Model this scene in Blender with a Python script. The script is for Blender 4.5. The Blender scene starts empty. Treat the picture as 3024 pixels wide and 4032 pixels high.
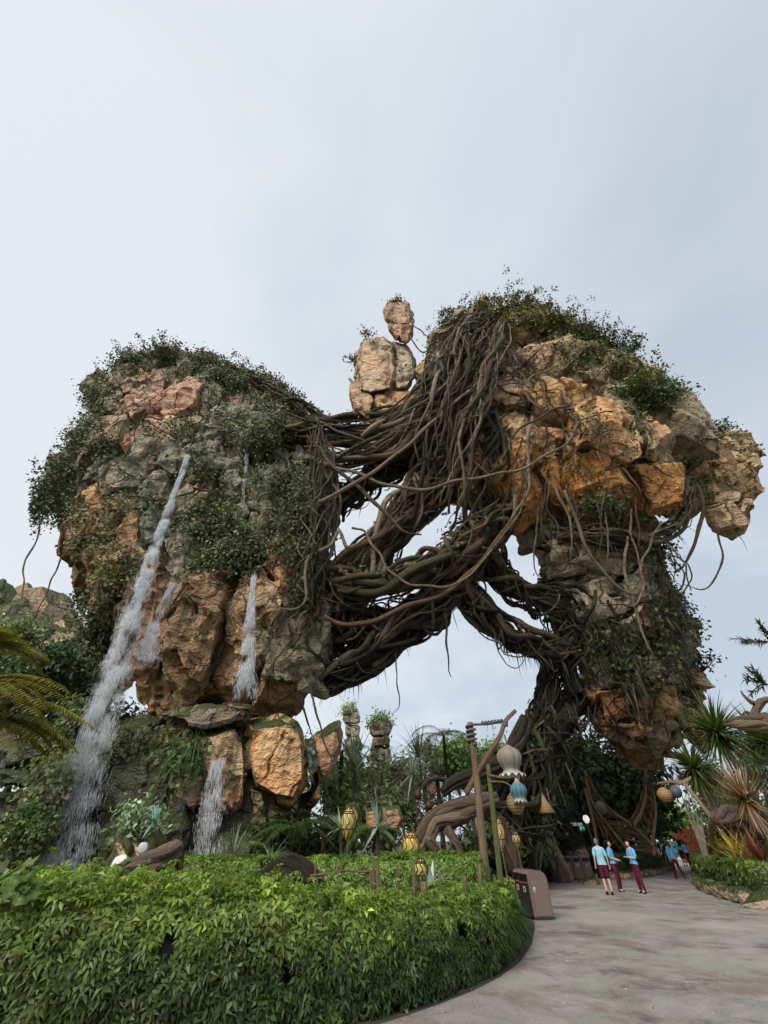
import bpy, bmesh, math, random, itertools
import numpy as np
from mathutils import Vector, Matrix, noise, Quaternion
from mathutils.bvhtree import BVHTree

random.seed(7)
RNG = np.random.default_rng(7)
sc = bpy.context.scene
COL = sc.collection
R = math.radians

# ------------------------------------------------------------ camera, sky, sun, exposure
W0 = 1659.0                       # picture width used for reading positions off the photograph
FPX = 1514 * W0 / 3024            # focal length in those pixels
TH = R(40.52)
CAMH = 1.7
cam_d = bpy.data.cameras.new('camera')
cam = bpy.data.objects.new('camera', cam_d); COL.objects.link(cam)
cam.location = (0, 0, CAMH)
cam.rotation_euler = (R(90) + TH, 0, 0)
cam_d.sensor_fit = 'VERTICAL'; cam_d.sensor_height = 36; cam_d.lens = 36 * 1514 / 4032
cam_d.clip_start = 0.1; cam_d.clip_end = 3000
sc.camera = cam
sc.render.resolution_x, sc.render.resolution_y = 768, 1024

SUN_EL, SUN_AZ = R(44), R(212)    # azimuth clockwise from +Y: behind and left of the camera
world = bpy.data.worlds.new('World'); sc.world = world; world.use_nodes = True
nt = world.node_tree; nt.nodes.clear()
def wn(t, **k):
    n = nt.nodes.new(t)
    for a, b in k.items(): setattr(n, a, b)
    return n
w_out = wn('ShaderNodeOutputWorld')
w_sky = wn('ShaderNodeTexSky', sky_type='NISHITA', sun_disc=False, sun_elevation=SUN_EL, sun_rotation=SUN_AZ)
w_b1 = wn('ShaderNodeBackground'); w_b1.inputs[1].default_value = 0.08
nt.links.new(w_sky.outputs[0], w_b1.inputs[0])
w_tc = wn('ShaderNodeTexCoord')
w_sep = wn('ShaderNodeSeparateXYZ'); nt.links.new(w_tc.outputs['Generated'], w_sep.inputs[0])
def wmath(op, a, b=None):
    n = wn('ShaderNodeMath', operation=op)
    for i, v in enumerate((a, b)):
        if v is None: continue
        if isinstance(v, (int, float)): n.inputs[i].default_value = v
        else: nt.links.new(v, n.inputs[i])
    return n.outputs[0]
zc = wmath('ADD', wmath('MAXIMUM', w_sep.outputs[2], 0.0), 0.16)
w_comb = wn('ShaderNodeCombineXYZ')
nt.links.new(wmath('DIVIDE', w_sep.outputs[0], zc), w_comb.inputs[0])
nt.links.new(wmath('DIVIDE', w_sep.outputs[1], zc), w_comb.inputs[1])
w_n = wn('ShaderNodeTexNoise'); w_n.inputs['Scale'].default_value = 0.75; w_n.inputs['Detail'].default_value = 5; w_n.inputs['Roughness'].default_value = 0.5; w_n.inputs['Distortion'].default_value = 0.6
nt.links.new(w_comb.outputs[0], w_n.inputs['Vector'])
w_n2 = wn('ShaderNodeTexNoise'); w_n2.inputs['Scale'].default_value = 2.2; w_n2.inputs['Distortion'].default_value = 0.5; w_n2.inputs['Detail'].default_value = 4; w_n2.inputs['Roughness'].default_value = 0.5
nt.links.new(w_comb.outputs[0], w_n2.inputs['Vector'])
w_f = wmath('ADD', wmath('MULTIPLY', w_n.outputs[0], 0.66), wmath('MULTIPLY', w_n2.outputs[0], 0.34))
# the cloud deck is thinner, and brighter, on the sun's side (left), as it is across the photograph
w_f = wmath('SUBTRACT', w_f, wmath('MULTIPLY', w_sep.outputs[0], 0.15))
w_f = wmath('ADD', w_f, wmath('MULTIPLY', w_sep.outputs[2], 0.14))
w_r = wn('ShaderNodeValToRGB')
e = w_r.color_ramp.elements
e[0].position = 0.40; e[0].color = (0.515, 0.58, 0.66, 1)
e[1].position = 0.68; e[1].color = (0.755, 0.80, 0.835, 1)
m = e.new(0.54); m.color = (0.635, 0.70, 0.77, 1)
nt.links.new(w_f, w_r.inputs[0])
w_b2 = wn('ShaderNodeBackground'); w_b2.inputs[1].default_value = 0.402
nt.links.new(w_r.outputs[0], w_b2.inputs[0])
w_mix = wn('ShaderNodeMixShader'); w_mix.inputs[0].default_value = 0.93
nt.links.new(w_b1.outputs[0], w_mix.inputs[1]); nt.links.new(w_b2.outputs[0], w_mix.inputs[2])
nt.links.new(w_mix.outputs[0], w_out.inputs[0])

sun_d = bpy.data.lights.new('sun', 'SUN'); sun_d.energy = 1.5; sun_d.angle = R(40); sun_d.color = (1.0, 0.95, 0.87)
sun = bpy.data.objects.new('sun', sun_d); COL.objects.link(sun)
sv = Vector((math.sin(SUN_AZ) * math.cos(SUN_EL), math.cos(SUN_AZ) * math.cos(SUN_EL), math.sin(SUN_EL)))
sun.rotation_euler = sv.to_track_quat('Z', 'Y').to_euler()
sun.location = sv * 100

vs = sc.view_settings
vs.view_transform = 'Standard'; vs.look = 'None'; vs.exposure = 1.42; vs.gamma = 1.0; vs.use_curve_mapping = False
sc.render.engine = 'CYCLES'
sc.cycles.use_denoising = True
sc.cycles.use_adaptive_sampling = True; sc.cycles.adaptive_threshold = 0.03
sc.cycles.max_bounces = 6; sc.cycles.diffuse_bounces = 3; sc.cycles.glossy_bounces = 2
sc.cycles.transmission_bounces = 3; sc.cycles.transparent_max_bounces = 12

# ------------------------------------------------------------ reading positions
CT, ST = math.cos(TH), math.sin(TH)
CAMV = Vector((0, 0, CAMH))
def ray(x, y):
    a = (x - 829.5) / FPX; b = -(y - 1106.0) / FPX
    return Vector((a, CT - b * ST, ST + b * CT))
def P(x, y, Y):                   # the point seen at (x, y) that stands Y metres ahead
    d = ray(x, y); return CAMV + d * (Y / d.y)
def G(x, y, z=0.0):               # the point seen at (x, y) at height z
    d = ray(x, y); return CAMV + d * ((z - CAMH) / d.z)
def Q(x, y, Y): return P(x / 1.8228, y / 1.8228, Y)
def GQ(x, y, z=0.0): return G(x / 1.8228, y / 1.8228, z)
def proj(p):
    v = p - CAMV; f = v.y * CT + v.z * ST
    return 829.5 + FPX * v.x / f, 1106.0 - FPX * (-v.y * ST + v.z * CT) / f

# ------------------------------------------------------------ object helpers
def tag(o, label=None, cat=None, group=None, kind=None):
    if label: o['label'] = label
    if cat: o['category'] = cat
    if group: o['group'] = group
    if kind: o['kind'] = kind
    return o
def empty(name, loc, label, cat, group=None):
    o = bpy.data.objects.new(name, None); COL.objects.link(o); o.location = loc
    o.empty_display_size = 0.2
    return tag(o, label, cat, group)
WLOC = {}
def wloc(o): return o.location + (wloc(o.parent) if o.parent else Vector())
def link(name, me, mat=None, parent=None, color=None):
    o = bpy.data.objects.new(name, me); COL.objects.link(o)
    if mat is not None:
        if len(me.materials) == 0: me.materials.append(mat)
    if parent is not None:
        o.parent = parent
        o.matrix_parent_inverse = Matrix.Translation(-wloc0(parent))
    if color is not None: o.color = (*color[:3], color[3] if len(color) > 3 else 1.0)
    return o
def wloc0(o):                     # world place of an un-rotated parent chain
    return (o.location.copy() if o.type == 'EMPTY' else Vector())
def np_mesh(name, V, faces, col=None, tuv=None, smooth=True):
    """V (n,3); faces: list of (m,k) index arrays"""
    me = bpy.data.meshes.new(name)
    V = np.asarray(V, dtype=np.float32)
    me.vertices.add(len(V)); me.vertices.foreach_set('co', V.ravel())
    faces = [np.asarray(f, dtype=np.int32) for f in faces if len(f)]
    nl = sum(f.size for f in faces); npol = sum(len(f) for f in faces)
    me.loops.add(nl); me.polygons.add(npol)
    me.loops.foreach_set('vertex_index', np.concatenate([f.ravel() for f in faces]))
    st = []; off = 0
    for f in faces:
        st.append(off + np.arange(len(f), dtype=np.int32) * f.shape[1]); off += f.size
    me.polygons.foreach_set('loop_start', np.concatenate(st))
    if col is not None:
        c = np.ones((len(V), 4), dtype=np.float32); c[:, :3] = col
        a = me.attributes.new('Col', 'FLOAT_COLOR', 'POINT'); a.data.foreach_set('color', c.ravel())
    if tuv is not None:
        a = me.attributes.new('tuv', 'FLOAT_VECTOR', 'POINT'); a.data.foreach_set('vector', np.asarray(tuv, dtype=np.float32).ravel())
    me.update(calc_edges=True)
    me.polygons.foreach_set('use_smooth', np.full(npol, smooth, dtype=bool))
    return me

class MB:                         # collects tubes, lathes, boxes; builds one mesh
    def __init__(s): s.v = []; s.q = []; s.t = []; s.c = []; s.u = []; s.n = 0
    def add(s, V, quads=(), tris=(), col=(1, 1, 1), tuv=None):
        V = np.asarray(V, dtype=float).reshape(-1, 3)
        s.v.append(V)
        if len(quads): s.q.append(np.asarray(quads, dtype=int).reshape(-1, 4) + s.n)
        if len(tris): s.t.append(np.asarray(tris, dtype=int).reshape(-1, 3) + s.n)
        c = np.asarray(col, dtype=float)
        s.c.append(np.broadcast_to(c, V.shape) if c.ndim == 1 else c)
        s.u.append(np.asarray(tuv) if tuv is not None else V * 1.0)
        s.n += len(V)
    def build(s, name, mat, parent=None, color=None, smooth=True):
        fs = []
        if s.q: fs.append(np.concatenate(s.q))
        if s.t: fs.append(np.concatenate(s.t))
        me = np_mesh(name, np.concatenate(s.v), fs, np.concatenate(s.c), np.concatenate(s.u), smooth)
        return link(name, me, mat, parent, color)
    # --- shapes
    def tube(s, pts, rad, sides=6, n=None, col=(1, 1, 1), lump=0.0, wob=0.0, cap=True, flat=1.0, twist=0.0):
        pts = np.array([tuple(p) for p in pts], dtype=float)
        rad = np.atleast_1d(np.array(rad, dtype=float))
        if len(rad) == 1: rad = np.repeat(rad, len(pts))
        if len(rad) != len(pts): rad = np.interp(np.linspace(0, 1, len(pts)), np.linspace(0, 1, len(rad)), rad)
        if n is None: n = max(2, 6 * (len(pts) - 1)) if len(pts) > 2 else 2
        pts, rad = catmull(pts, rad, n)
        if wob:
            ph = RNG.uniform(0, 100, 3); L = np.concatenate([[0], np.cumsum(np.linalg.norm(np.diff(pts, axis=0), axis=1))])
            w = np.stack([np.sin(L * 1.1 / (rad.mean() * 14) + ph[k]) + 0.6 * np.sin(L * 2.7 / (rad.mean() * 14) + ph[k] * 2) for k in range(3)], 1)
            env = np.minimum(1, np.minimum(np.arange(n), np.arange(n)[::-1]) / 3.0)[:, None]
            pts = pts + w * wob * env
        T = np.gradient(pts, axis=0); T /= np.linalg.norm(T, axis=1)[:, None] + 1e-9
        u = np.cross(T[0], [0.31, 0.17, 0.93]); u /= np.linalg.norm(u) + 1e-9
        ang = np.linspace(0, 2 * math.pi, sides, endpoint=False)
        V = np.zeros((n, sides, 3)); U = np.zeros((n, sides, 3))
        L = 0; ph = RNG.uniform(0, 50)
        for i in range(n):
            u = u - T[i] * u.dot(T[i]); u /= np.linalg.norm(u) + 1e-9
            w = np.cross(T[i], u)
            if i: L += np.linalg.norm(pts[i] - pts[i - 1])
            a2 = ang + twist * L
            r = rad[i] * (1 + lump * np.sin(ang * 2 + L * 1.3 / max(rad[i], .02) * .12 + ph) * 0.6 + lump * RNG.uniform(-.7, .7, sides))
            V[i] = pts[i] + r[:, None] * (np.cos(a2)[:, None] * u + np.sin(a2)[:, None] * w * flat)
            U[i] = np.stack([np.cos(ang), np.sin(ang), np.full(sides, L * 0.35 + ph)], 1)
        i0 = np.arange(n - 1)[:, None] * sides; j = np.arange(sides)[None]; j2 = (j + 1) % sides
        q = np.stack([i0 + j, i0 + j2, i0 + sides + j2, i0 + sides + j], -1).reshape(-1, 4)
        tr = []
        VV = V.reshape(-1, 3); UU = U.reshape(-1, 3)
        if cap:
            VV = np.concatenate([VV, pts[:1], pts[-1:]]); UU = np.concatenate([UU, UU[:1], UU[-1:]])
            a, b = n * sides, n * sides + 1
            for k in range(sides):
                tr.append((a, (k + 1) % sides, k)); tr.append((b, (n - 1) * sides + k, (n - 1) * sides + (k + 1) % sides))
        s.add(VV, q, tr, col, UU)
        return pts
    def lathe(s, prof, origin, sides=16, ribs=0, ribamp=0.0, axis=None, col=(1, 1, 1), colf=None):
        """prof: list of (r, z)"""
        M = Matrix.Identity(3) if axis is None else Vector((0, 0, 1)).rotation_difference(Vector(axis)).to_matrix()
        M = np.array(M); o = np.array(tuple(origin))
        ang = np.linspace(0, 2 * math.pi, sides, endpoint=False)
        V = []; C = []
        for k, (r, z) in enumerate(prof):
            rr = r * (1 - ribamp * (0.5 - 0.5 * np.cos(ang * ribs))) if ribs else np.full(sides, r)
            p = np.stack([rr * np.cos(ang), rr * np.sin(ang), np.full(sides, z)], 1)
            V.append(p @ M.T + o)
            cc = np.array(colf(k / (len(prof) - 1), ang)) if colf else np.broadcast_to(np.array(col, dtype=float), (sides, 3))
            C.append(cc)
        n = len(prof); i0 = np.arange(n - 1)[:, None] * sides; j = np.arange(sides)[None]; j2 = (j + 1) % sides
        q = np.stack([i0 + j, i0 + j2, i0 + sides + j2, i0 + sides + j], -1).reshape(-1, 4)
        s.add(np.concatenate(V), q, (), np.concatenate(C))
    def box(s, c, size, rz=0.0, col=(1, 1, 1), M=None, bev=0.0):
        hx, hy, hz = [d / 2 for d in size]
        if bev:
            b = min(bev, hx * .9, hy * .9, hz * .9)
            loops = []
            for zz, ins in ((-hz, b), (-hz + b, 0), (hz - b, 0), (hz, b)):
                x, y = hx - ins, hy - ins; bb = b * .7
                loops.append([(-x + bb, -y, zz), (x - bb, -y, zz), (x, -y + bb, zz), (x, y - bb, zz), (x - bb, y, zz), (-x + bb, y, zz), (-x, y - bb, zz), (-x, -y + bb, zz)])
            V = np.array(loops).reshape(-1, 3)
            q = [(i * 8 + j, i * 8 + (j + 1) % 8, (i + 1) * 8 + (j + 1) % 8, (i + 1) * 8 + j) for i in range(3) for j in range(8)]
            q += [(0, 3, 2, 1), (0, 5, 4, 3), (0, 7, 6, 5), (24, 25, 26, 27), (24, 27, 28, 29), (24, 29, 30, 31)]
        else:
            V = np.array([(x, y, z) for z in (-hz, hz) for y in (-hy, hy) for x in (-hx, hx)])
            q = [(0, 2, 3, 1), (4, 5, 7, 6), (0, 1, 5, 4), (2, 6, 7, 3), (0, 4, 6, 2), (1, 3, 7, 5)]
        if M is None: M = np.array(Matrix.Rotation(rz, 3, 'Z'))
        s.add(V @ np.array(M).T + np.array(tuple(c)), q, (), col)

def catmull(p, r, n):
    m = len(p)
    if m == 2:
        t = np.linspace(0, 1, n)[:, None]; return p[0] * (1 - t) + p[1] * t, r[0] * (1 - t[:, 0]) + r[1] * t[:, 0]
    d = np.concatenate([[0], np.cumsum(np.linalg.norm(np.diff(p, axis=0), axis=1))]); t = np.linspace(0, d[-1], n)
    pp = np.concatenate([[2 * p[0] - p[1]], p, [2 * p[-1] - p[-2]]])
    out = np.zeros((n, 3))
    for k, tt in enumerate(t):
        i = min(max(np.searchsorted(d, tt) - 1, 0), m - 2); f = (tt - d[i]) / (d[i + 1] - d[i] + 1e-9)
        a, b, c, e_ = pp[i], pp[i + 1], pp[i + 2], pp[i + 3]
        out[k] = 0.5 * (2 * b + (c - a) * f + (2 * a - 5 * b + 4 * c - e_) * f * f + (3 * b - a - 3 * c + e_) * f ** 3)
    return out, np.interp(t, d, r)

def unit(v): return v / (np.linalg.norm(v, axis=-1, keepdims=True) + 1e-9)
def leaf_arrays(pos, nrm, L, asp=0.5, col=(.06, .1, .03), var=0.35, spread=1.0, droop=0.25, axis=None, fold=0.15):
    """pointed leaves, six triangles... two quads each; returns V, quads, cols"""
    n = len(pos); pos = np.asarray(pos); nrm = unit(np.asarray(nrm))
    L = np.broadcast_to(np.asarray(L, dtype=float), (n,)) * RNG.uniform(.7, 1.3, n)
    nn = unit(nrm + RNG.normal(0, .55 * spread, (n, 3)))
    if axis is None:
        a = RNG.normal(0, 1, (n, 3)); a[:, 2] -= droop * 2
    else: a = np.asarray(axis) + RNG.normal(0, .15 * spread, (n, 3))
    a = unit(a - nn * np.sum(a * nn, 1, keepdims=True))
    b = np.cross(nn, a)
    W = L * asp * 0.5
    P0 = pos; P2 = pos + a * L[:, None] - nn * (L * droop * .5)[:, None]
    mid = pos + a * (L * .45)[:, None] + nn * (L * .06)[:, None]
    P1 = mid + b * W[:, None] - nn * (W * fold * 2)[:, None]; P3 = mid - b * W[:, None] - nn * (W * fold * 2)[:, None]
    V = np.stack([P0, P1, P2, P3, mid], 1).reshape(-1, 3)
    base = np.arange(n)[:, None] * 5
    t = np.concatenate([base + np.array([0, 4, 1]), base + np.array([1, 4, 2]), base + np.array([0, 3, 4]), base + np.array([3, 2, 4])]) if fold else None
    q = np.concatenate([base + np.array([0, 1, 2, 4]), base + np.array([0, 4, 2, 3])])
    c = np.asarray(col, dtype=float)
    if c.ndim == 1: c = np.broadcast_to(c, (n, 3))
    c = c * np.exp(RNG.normal(0, var, (n, 1))) * (1 + RNG.normal(0, var * .25, (n, 3)))
    return V, q, np.repeat(np.clip(c, .004, .9), 5, 0)
def add_leaves(mb, pos, nrm, L, **k):
    if len(pos) == 0: return
    V, q, c = leaf_arrays(pos, nrm, L, **k)
    mb.add(V, q, (), c, V * 1.0)
def add_blades(mb, base, dirs, L, width, droop=.3, seg=4, col=(.08, .14, .04), var=.25, up=None, tipcol=None, curl=None):
    """long narrow arching blades; base (n,3), dirs (n,3)"""
    n = len(base); base = np.asarray(base, float); d = unit(np.asarray(dirs, float))
    L = np.broadcast_to(np.asarray(L, float), (n,)) * RNG.uniform(.8, 1.15, n); width = np.broadcast_to(np.asarray(width, float), (n,))
    side = unit(np.cross(d, np.array([0, 0, 1.0]) + RNG.normal(0, .05, (n, 3))))
    V = np.zeros((n, seg + 1, 2, 3)); C = np.zeros((n, seg + 1, 2, 3))
    c = np.asarray(col, float); c = np.broadcast_to(c, (n, 3)) * np.exp(RNG.normal(0, var, (n, 1))) * (1 + RNG.normal(0, var * .3, (n, 3)))
    tc = c if tipcol is None else np.broadcast_to(np.asarray(tipcol, float), (n, 3)) * np.exp(RNG.normal(0, var, (n, 1)))
    pnt = base.copy(); dd = d.copy()
    for k in range(seg + 1):
        f = k / seg
        w = width * (0.55 + .45 * math.sin(math.pi * min(1, f * 1.3 + .15))) * (1 - f ** 3) + width * .04
        V[:, k, 0] = pnt + side * w[:, None] * .5; V[:, k, 1] = pnt - side * w[:, None] * .5
        C[:, k] = (c * (1 - f) + tc * f)[:, None]
        pnt = pnt + dd * (L / seg)[:, None]
        dd = dd + np.array([0, 0, -1.0]) * (droop * 1.6 / seg)
        if curl is not None: dd = dd + curl * (1.0 / seg)
        dd = unit(dd)
    idx = np.arange(n)[:, None, None] * (seg + 1) * 2 + np.arange(seg)[None, :, None] * 2
    q = np.concatenate([idx + 0, idx + 1, idx + 3, idx + 2], -1).reshape(-1, 4)
    mb.add(V.reshape(-1, 3), q, (), np.clip(C.reshape(-1, 3), .004, .9), V.reshape(-1, 3))
def rand_dirs(n, up=0.0):
    v = RNG.normal(0, 1, (n, 3)); v[:, 2] += up; return unit(v)
# ------------------------------------------------------------ materials
class NT:
    def __init__(s, name):
        s.m = bpy.data.materials.new(name); s.m.use_nodes = True; s.t = s.m.node_tree
        s.b = s.t.nodes['Principled BSDF']; s.out = s.t.nodes['Material Output']
    def n(s, t, ins=None, **k):
        nd = s.t.nodes.new(t)
        for a, v in k.items(): setattr(nd, a, v)
        for a, v in (ins or {}).items(): s.set(nd.inputs[a], v)
        return nd
    def set(s, sock, v):
        if isinstance(v, bpy.types.NodeSocket): s.t.links.new(v, sock)
        elif isinstance(v, (tuple, list)) and len(v) == 3 and sock.type == 'RGBA': sock.default_value = (*v, 1)
        else: sock.default_value = v
    def math(s, op, a, b=0.0, c=None, clamp=False):
        nd = s.n('ShaderNodeMath', operation=op, use_clamp=clamp); s.set(nd.inputs[0], a); s.set(nd.inputs[1], b)
        if c is not None: s.set(nd.inputs[2], c)
        return nd.outputs[0]
    def mix(s, f, a, b, mode='MIX'):
        nd = s.n('ShaderNodeMix', data_type='RGBA', blend_type=mode)
        s.set(nd.inputs[0], f); s.set(nd.inputs[6], a); s.set(nd.inputs[7], b); return nd.outputs[2]
    def noise(s, vec, scale, detail=5, rough=.55, dist=0.0):
        nd = s.n('ShaderNodeTexNoise', {'Scale': scale, 'Detail': detail, 'Roughness': rough, 'Distortion': dist})
        if vec is not None: s.set(nd.inputs['Vector'], vec)
        return nd.outputs[0]
    def ramp(s, f, lo, hi, a=0.0, b=1.0):
        nd = s.n('ShaderNodeMapRange', {'From Min': lo, 'From Max': hi, 'To Min': a, 'To Max': b}); s.set(nd.inputs[0], f); return nd.outputs[0]
    def scale(s, vec, v):
        nd = s.n('ShaderNodeVectorMath', operation='MULTIPLY'); s.set(nd.inputs[0], vec); nd.inputs[1].default_value = v; return nd.outputs[0]
    def pos(s): return s.n('ShaderNodeNewGeometry').outputs['Position']
    def attr(s, name): return s.n('ShaderNodeAttribute', attribute_name=name)
    def bump(s, h, strength=.5, dist=.1):
        nd = s.n('ShaderNodeBump', {'Strength': strength, 'Distance': dist, 'Height': h}); s.set(s.b.inputs['Normal'], nd.outputs[0]); return nd

def rock_material():
    k = NT('rock'); g = k.n('ShaderNodeNewGeometry'); p = g.outputs['Position']
    oi = k.n('ShaderNodeObjectInfo'); oc = oi.outputs['Color']; al = oi.outputs['Alpha']
    warp = k.n('ShaderNodeTexNoise', {'Scale': .7, 'Detail': 3}); k.set(warp.inputs['Vector'], p)
    pw = k.n('ShaderNodeVectorMath', operation='MULTIPLY_ADD'); k.set(pw.inputs[0], warp.outputs[1]); pw.inputs[1].default_value = (1.6, 1.6, 1.6); k.set(pw.inputs[2], p)
    pwo = pw.outputs[0]
    n1 = k.noise(p, .33, 4, .62); n2 = k.noise(p, 1.7, 5, .65); n3 = k.noise(p, 9.0, 2, .6)
    strata = k.noise(k.scale(pwo, (.35, .35, 2.6)), .9, 3, .6)
    streak = k.noise(k.scale(p, (1.3, 1.3, .10)), 1.1, 3, .6)
    col = k.mix(k.ramp(n2, .3, .72), k.mix(1.0, oc, (.80, .78, .75), 'MULTIPLY'), k.mix(1.0, oc, (1.50, 1.46, 1.38), 'MULTIPLY'))
    col = k.mix(k.ramp(n1, .50, .70, 0, .75), col, k.mix(1.0, col, (1.2, .84, .62), 'MULTIPLY'))
    col = k.mix(k.ramp(n1, .46, .28, 0, .6), col, k.mix(1.0, col, (.80, .86, .86), 'MULTIPLY'))
    wet = k.math('SUBTRACT', 1.0, al)
    gst = k.math('MULTIPLY', k.ramp(streak, .50, .62), wet)
    col = k.mix(k.math('MULTIPLY', gst, .85), col, (.10, .125, .085))                     # algae runs on the wet blocks
    st2 = k.noise(k.scale(p, (2.1, 2.1, .12)), .9, 3, .6)
    col = k.mix(k.math('MULTIPLY', k.ramp(st2, .60, .68), k.math('MULTIPLY', wet, .7)), col, (.12, .24, .20))   # copper-green runs
    col = k.mix(k.math('MULTIPLY', k.ramp(st2, .40, .32), .55), col, k.mix(1.0, col, (1.15, .62, .38), 'MULTIPLY'))   # rust runs
    dst = k.math('MULTIPLY', k.ramp(streak, .47, .36), .75)
    col = k.mix(dst, col, k.mix(1.0, col, (.36, .34, .33), 'MULTIPLY'))
    col = k.mix(k.ramp(strata, .56, .74, 0, .5), col, k.mix(1.0, col, (.62, .55, .5), 'MULTIPLY'))
    vo = k.n('ShaderNodeTexVoronoi', {'Scale': .42}, feature='DISTANCE_TO_EDGE'); k.set(vo.inputs['Vector'], k.scale(pwo, (1, 1, .75)))
    crk = k.ramp(vo.outputs['Distance'], .003, .024)
    crk = k.math('MAXIMUM', crk, k.ramp(k.noise(p, .6, 2), .46, .54))
    col = k.mix(k.math('SUBTRACT', 1.0, crk), col, k.mix(1.0, col, (.42, .37, .34), 'MULTIPLY'))
    lich = k.ramp(k.noise(p, 2.3, 3, .7), .63, .70, 0, .45)
    col = k.mix(lich, col, (.36, .35, .27))
    nz = k.n('ShaderNodeSeparateXYZ', {0: g.outputs['Normal']}).outputs[2]
    moss = k.ramp(k.math('ADD', nz, k.math('MULTIPLY', k.math('SUBTRACT', n2, .5), 1.5)), .28, .62)
    mcol = k.mix(k.ramp(n3, .3, .7), (.022, .034, .012), (.07, .085, .025))
    col = k.mix(moss, col, mcol)
    k.set(k.b.inputs['Base Color'], col); k.b.inputs['Roughness'].default_value = .86
    k.b.inputs['Specular IOR Level'].default_value = .25
    h = k.math('ADD', k.math('MULTIPLY', n2, .9), k.math('MULTIPLY', n3, .22))
    h = k.math('ADD', h, k.math('MULTIPLY', strata, .9)); h = k.math('ADD', h, k.math('MULTIPLY', crk, .45))
    k.bump(h, 1.0, .5)
    return k.m
def bark_material(name='bark', amt=1.0, dark=.26):
    k = NT(name); oc = k.n('ShaderNodeObjectInfo').outputs['Color']; t = k.attr('tuv').outputs['Vector']; ca = k.attr('Col').outputs['Color']; p = k.pos()
    f = k.noise(k.scale(t, (2.6, 2.6, 1.3)), 1.6, 5, .7); f2 = k.noise(p, 2.2, 5, .6); f3 = k.noise(k.scale(t, (1.2, 1.2, .35)), 1.1, 3)
    c = k.mix(1.0, oc, ca, 'MULTIPLY')
    c = k.mix(k.ramp(f, .3, .7), k.mix(1.0, c, (dark, dark * .95, dark * .9), 'MULTIPLY'), k.mix(1.0, c, (1.3, 1.27, 1.2), 'MULTIPLY'))
    c = k.mix(k.ramp(f3, .55, .7, 0, .6), c, k.mix(1.0, c, (1.35, .8, .6), 'MULTIPLY'))
    nz = k.n('ShaderNodeSeparateXYZ', {0: k.n('ShaderNodeNewGeometry').outputs['Normal']}).outputs[2]
    moss = k.math('MULTIPLY', k.ramp(k.math('ADD', f2, k.math('MULTIPLY', nz, .12)), .52, .64), .75 * amt)
    c = k.mix(moss, c, (.055, .065, .022))
    k.set(k.b.inputs['Base Color'], c); k.b.inputs['Roughness'].default_value = .85; k.b.inputs['Specular IOR Level'].default_value = .2
    k.bump(f, 1.0, .14); return k.m
def leaf_material(name='leaf', rough=.5, trans=.25):
    k = NT(name); c = k.attr('Col').outputs['Color']
    k.set(k.b.inputs['Base Color'], c); k.b.inputs['Roughness'].default_value = rough; k.b.inputs['Specular IOR Level'].default_value = .35
    tr = k.n('ShaderNodeBsdfTranslucent'); k.set(tr.inputs[0], k.mix(1.0, c, (1.25, 1.35, .7), 'MULTIPLY'))
    mx = k.n('ShaderNodeMixShader'); mx.inputs[0].default_value = trans
    k.t.links.new(k.b.outputs[0], mx.inputs[1]); k.t.links.new(tr.outputs[0], mx.inputs[2]); k.t.links.new(mx.outputs[0], k.out.inputs[0])
    return k.m
def plain_material(name, rough=.6, spec=.3, grain=.12, scale=14.0, metal=0.0):
    k = NT(name); oc = k.n('ShaderNodeObjectInfo').outputs['Color']; ca = k.attr('Col').outputs['Color']; p = k.pos()
    f = k.noise(p, scale, 5, .6); f2 = k.noise(p, scale * .17, 3)
    c = k.mix(1.0, oc, ca, 'MULTIPLY')
    c = k.mix(k.ramp(f, .3, .7), k.mix(1.0, c, (1 - grain,) * 3, 'MULTIPLY'), k.mix(1.0, c, (1 + grain,) * 3, 'MULTIPLY'))
    c = k.mix(k.ramp(f2, .45, .65, 0, grain * 2), c, k.mix(1.0, c, (.6, .55, .5), 'MULTIPLY'))
    k.set(k.b.inputs['Base Color'], c); k.b.inputs['Roughness'].default_value = rough; k.b.inputs['Specular IOR Level'].default_value = spec; k.b.inputs['Metallic'].default_value = metal
    k.bump(f, .25, .01); return k.m
def pavement_material():
    k = NT('pavement'); p = k.pos()
    big = k.noise(p, .20, 4, .6, .6); mid = k.noise(p, 1.3, 5, .66, .5); fine = k.noise(p, 38.0, 3, .75); hue = k.noise(p, .45, 4, .6, .4); gr = k.noise(p, 130.0, 2)
    c = k.mix(k.ramp(mid, .34, .66), (.20, .185, .168), (.31, .288, .262))
    c = k.mix(k.ramp(hue, .50, .60, 0, .55), c, (.235, .245, .185))
    hue2 = k.noise(p, .5, 8, .72, .3)
    c = k.mix(k.ramp(hue2, .49, .60, 0, .8), c, (.18, .122, .104))
    drk = k.noise(p, .8, 8, .74, .4)
    c = k.mix(k.ramp(drk, .54, .62, 0, .8), c, (.105, .088, .08))
    c = k.mix(k.ramp(big, .54, .64, 0, .65), c, (.36, .335, .295))
    c = k.mix(k.ramp(fine, .35, .65, 0, .55), c, k.mix(1.0, c, (.45, .45, .45), 'MULTIPLY'))
    c = k.mix(k.ramp(gr, .56, .68, 0, .8), c, k.mix(1.0, c, (1.7, 1.66, 1.55), 'MULTIPLY'))
    k.set(k.b.inputs['Base Color'], c); k.set(k.b.inputs['Roughness'], k.ramp(drk, .4, .65, .85, .6))
    k.bump(k.math('ADD', fine, k.math('MULTIPLY', mid, 1.2)), .6, .02); return k.m
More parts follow.
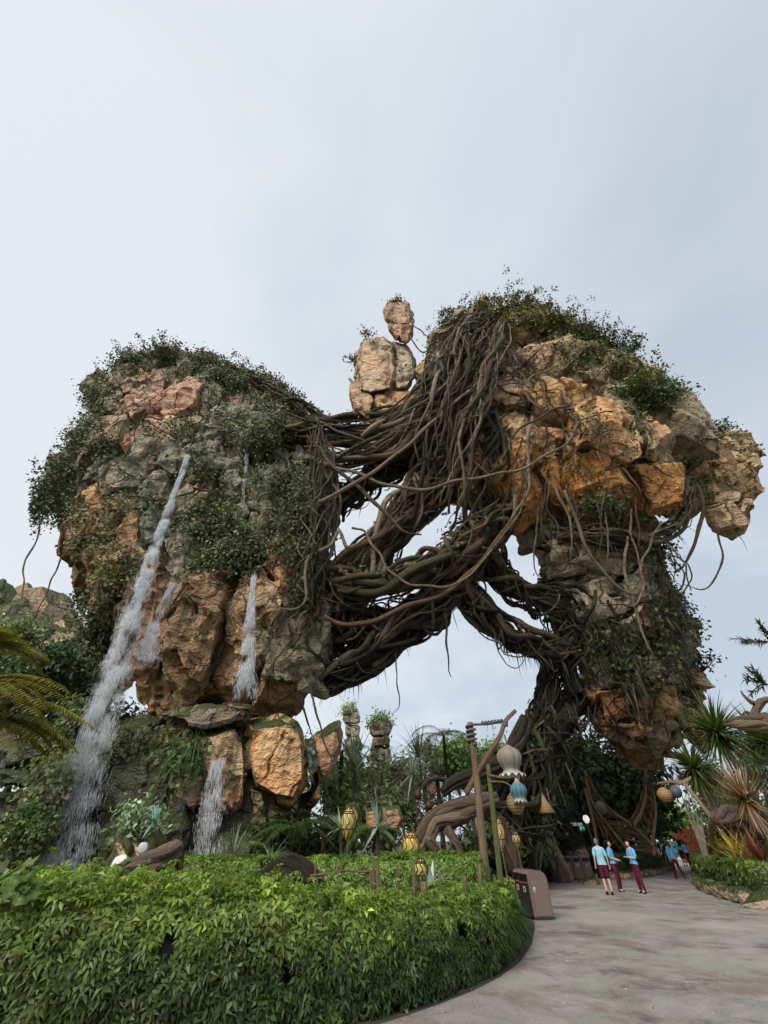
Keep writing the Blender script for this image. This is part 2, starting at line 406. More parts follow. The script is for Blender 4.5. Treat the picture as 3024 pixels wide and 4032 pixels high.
def soil_material():
    k = NT('soil'); p = k.pos(); a = k.noise(p, .5, 5); b = k.noise(p, 8, 5, .7)
    c = k.mix(k.ramp(a, .42, .58), (.05, .038, .026), (.035, .05, .018))
    c = k.mix(k.ramp(b, .3, .7), k.mix(1.0, c, (.5, .5, .5), 'MULTIPLY'), c)
    k.set(k.b.inputs['Base Color'], c); k.b.inputs['Roughness'].default_value = .95; k.bump(b, .7, .04); return k.m
def water_material():
    k = NT('falling_water')
    k.b.inputs['Base Color'].default_value = (.86, .89, .92, 1); k.b.inputs['Roughness'].default_value = .25
    tr = k.n('ShaderNodeBsdfTranslucent'); tr.inputs[0].default_value = (.9, .93, .95, 1)
    tp = k.n('ShaderNodeBsdfTransparent')
    m1 = k.n('ShaderNodeMixShader'); m1.inputs[0].default_value = .4
    k.t.links.new(k.b.outputs[0], m1.inputs[1]); k.t.links.new(tr.outputs[0], m1.inputs[2])
    m2 = k.n('ShaderNodeMixShader'); m2.inputs[0].default_value = .5
    k.t.links.new(m1.outputs[0], m2.inputs[1]); k.t.links.new(tp.outputs[0], m2.inputs[2]); k.t.links.new(m2.outputs[0], k.out.inputs[0])
    return k.m
def emit_material(name, col, s):
    k = NT(name); k.b.inputs['Base Color'].default_value = (*col, 1); k.b.inputs['Emission Color'].default_value = (*col, 1); k.b.inputs['Emission Strength'].default_value = s; return k.m
M_ROCK = rock_material(); M_BARK = bark_material(); M_WOOD = bark_material('driftwood', .25, .5); M_LEAF = leaf_material(); M_GLOSSY = leaf_material('hedge_leaf', .42, .3)
M_PLAIN = plain_material('painted'); M_METAL = plain_material('powder_coat', .45, .4, .05, 30.0); M_CLOTH = plain_material('cloth', .85, .15, .08, 60.0); M_SKIN = plain_material('skin', .5, .35, .05, 40.0)
M_STONE = plain_material('edging_stone', .85, .2, .3, 5.0)
M_PAVE = pavement_material(); M_SOIL = soil_material(); M_WATER = water_material()
# ------------------------------------------------------------ ground and plaza
def sheet(name, pts, z, mat, kind='structure'):
    me = bpy.data.meshes.new(name); me.from_pydata([(p[0], p[1], z) for p in pts], [], [list(range(len(pts)))]); me.update()
    o = link(name, me, mat); o['kind'] = kind; return o
sheet('ground', [(-900, -60), (900, -60), (900, 1500), (-900, 1500)], 0.0, M_SOIL)
EDGE = [(1380, 4060), (1460, 4030), (1590, 3990), (1720, 3945), (1850, 3895), (1960, 3840), (2040, 3780), (2085, 3715), (2098, 3650), (2090, 3600), (2085, 3560)]
edge_w = [GQ(*e) for e in EDGE]
front_line = [Vector((-16, 4.6, 0)), Vector((-9, 4.9, 0)), Vector((-5, 5.6, 0)), Vector((-2.4, 6.5, 0))] + edge_w[1:6] + [e + Vector((-.05 - .10 * k, .02, 0)) for k, e in enumerate(edge_w[6:9])]
plaza = [(-16, 4.45), (-9, 4.75), (-5, 5.45), (-2.4, 6.35)] + [(p.x + .02, p.y - .12) for p in edge_w[1:]]
far_edge = [GQ(2100, 3482), GQ(2190, 3472), GQ(2230, 3452), GQ(2320, 3450), GQ(2400, 3462), GQ(2470, 3460), GQ(2560, 3450), GQ(2640, 3425), GQ(2640, 3395)]
right_edge = [GQ(2800, 3395), GQ(2765, 3440), GQ(2752, 3475), GQ(2790, 3510), GQ(2880, 3540), GQ(3024, 3580)]
plaza += [(p.x, p.y) for p in far_edge] + [(p.x, p.y) for p in right_edge]
plaza += [(right_edge[-1].x + 6, right_edge[-1].y - 1.2), (40, 8), (40, -40), (-40, -40), (-40, 4.3)]
sheet('plaza', plaza, 0.004, M_PAVE)
LIGHTP = NT('pale_path'); LIGHTP.b.inputs['Base Color'].default_value = (.42, .38, .31, 1); LIGHTP.b.inputs['Roughness'].default_value = .9
LIGHTP.set(LIGHTP.b.inputs['Base Color'], LIGHTP.mix(LIGHTP.noise(LIGHTP.pos(), 2.0, 5), (.34, .31, .26), (.48, .44, .37)))
a, b = GQ(2560, 3412), GQ(2850, 3412); c_, d_ = GQ(2850, 3375), GQ(2560, 3375)
sheet('path', [(a.x, a.y), (b.x, b.y), (c_.x, c_.y), (d_.x, d_.y)], 0.012, LIGHTP.m)

# ------------------------------------------------------------ rock
def hull_block(pts3, outward=None, seed=None, L=.5, bev=.07, amp=.12, name='rock_block', sc_=None, center=None, strata=0.0, step=.28, step_f=.62):
    bm = bmesh.new()
    for p in pts3: bm.verts.new(p)
    try: r = bmesh.ops.convex_hull(bm, input=bm.verts)
    except Exception: bm.free(); return None
    bmesh.ops.delete(bm, geom=[v for v in bm.verts if not v.link_faces], context='VERTS')
    if len(bm.faces) < 4: bm.free(); return None
    bmesh.ops.dissolve_limit(bm, angle_limit=R(4), verts=bm.verts, edges=bm.edges)
    try: bmesh.ops.bevel(bm, geom=list(bm.edges), offset=bev, segments=1, affect='EDGES', clamp_overlap=True)
    except Exception: pass
    bmesh.ops.triangulate(bm, faces=bm.faces)
    for _ in range(5):
        ed = [e for e in bm.edges if e.calc_length() > L and (outward is None or ((e.verts[0].co + e.verts[1].co) / 2 - center).dot(outward) > -.5)]
        if not ed: break
        bmesh.ops.subdivide_edges(bm, edges=ed, cuts=1)
        bmesh.ops.triangulate(bm, faces=[f for f in bm.faces if len(f.verts) > 3])
        if len(bm.verts) > 2600: break
    for v in bm.verts:
        p = v.co
        d = noise.noise_vector(p * .45) * amp * 1.4 + noise.noise_vector(p * 1.3) * amp * .6
        if strata:
            s_ = noise.noise(Vector((p.x * .25, p.y * .25, p.z * 2.2)))
            n_ = v.normal; d += Vector((n_.x, n_.y, n_.z * .3)) * (strata * (1 if s_ > .05 else -.7) * min(1, abs(s_) * 4))
        if step:
            dv, pv = noise.voronoi(Vector((p.x, p.y, p.z * .8)) * step_f)
            hsh = noise.cell(pv[0] * 13.7); e_ = dv[1] - dv[0]
            n_ = v.normal; d += n_ * (hsh - .4) * step
            if e_ < .10: d -= n_ * (.10 - e_) * step * 4.5
        rid = 1 - abs(noise.noise(p * .55 + Vector((7, 3, 1)))) * 2
        if rid > .75: d -= v.normal * (rid - .75) * amp * 2.2
        v.co = p + d
    bmesh.ops.recalc_face_normals(bm, faces=bm.faces)
    me = bpy.data.meshes.new(name); bm.to_mesh(me); bm.free()
    for pl in me.polygons: pl.use_smooth = True
    me.set_sharp_from_angle(angle=R(21))
    return me

def poly_cell(N, D):
    """vertices of the convex cell N x <= D"""
    K = len(D); idx = np.array(list(itertools.combinations(range(K), 3)))
    A = N[idx]; det = np.linalg.det(A); ok = np.abs(det) > 1e-4
    A = A[ok]; B = D[idx[ok]]
    X = np.linalg.solve(A, B[:, :, None])[:, :, 0]
    ins = np.all(X @ N.T <= D + 1e-5, axis=1)
    X = X[ins]
    if len(X) < 4: return None
    return np.unique(np.round(X, 4), axis=0)

class Crag:
    """rows: (row, x left, x right, metres ahead, half depth)"""
    def __init__(s, rows, pw=2.4): s.rows = np.array(rows, float); s.pw = pw
    def frame(s, r):
        q = [np.interp(r, s.rows[:, 0], s.rows[:, k]) for k in range(1, 5)]
        A, B = P(q[0], r, q[2]), P(q[1], r, q[2]); C = (A + B) / 2
        w = (C - CAMV).normalized()
        return C, (B - A) / 2, w * q[3]
    def pt(s, phi, r, k=1.0):
        C, a, w = s.frame(r); c, n = math.cos(phi), math.sin(phi)
        e = 2 / s.pw
        return C + (a * (math.copysign(abs(c) ** e, c)) - w * (math.copysign(abs(n) ** e, n))) * k
    def nrm(s, phi, r):
        d = 4.0; lo, hi = s.rows[0, 0], s.rows[-1, 0]
        r1, r2 = max(lo, r - d), min(hi, r + d)
        u = s.pt(phi + .04, r) - s.pt(phi - .04, r); v = s.pt(phi, r2) - s.pt(phi, r1)
        n = u.cross(v)
        if n.length < 1e-6: return Vector((0, 0, 1))
        n.normalize()
        C, a, w = s.frame(r)
        if n.dot(s.pt(phi, r) - C) < 0: n = -n
        if r < lo + 10: n = (n + Vector((0, 0, 1.2))).normalized()
        if r > hi - 10: n = (n + Vector((0, 0, -1.2))).normalized()
        return n
    def core(s, name, parent, color, k=.86, nphi=28, nr=30):
        lo, hi = s.rows[0, 0], s.rows[-1, 0]; V = []
        for r in np.linspace(lo, hi, nr):
            for j in range(nphi): V.append(tuple(s.pt(2 * math.pi * j / nphi, r, k)))
        i0 = np.arange(nr - 1)[:, None] * nphi; j = np.arange(nphi)[None]; j2 = (j + 1) % nphi
        q = np.stack([i0 + j, i0 + j2, i0 + nphi + j2, i0 + nphi + j], -1).reshape(-1, 4)
        V = np.array(V); V2 = np.concatenate([V, V[:nphi].mean(0)[None], V[-nphi:].mean(0)[None]])
        t = [(len(V), (k_ + 1) % nphi, k_) for k_ in range(nphi)] + [(len(V) + 1, (nr - 1) * nphi + k_, (nr - 1) * nphi + (k_ + 1) % nphi) for k_ in range(nphi)]
        me = np_mesh(name, V2, [q, np.array(t)])
        return link(name, me, M_ROCK, parent, color)
    def blocks(s, parent, dist, colf, scale=(1, 1, 1), proud=(.1, .9), facets=4, gap=.05, L=.5, amp=.12, strata=0.0, seeds=(), back=.3, maxn=290, tilt=.55, bev=.07, lim=.62, fq=(.5, 1.35), topskip=.1):
        """split the crag's outside into separate stones"""
        lo, hi = s.rows[0, 0], s.rows[-1, 0]; S = np.array(scale)
        pts = []; info = []; cache = []
        rnd = random.Random(int(lo * 7 + hi))
        def far(p, dd):
            ps = np.array(tuple(p)) * S
            if not pts: return True
            while len(cache) < len(pts): cache.append((*pts[len(cache)][0], pts[len(cache)][1]))
            A = np.array(cache); return bool(np.all(np.sum((A[:, :3] - ps) ** 2, 1) > np.minimum(dd, A[:, 3]) ** 2))
        for (x, y, d_) in seeds:                                # stones the photograph shows large
            C, a, w = s.frame(y); q0 = (x - proj(C - a)[0]) / max(1, proj(C + a)[0] - proj(C - a)[0]) * 2 - 1
            q0 = max(-.97, min(.97, q0)); phi = math.acos(math.copysign(abs(q0) ** (s.pw / 2), q0))
            p = s.pt(phi, y)
            pts.append((np.array(tuple(p)) * S, d_)); info.append((p, s.nrm(phi, y), d_, y))
        for _ in range(9000):
            if len(pts) >= maxn: break
            r = rnd.uniform(lo, hi); phi = rnd.uniform(0, 2 * math.pi)
            if math.sin(phi) < -.3 and r < lo + (hi - lo) * topskip: continue
            if math.sin(phi) < -.35 and rnd.random() > back: continue
            dd = dist * rnd.uniform(.62, 1.35) * (1.0 if math.sin(phi) > -.35 else 1.7)
            p = s.pt(phi, r)
            if far(p, dd): pts.append((np.array(tuple(p)) * S, dd)); info.append((p, s.nrm(phi, r), dd, r))
        X = np.array([q for q, _ in pts]); out = []; ztop = max(q[0].z for q in info)
        for i, (p, n, dd, r) in enumerate(info):
            x = X[i]; d2 = np.sum((X - x) ** 2, 1); nb = np.argsort(d2)[1:17]
            N = []; D = []
            for j in nb:
                v = X[j] - x; l = np.linalg.norm(v)
                wgt = pts[i][1] / (pts[i][1] + pts[j][1])
                if l > dd * 3.4: continue
                u = v / l; N.append(u); D.append(u @ x + l * wgt - gap * .5)
            nn = np.array(tuple(n)) / S; nn /= np.linalg.norm(nn)
            t1 = np.cross(nn, [.2, .1, .97]); t1 /= np.linalg.norm(t1) + 1e-9; t2 = np.cross(nn, t1)
            h = rnd.uniform(*proud) * dd * .42
            ph0 = rnd.uniform(0, 6.28)
            m = nn + (t1 * math.cos(ph0) + t2 * math.sin(ph0)) * rnd.uniform(0, tilt); m /= np.linalg.norm(m); N.append(m); D.append(m @ x + h)
            for f in range(facets):
                a_ = ph0 + f * 2 * math.pi / max(1, facets) + rnd.uniform(-.5, .5); q = rnd.uniform(*fq)
                m = nn + (t1 * math.cos(a_) + t2 * math.sin(a_)) * q; m /= np.linalg.norm(m)
                N.append(m); D.append(m @ x + h * rnd.uniform(.72, 1.05) + dd * .17 * q * rnd.uniform(.6, 1.3))
            N.append(-nn); D.append(-nn @ x + dd * .75); N.append(np.array([0, 0, 1.0])); D.append(x[2] + (.45 if r < lo + (hi - lo) * .15 else 3.0) * dd)
            for a_ in range(5):                                 # limit sideways where there is no neighbour
                m = t1 * math.cos(a_ * 1.257) + t2 * math.sin(a_ * 1.257); N.append(m); D.append(m @ x + dd * lim)
            V = poly_cell(np.array(N), np.array(D))
            if V is None: continue
            V = V / S
            front = n.dot(CAMV - p) > -2
            me = hull_block([tuple(v) for v in V], n, None, L if front else L * 2.2, bev, amp, center=p, strata=strata)
            if me is None: continue
            px, py = proj(p)
            o = link('rock_block', me, M_ROCK, parent, colf(px, py, n, rnd)); out.append(o)
        return out
def tree_of(objs):
    V = []; F = []; off = 0
    for o in objs:
        me = o.data; n = len(me.vertices); co = np.empty(n * 3, dtype=np.float32); me.vertices.foreach_get('co', co); V.append(co.reshape(-1, 3))
        for pl in me.polygons: F.append([off + i for i in pl.vertices])
        off += n
    return BVHTree.FromPolygons([tuple(v) for v in np.concatenate(V)], F)
def lerp3(a, b, f): return tuple(x * (1 - f) + y * f for x, y in zip(a, b))
def jit(c, rnd, v=.14):
    k = math.exp(rnd.gauss(0, v)); return tuple(x * k * (1 + rnd.gauss(0, v * .25)) for x in c)

# the left crag with the waterfalls
LEFT = Crag([(762, 335, 370, 20.5, 0.6), (782, 285, 440, 20.8, 2.0), (808, 248, 520, 21.3, 3.6), (840, 215, 572, 21.8, 4.6), (880, 208, 630, 22.3, 5.4), (920, 195, 668, 22.8, 6.0), (980, 160, 680, 23.3, 6.5), (1040, 138, 705, 23.8, 6.8), (1090, 142, 715, 24, 6.8), (1150, 158, 700, 24.2, 6.6), (1200, 172, 684, 24.4, 6.3), (1260, 194, 676, 24.5, 6.0), (1320, 218, 674, 24.6, 5.6), (1380, 250, 674, 24.7, 5.2), (1430, 288, 664, 24.8, 4.8), (1475, 318, 648, 24.9, 4.2), (1508, 345, 628, 25, 3.2), (1530, 372, 605, 25, 1.5)], 2.5)
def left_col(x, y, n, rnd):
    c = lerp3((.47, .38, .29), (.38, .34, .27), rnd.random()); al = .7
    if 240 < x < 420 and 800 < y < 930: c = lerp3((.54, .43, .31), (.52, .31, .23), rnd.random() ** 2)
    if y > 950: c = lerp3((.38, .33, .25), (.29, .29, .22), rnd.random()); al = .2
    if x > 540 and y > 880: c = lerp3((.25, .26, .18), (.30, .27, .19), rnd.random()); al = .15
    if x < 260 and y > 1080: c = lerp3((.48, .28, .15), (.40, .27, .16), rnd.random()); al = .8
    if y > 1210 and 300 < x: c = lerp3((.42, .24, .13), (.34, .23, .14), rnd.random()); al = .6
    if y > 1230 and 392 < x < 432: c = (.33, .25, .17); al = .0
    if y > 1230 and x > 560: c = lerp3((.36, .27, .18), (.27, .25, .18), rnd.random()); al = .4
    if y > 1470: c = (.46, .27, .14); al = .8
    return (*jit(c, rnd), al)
t_left = empty('rock_crag', P(480, 1546, 25), 'tall mossy crag with waterfalls on the left, ivy hanging over its top', 'rock crag')
o_core_l = LEFT.core('rock_core', t_left, (.16, .13, .09), .82)
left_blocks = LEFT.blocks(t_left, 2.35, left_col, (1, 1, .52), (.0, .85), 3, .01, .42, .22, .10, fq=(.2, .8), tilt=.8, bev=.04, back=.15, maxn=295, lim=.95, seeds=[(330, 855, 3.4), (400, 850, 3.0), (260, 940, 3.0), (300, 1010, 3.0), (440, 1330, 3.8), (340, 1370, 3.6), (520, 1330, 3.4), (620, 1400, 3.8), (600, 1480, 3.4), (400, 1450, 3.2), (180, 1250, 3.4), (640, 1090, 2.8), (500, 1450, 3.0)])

# the right crag: a wide head on a narrow foot that hangs over the path
RIGHT = Crag([(668, 1075, 1112, 18.6, .7), (685, 1040, 1170, 18.8, 2.0), (708, 990, 1225, 19.2, 3.2), (745, 950, 1300, 19.7, 4.4), (785, 935, 1365, 20.2, 5.4), (830, 922, 1408, 20.8, 6.2), (870, 918, 1435, 21.3, 6.8), (920, 918, 1430, 21.8, 7.0),
              (980, 930, 1412, 22.4, 6.8), (1030, 965, 1392, 22.9, 6.2), (1075, 1015, 1380, 23.3, 5.2), (1110, 1075, 1365, 23.6, 3.6), (1132, 1110, 1350, 23.8, 1.6)], 2.6)
FOOT = Crag([(1090, 1135, 1385, 24.5, 3.0), (1150, 1148, 1402, 24.6, 4.2), (1200, 1170, 1425, 24.8, 4.6), (1260, 1200, 1440, 25.2, 4.7), (1320, 1238, 1448, 25.6, 4.3), (1365, 1270, 1455, 25.9, 3.6)], 2.4)
TOE = Crag([(1325, 1270, 1455, 26.4, 3.2), (1400, 1265, 1462, 26.6, 4.0), (1450, 1262, 1474, 26.9, 4.4), (1500, 1268, 1482, 27.2, 4.4), (1540, 1288, 1480, 27.5, 4.1), (1580, 1318, 1470, 27.7, 3.6), (1612, 1385, 1462, 27.9, 2.4), (1632, 1412, 1442, 28, .8)], 2.4)
def right_col(x, y, n, rnd):
    c = lerp3((.50, .35, .20), (.44, .34, .23), rnd.random())
    if y > 860: c = lerp3((.55, .33, .15), (.52, .36, .20), rnd.random())
    if n.z < -.25: c = lerp3((.55, .27, .09), (.46, .25, .10), rnd.random())
    if x > 1320 and y < 980: c = lerp3((.50, .39, .26), (.46, .37, .27), rnd.random())
    if x < 1010: c = lerp3(c, (.34, .29, .21), .6)
    if x < 1150 and 760 < y < 900 and rnd.random() < .4: c = (.34, .28, .24)
    return (*jit(c, rnd, .12), 1.0 if rnd.random() < .85 else .5)
def foot_col(x, y, n, rnd):
    c = lerp3((.42, .35, .26), (.35, .31, .24), rnd.random())
    if x > 1400: c = (.31, .30, .24)
    return (*jit(c, rnd, .1), .9)
def toe_col(x, y, n, rnd):
    c = lerp3((.36, .22, .13), (.40, .27, .16), rnd.random())
    if y < 1480: c = (.22, .19, .15)
    if x > 1440: c = lerp3(c, (.28, .25, .20), .6)
    if y > 1590: c = (.42, .27, .16)
    return (*jit(c, rnd, .1), .9)
t_right = empty('rock_crag', P(1430, 1644, 28), 'orange overhanging crag on the right, broad at its head and hanging over the path', 'rock crag')
RIGHT.core('rock_core', t_right, (.17, .12, .08), .84); FOOT.core('rock_core', t_right, (.15, .12, .09), .86); TOE.core('rock_core', t_right, (.14, .10, .07), .86)
right_blocks = RIGHT.blocks(t_right, 3.0, right_col, (1, 1, .85), (.1, 1.2), 3, .02, .42, .10, .03, maxn=170, back=.2, topskip=.26, lim=.85, tilt=.85, fq=(.35, 1.1), bev=.03,
    seeds=[(1400, 905, 6.0), (1265, 960, 5.4), (1060, 750, 4.6), (1110, 840, 4.2), (1120, 925, 4.4), (1180, 800, 4.2), (1250, 1050, 4.0), (1350, 1045, 4.2), (1200, 880, 4.0), (1315, 800, 3.4), (1340, 960, 4.4), (1000, 760, 4.0), (1010, 850, 4.4), (1240, 830, 3.6)])
foot_blocks = FOOT.blocks(t_right, 2.5, foot_col, (.85, .85, 1.1), (.05, .7), 3, .01, .42, .14, .16, maxn=60, tilt=.45, fq=(.3, .9), bev=.04, lim=.8)
toe_blocks = TOE.blocks(t_right, 2.2, toe_col, (.85, .85, 1.1), (.05, .7), 3, .01, .40, .14, .15, maxn=90, tilt=.4, fq=(.3, .9), bev=.04, lim=.8)

# smaller stones tied to the crags by the vines
BUD = Crag([(936, 1505, 1600, 22.6, .8), (950, 1490, 1618, 22.7, 2.2), (990, 1492, 1626, 22.8, 3.0), (1040, 1500, 1616, 22.9, 3.0), (1090, 1522, 1603, 23, 2.4), (1125, 1540, 1585, 23, 1.6), (1143, 1552, 1575, 23, .6)], 2.4)
t_bud = empty('hanging_rock', P(1560, 1143, 23), 'small rock with leafy top hung out beyond the right crag', 'rock')
BUD.core('rock_core', t_bud, (.2, .15, .1), .84)
bud_blocks = BUD.blocks(t_bud, 2.2, lambda x, y, n, r: (*jit(lerp3((.46, .36, .24), (.50, .36, .20), r.random()), r, .1), 1), (1, 1, .8), (.1, .7), 4, .05, .45, .1, .03, maxn=40)
NECK = Crag([(985, 1450, 1490, 23, .8), (1010, 1440, 1500, 23, 1.6), (1060, 1442, 1510, 23.2, 1.8), (1110, 1452, 1500, 23.4, 1.2)], 2.2)
t_neck = empty('hanging_rock', P(1475, 1110, 23.4), 'narrow rock wedged between the right crag and the small round rock', 'rock')
neck_blocks = NECK.blocks(t_neck, 1.5, lambda x, y, n, r: (*jit((.40, .33, .24), r, .1), 1), (1, 1, .8), (.1, .7), 4, .05, .45, .1, 0, maxn=20)
TAN = (.50, .40, .29, 1); 
def stacked(label, base, blocks):
    t = empty('hanging_rock', base, label, 'rock'); out = []
    for poly, Y, dp, col in blocks: out.append(px_boulder('rock_block', poly, Y, dp, col, None, parent=t, L=.45, amp=.16, bulge=.82, strata=.06))
    return out
torso_spec = ('tall tan boulder standing in the vines between the two crags', (825, 912, 21.7), [
    ([(786, 728), (830, 724), (852, 740), (860, 800), (850, 850), (800, 862), (770, 850), (768, 800), (776, 760)], 18.6, 5, (.50, .39, .27, 1)),
    ([(848, 735), (880, 742), (898, 775), (898, 820), (880, 850), (852, 852), (856, 790)], 19.2, 4, (.44, .36, .27, 1)),
    ([(756, 818), (800, 838), (812, 868), (800, 912), (785, 906), (764, 890), (753, 850)], 18.8, 4, (.46, .31, .20, 1)),
    ([(806, 850), (856, 842), (890, 848), (872, 892), (840, 912), (800, 912)], 19.0, 4, (.50, .32, .18, 1)),
    ([(766, 765), (782, 735), (792, 745), (786, 830), (764, 822)], 19.8, 3, (.44, .38, .29, 1))])
head_spec = ('small brown rock perched on the tall tan boulder, highest and alone against the sky', (870, 738, 20.3), [
    ([(838, 652), (862, 645), (884, 655), (893, 680), (888, 704), (850, 704), (830, 690), (826, 668)], 18.4, 3, (.44, .32, .22, 1)),
    ([(836, 692), (860, 688), (870, 725), (856, 738), (842, 716)], 18.6, 2.4, (.42, .29, .19, 1)),
    ([(854, 690), (893, 686), (892, 722), (882, 745), (862, 740)], 18.5, 2.8, (.46, .29, .19, 1))])
BEHIND = Crag([(1330, 1455, 1490, 29, 1.0), (1370, 1458, 1496, 29, 2.0), (1430, 1464, 1502, 29, 2.2), (1500, 1474, 1518, 29, 2.4), (1560, 1474, 1520, 29, 2.4), (1600, 1482, 1516, 29, 1.6)], 2.2)
t_behind = empty('rock_crag', P(1512, 1600, 30), 'slim tan rock showing behind the right edge of the overhanging crag', 'rock')
behind_blocks = BEHIND.blocks(t_behind, 1.5, lambda x, y, n, r: (*jit((.46, .33, .22), r, .1), 1), (1, 1, .7), (.1, .6), 4, .05, .5, .1, .03, maxn=30)

# the foot of the left crag: wet dark rocks behind the hedge
BASE = Crag([(1556, 330, 600, 22.4, 1.2), (1585, 265, 600, 22.2, 2.6), (1630, 205, 600, 22, 3.2), (1690, 150, 600, 21.8, 3.5), (1760, 125, 610, 21.6, 3.6), (1830, 110, 615, 21.5, 3.6), (1925, 100, 620, 21.5, 3.6)], 2.6)
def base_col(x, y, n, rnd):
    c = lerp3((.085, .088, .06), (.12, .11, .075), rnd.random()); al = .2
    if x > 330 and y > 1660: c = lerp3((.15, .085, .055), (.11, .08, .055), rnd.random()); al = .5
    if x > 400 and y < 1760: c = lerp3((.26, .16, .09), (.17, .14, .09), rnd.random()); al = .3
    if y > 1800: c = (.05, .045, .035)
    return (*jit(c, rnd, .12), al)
t_base = empty('rock_outcrop', P(350, 1925, 21.5), 'dark wet rock foot under the left crag where the waterfalls land', 'rock outcrop')
BASE.core('rock_core', t_base, (.05, .045, .035), .86)
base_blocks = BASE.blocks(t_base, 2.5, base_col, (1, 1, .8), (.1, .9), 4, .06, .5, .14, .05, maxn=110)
def px_boulder(name, poly, Yf, depth, color, label, cat='boulder', L=.4, amp=.13, back=.75, bulge=.7, parent=None, strata=.05):
    """a boulder with the outline poly, its front Yf metres ahead"""
    cx = sum(p[0] for p in poly) / len(poly); cy = sum(p[1] for p in poly) / len(poly)
    pts = []
    for (x, y) in poly:
        pts.append(P(x, y, Yf + depth * .45))
        pts.append(P(cx + (x - cx) * bulge, cy + (y - cy) * bulge, Yf))
        pts.append(P(cx + (x - cx) * back, cy + (y - cy) * back, Yf + depth))
    me = hull_block(pts, None, None, L, .09 if L > .3 else .03, amp, name=name, strata=strata if L > .3 else 0, step=.2 if L > .3 else 0)
    o = link(name, me, M_ROCK, parent, color)
    if parent is None: tag(o, label, cat)
    return o
torso_blocks = stacked(torso_spec[0], P(*torso_spec[1]), torso_spec[2]); head_blocks = stacked(head_spec[0], P(*head_spec[1]), head_spec[2])
boulders = [
    px_boulder('boulder', [(522, 1548), (600, 1536), (646, 1552), (672, 1600), (678, 1690), (645, 1748), (585, 1742), (540, 1715), (520, 1640)], 18.4, 3.8, (.52, .33, .17, .55), 'big orange boulder with a teal-stained right side below the left crag', bulge=.8, amp=.1, strata=.02),
    px_boulder('boulder', [(412, 1592), (470, 1570), (535, 1552), (545, 1640), (540, 1760), (500, 1790), (445, 1770), (418, 1690)], 18.7, 3.4, (.40, .27, .16, .1), 'brown boulder streaked green with algae, left of the big orange boulder', bulge=.8, strata=.02),
    px_boulder('boulder', [(655, 1588), (686, 1592), (692, 1640), (688, 1700), (668, 1712), (660, 1660)], 19.4, 2.2, (.22, .29, .24, .2), 'narrow grey-green rock column right of the big orange boulder', strata=0),
    px_boulder('boulder', [(682, 1580), (738, 1552), (740, 1585), (722, 1650), (690, 1720), (664, 1768), (672, 1690)], 20.0, 2.6, (.44, .27, .16, .9), 'reddish wedge of rock leaning right with its tip in the air', strata=.03),
    px_boulder('boulder', [(338, 1538), (372, 1528), (470, 1532), (540, 1520), (562, 1532), (520, 1560), (440, 1578), (390, 1570), (350, 1556)], 18.6, 3.0, (.20, .17, .13, .8), 'flat dark slab lying under the left crag, water dripping on it', amp=.1),
    px_boulder('boulder', [(470, 1525), (505, 1506), (545, 1512), (560, 1535), (510, 1545)], 18.9, 1.6, (.26, .20, .15, .7), 'grey stone lying on the flat dark slab', amp=.1),
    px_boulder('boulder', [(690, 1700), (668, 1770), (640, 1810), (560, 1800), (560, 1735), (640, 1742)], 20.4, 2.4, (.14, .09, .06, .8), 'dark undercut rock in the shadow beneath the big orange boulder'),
]
# slabs and far hills at the left edge
SLABS = [([(0, 1612), (60, 1596), (128, 1600), (135, 1622), (60, 1650), (0, 1660)], 20, (.085, .10, .075, .4), 'long dark ledge of layered rock at the left edge, upper one'),
         ([(-20, 1662), (50, 1655), (92, 1672), (80, 1700), (-20, 1708)], 18.5, (.10, .13, .10, .4), 'smooth grey-green ledge at the left edge below the layered one'),
         ([(-20, 1705), (60, 1700), (95, 1730), (70, 1790), (-20, 1800)], 17.8, (.10, .115, .09, .4), 'rounded mossy boulder at the left edge behind the big leaves'),
         ([(40, 1790), (110, 1770), (150, 1810), (140, 1880), (50, 1890)], 18.2, (.06, .07, .045, .4), 'low dark boulder at the foot of the long waterfall'),
         ([(-30, 1590), (20, 1560), (70, 1575), (60, 1600), (-30, 1640)], 22, (.20, .13, .09, .9), 'small brown rock between ferns at the left edge')]
for poly, Y, c, lb in SLABS: boulders.append(px_boulder('boulder', poly, Y, 2.6, c, lb, strata=.12, bulge=.75))
HILL = Crag([(1282, -60, 10, 70, 3), (1300, -90, 35, 70, 8), (1340, -120, 110, 70, 12), (1370, -140, 165, 70, 14), (1420, -150, 205, 70, 16), (1480, -160, 230, 70, 16)], 2.2)
t_hill = bpy.data.objects.new('hill', None); COL.objects.link(t_hill); t_hill.location = P(40, 1480, 70)
t_hill['kind'] = 'structure'
HILL.core('terrain', t_hill, (.12, .13, .08), .95)
hill_blocks = HILL.blocks(t_hill, 9, lambda x, y, n, r: (*(jit((.48, .36, .26), r, .12) if (y > 1340 and r.random() < .7) else jit((.18, .19, .12), r, .1)), .5), (1, 1, .7), (.1, .6), 4, .15, 2.0, .5, .1, maxn=40, bev=.3)
PILLARS = []
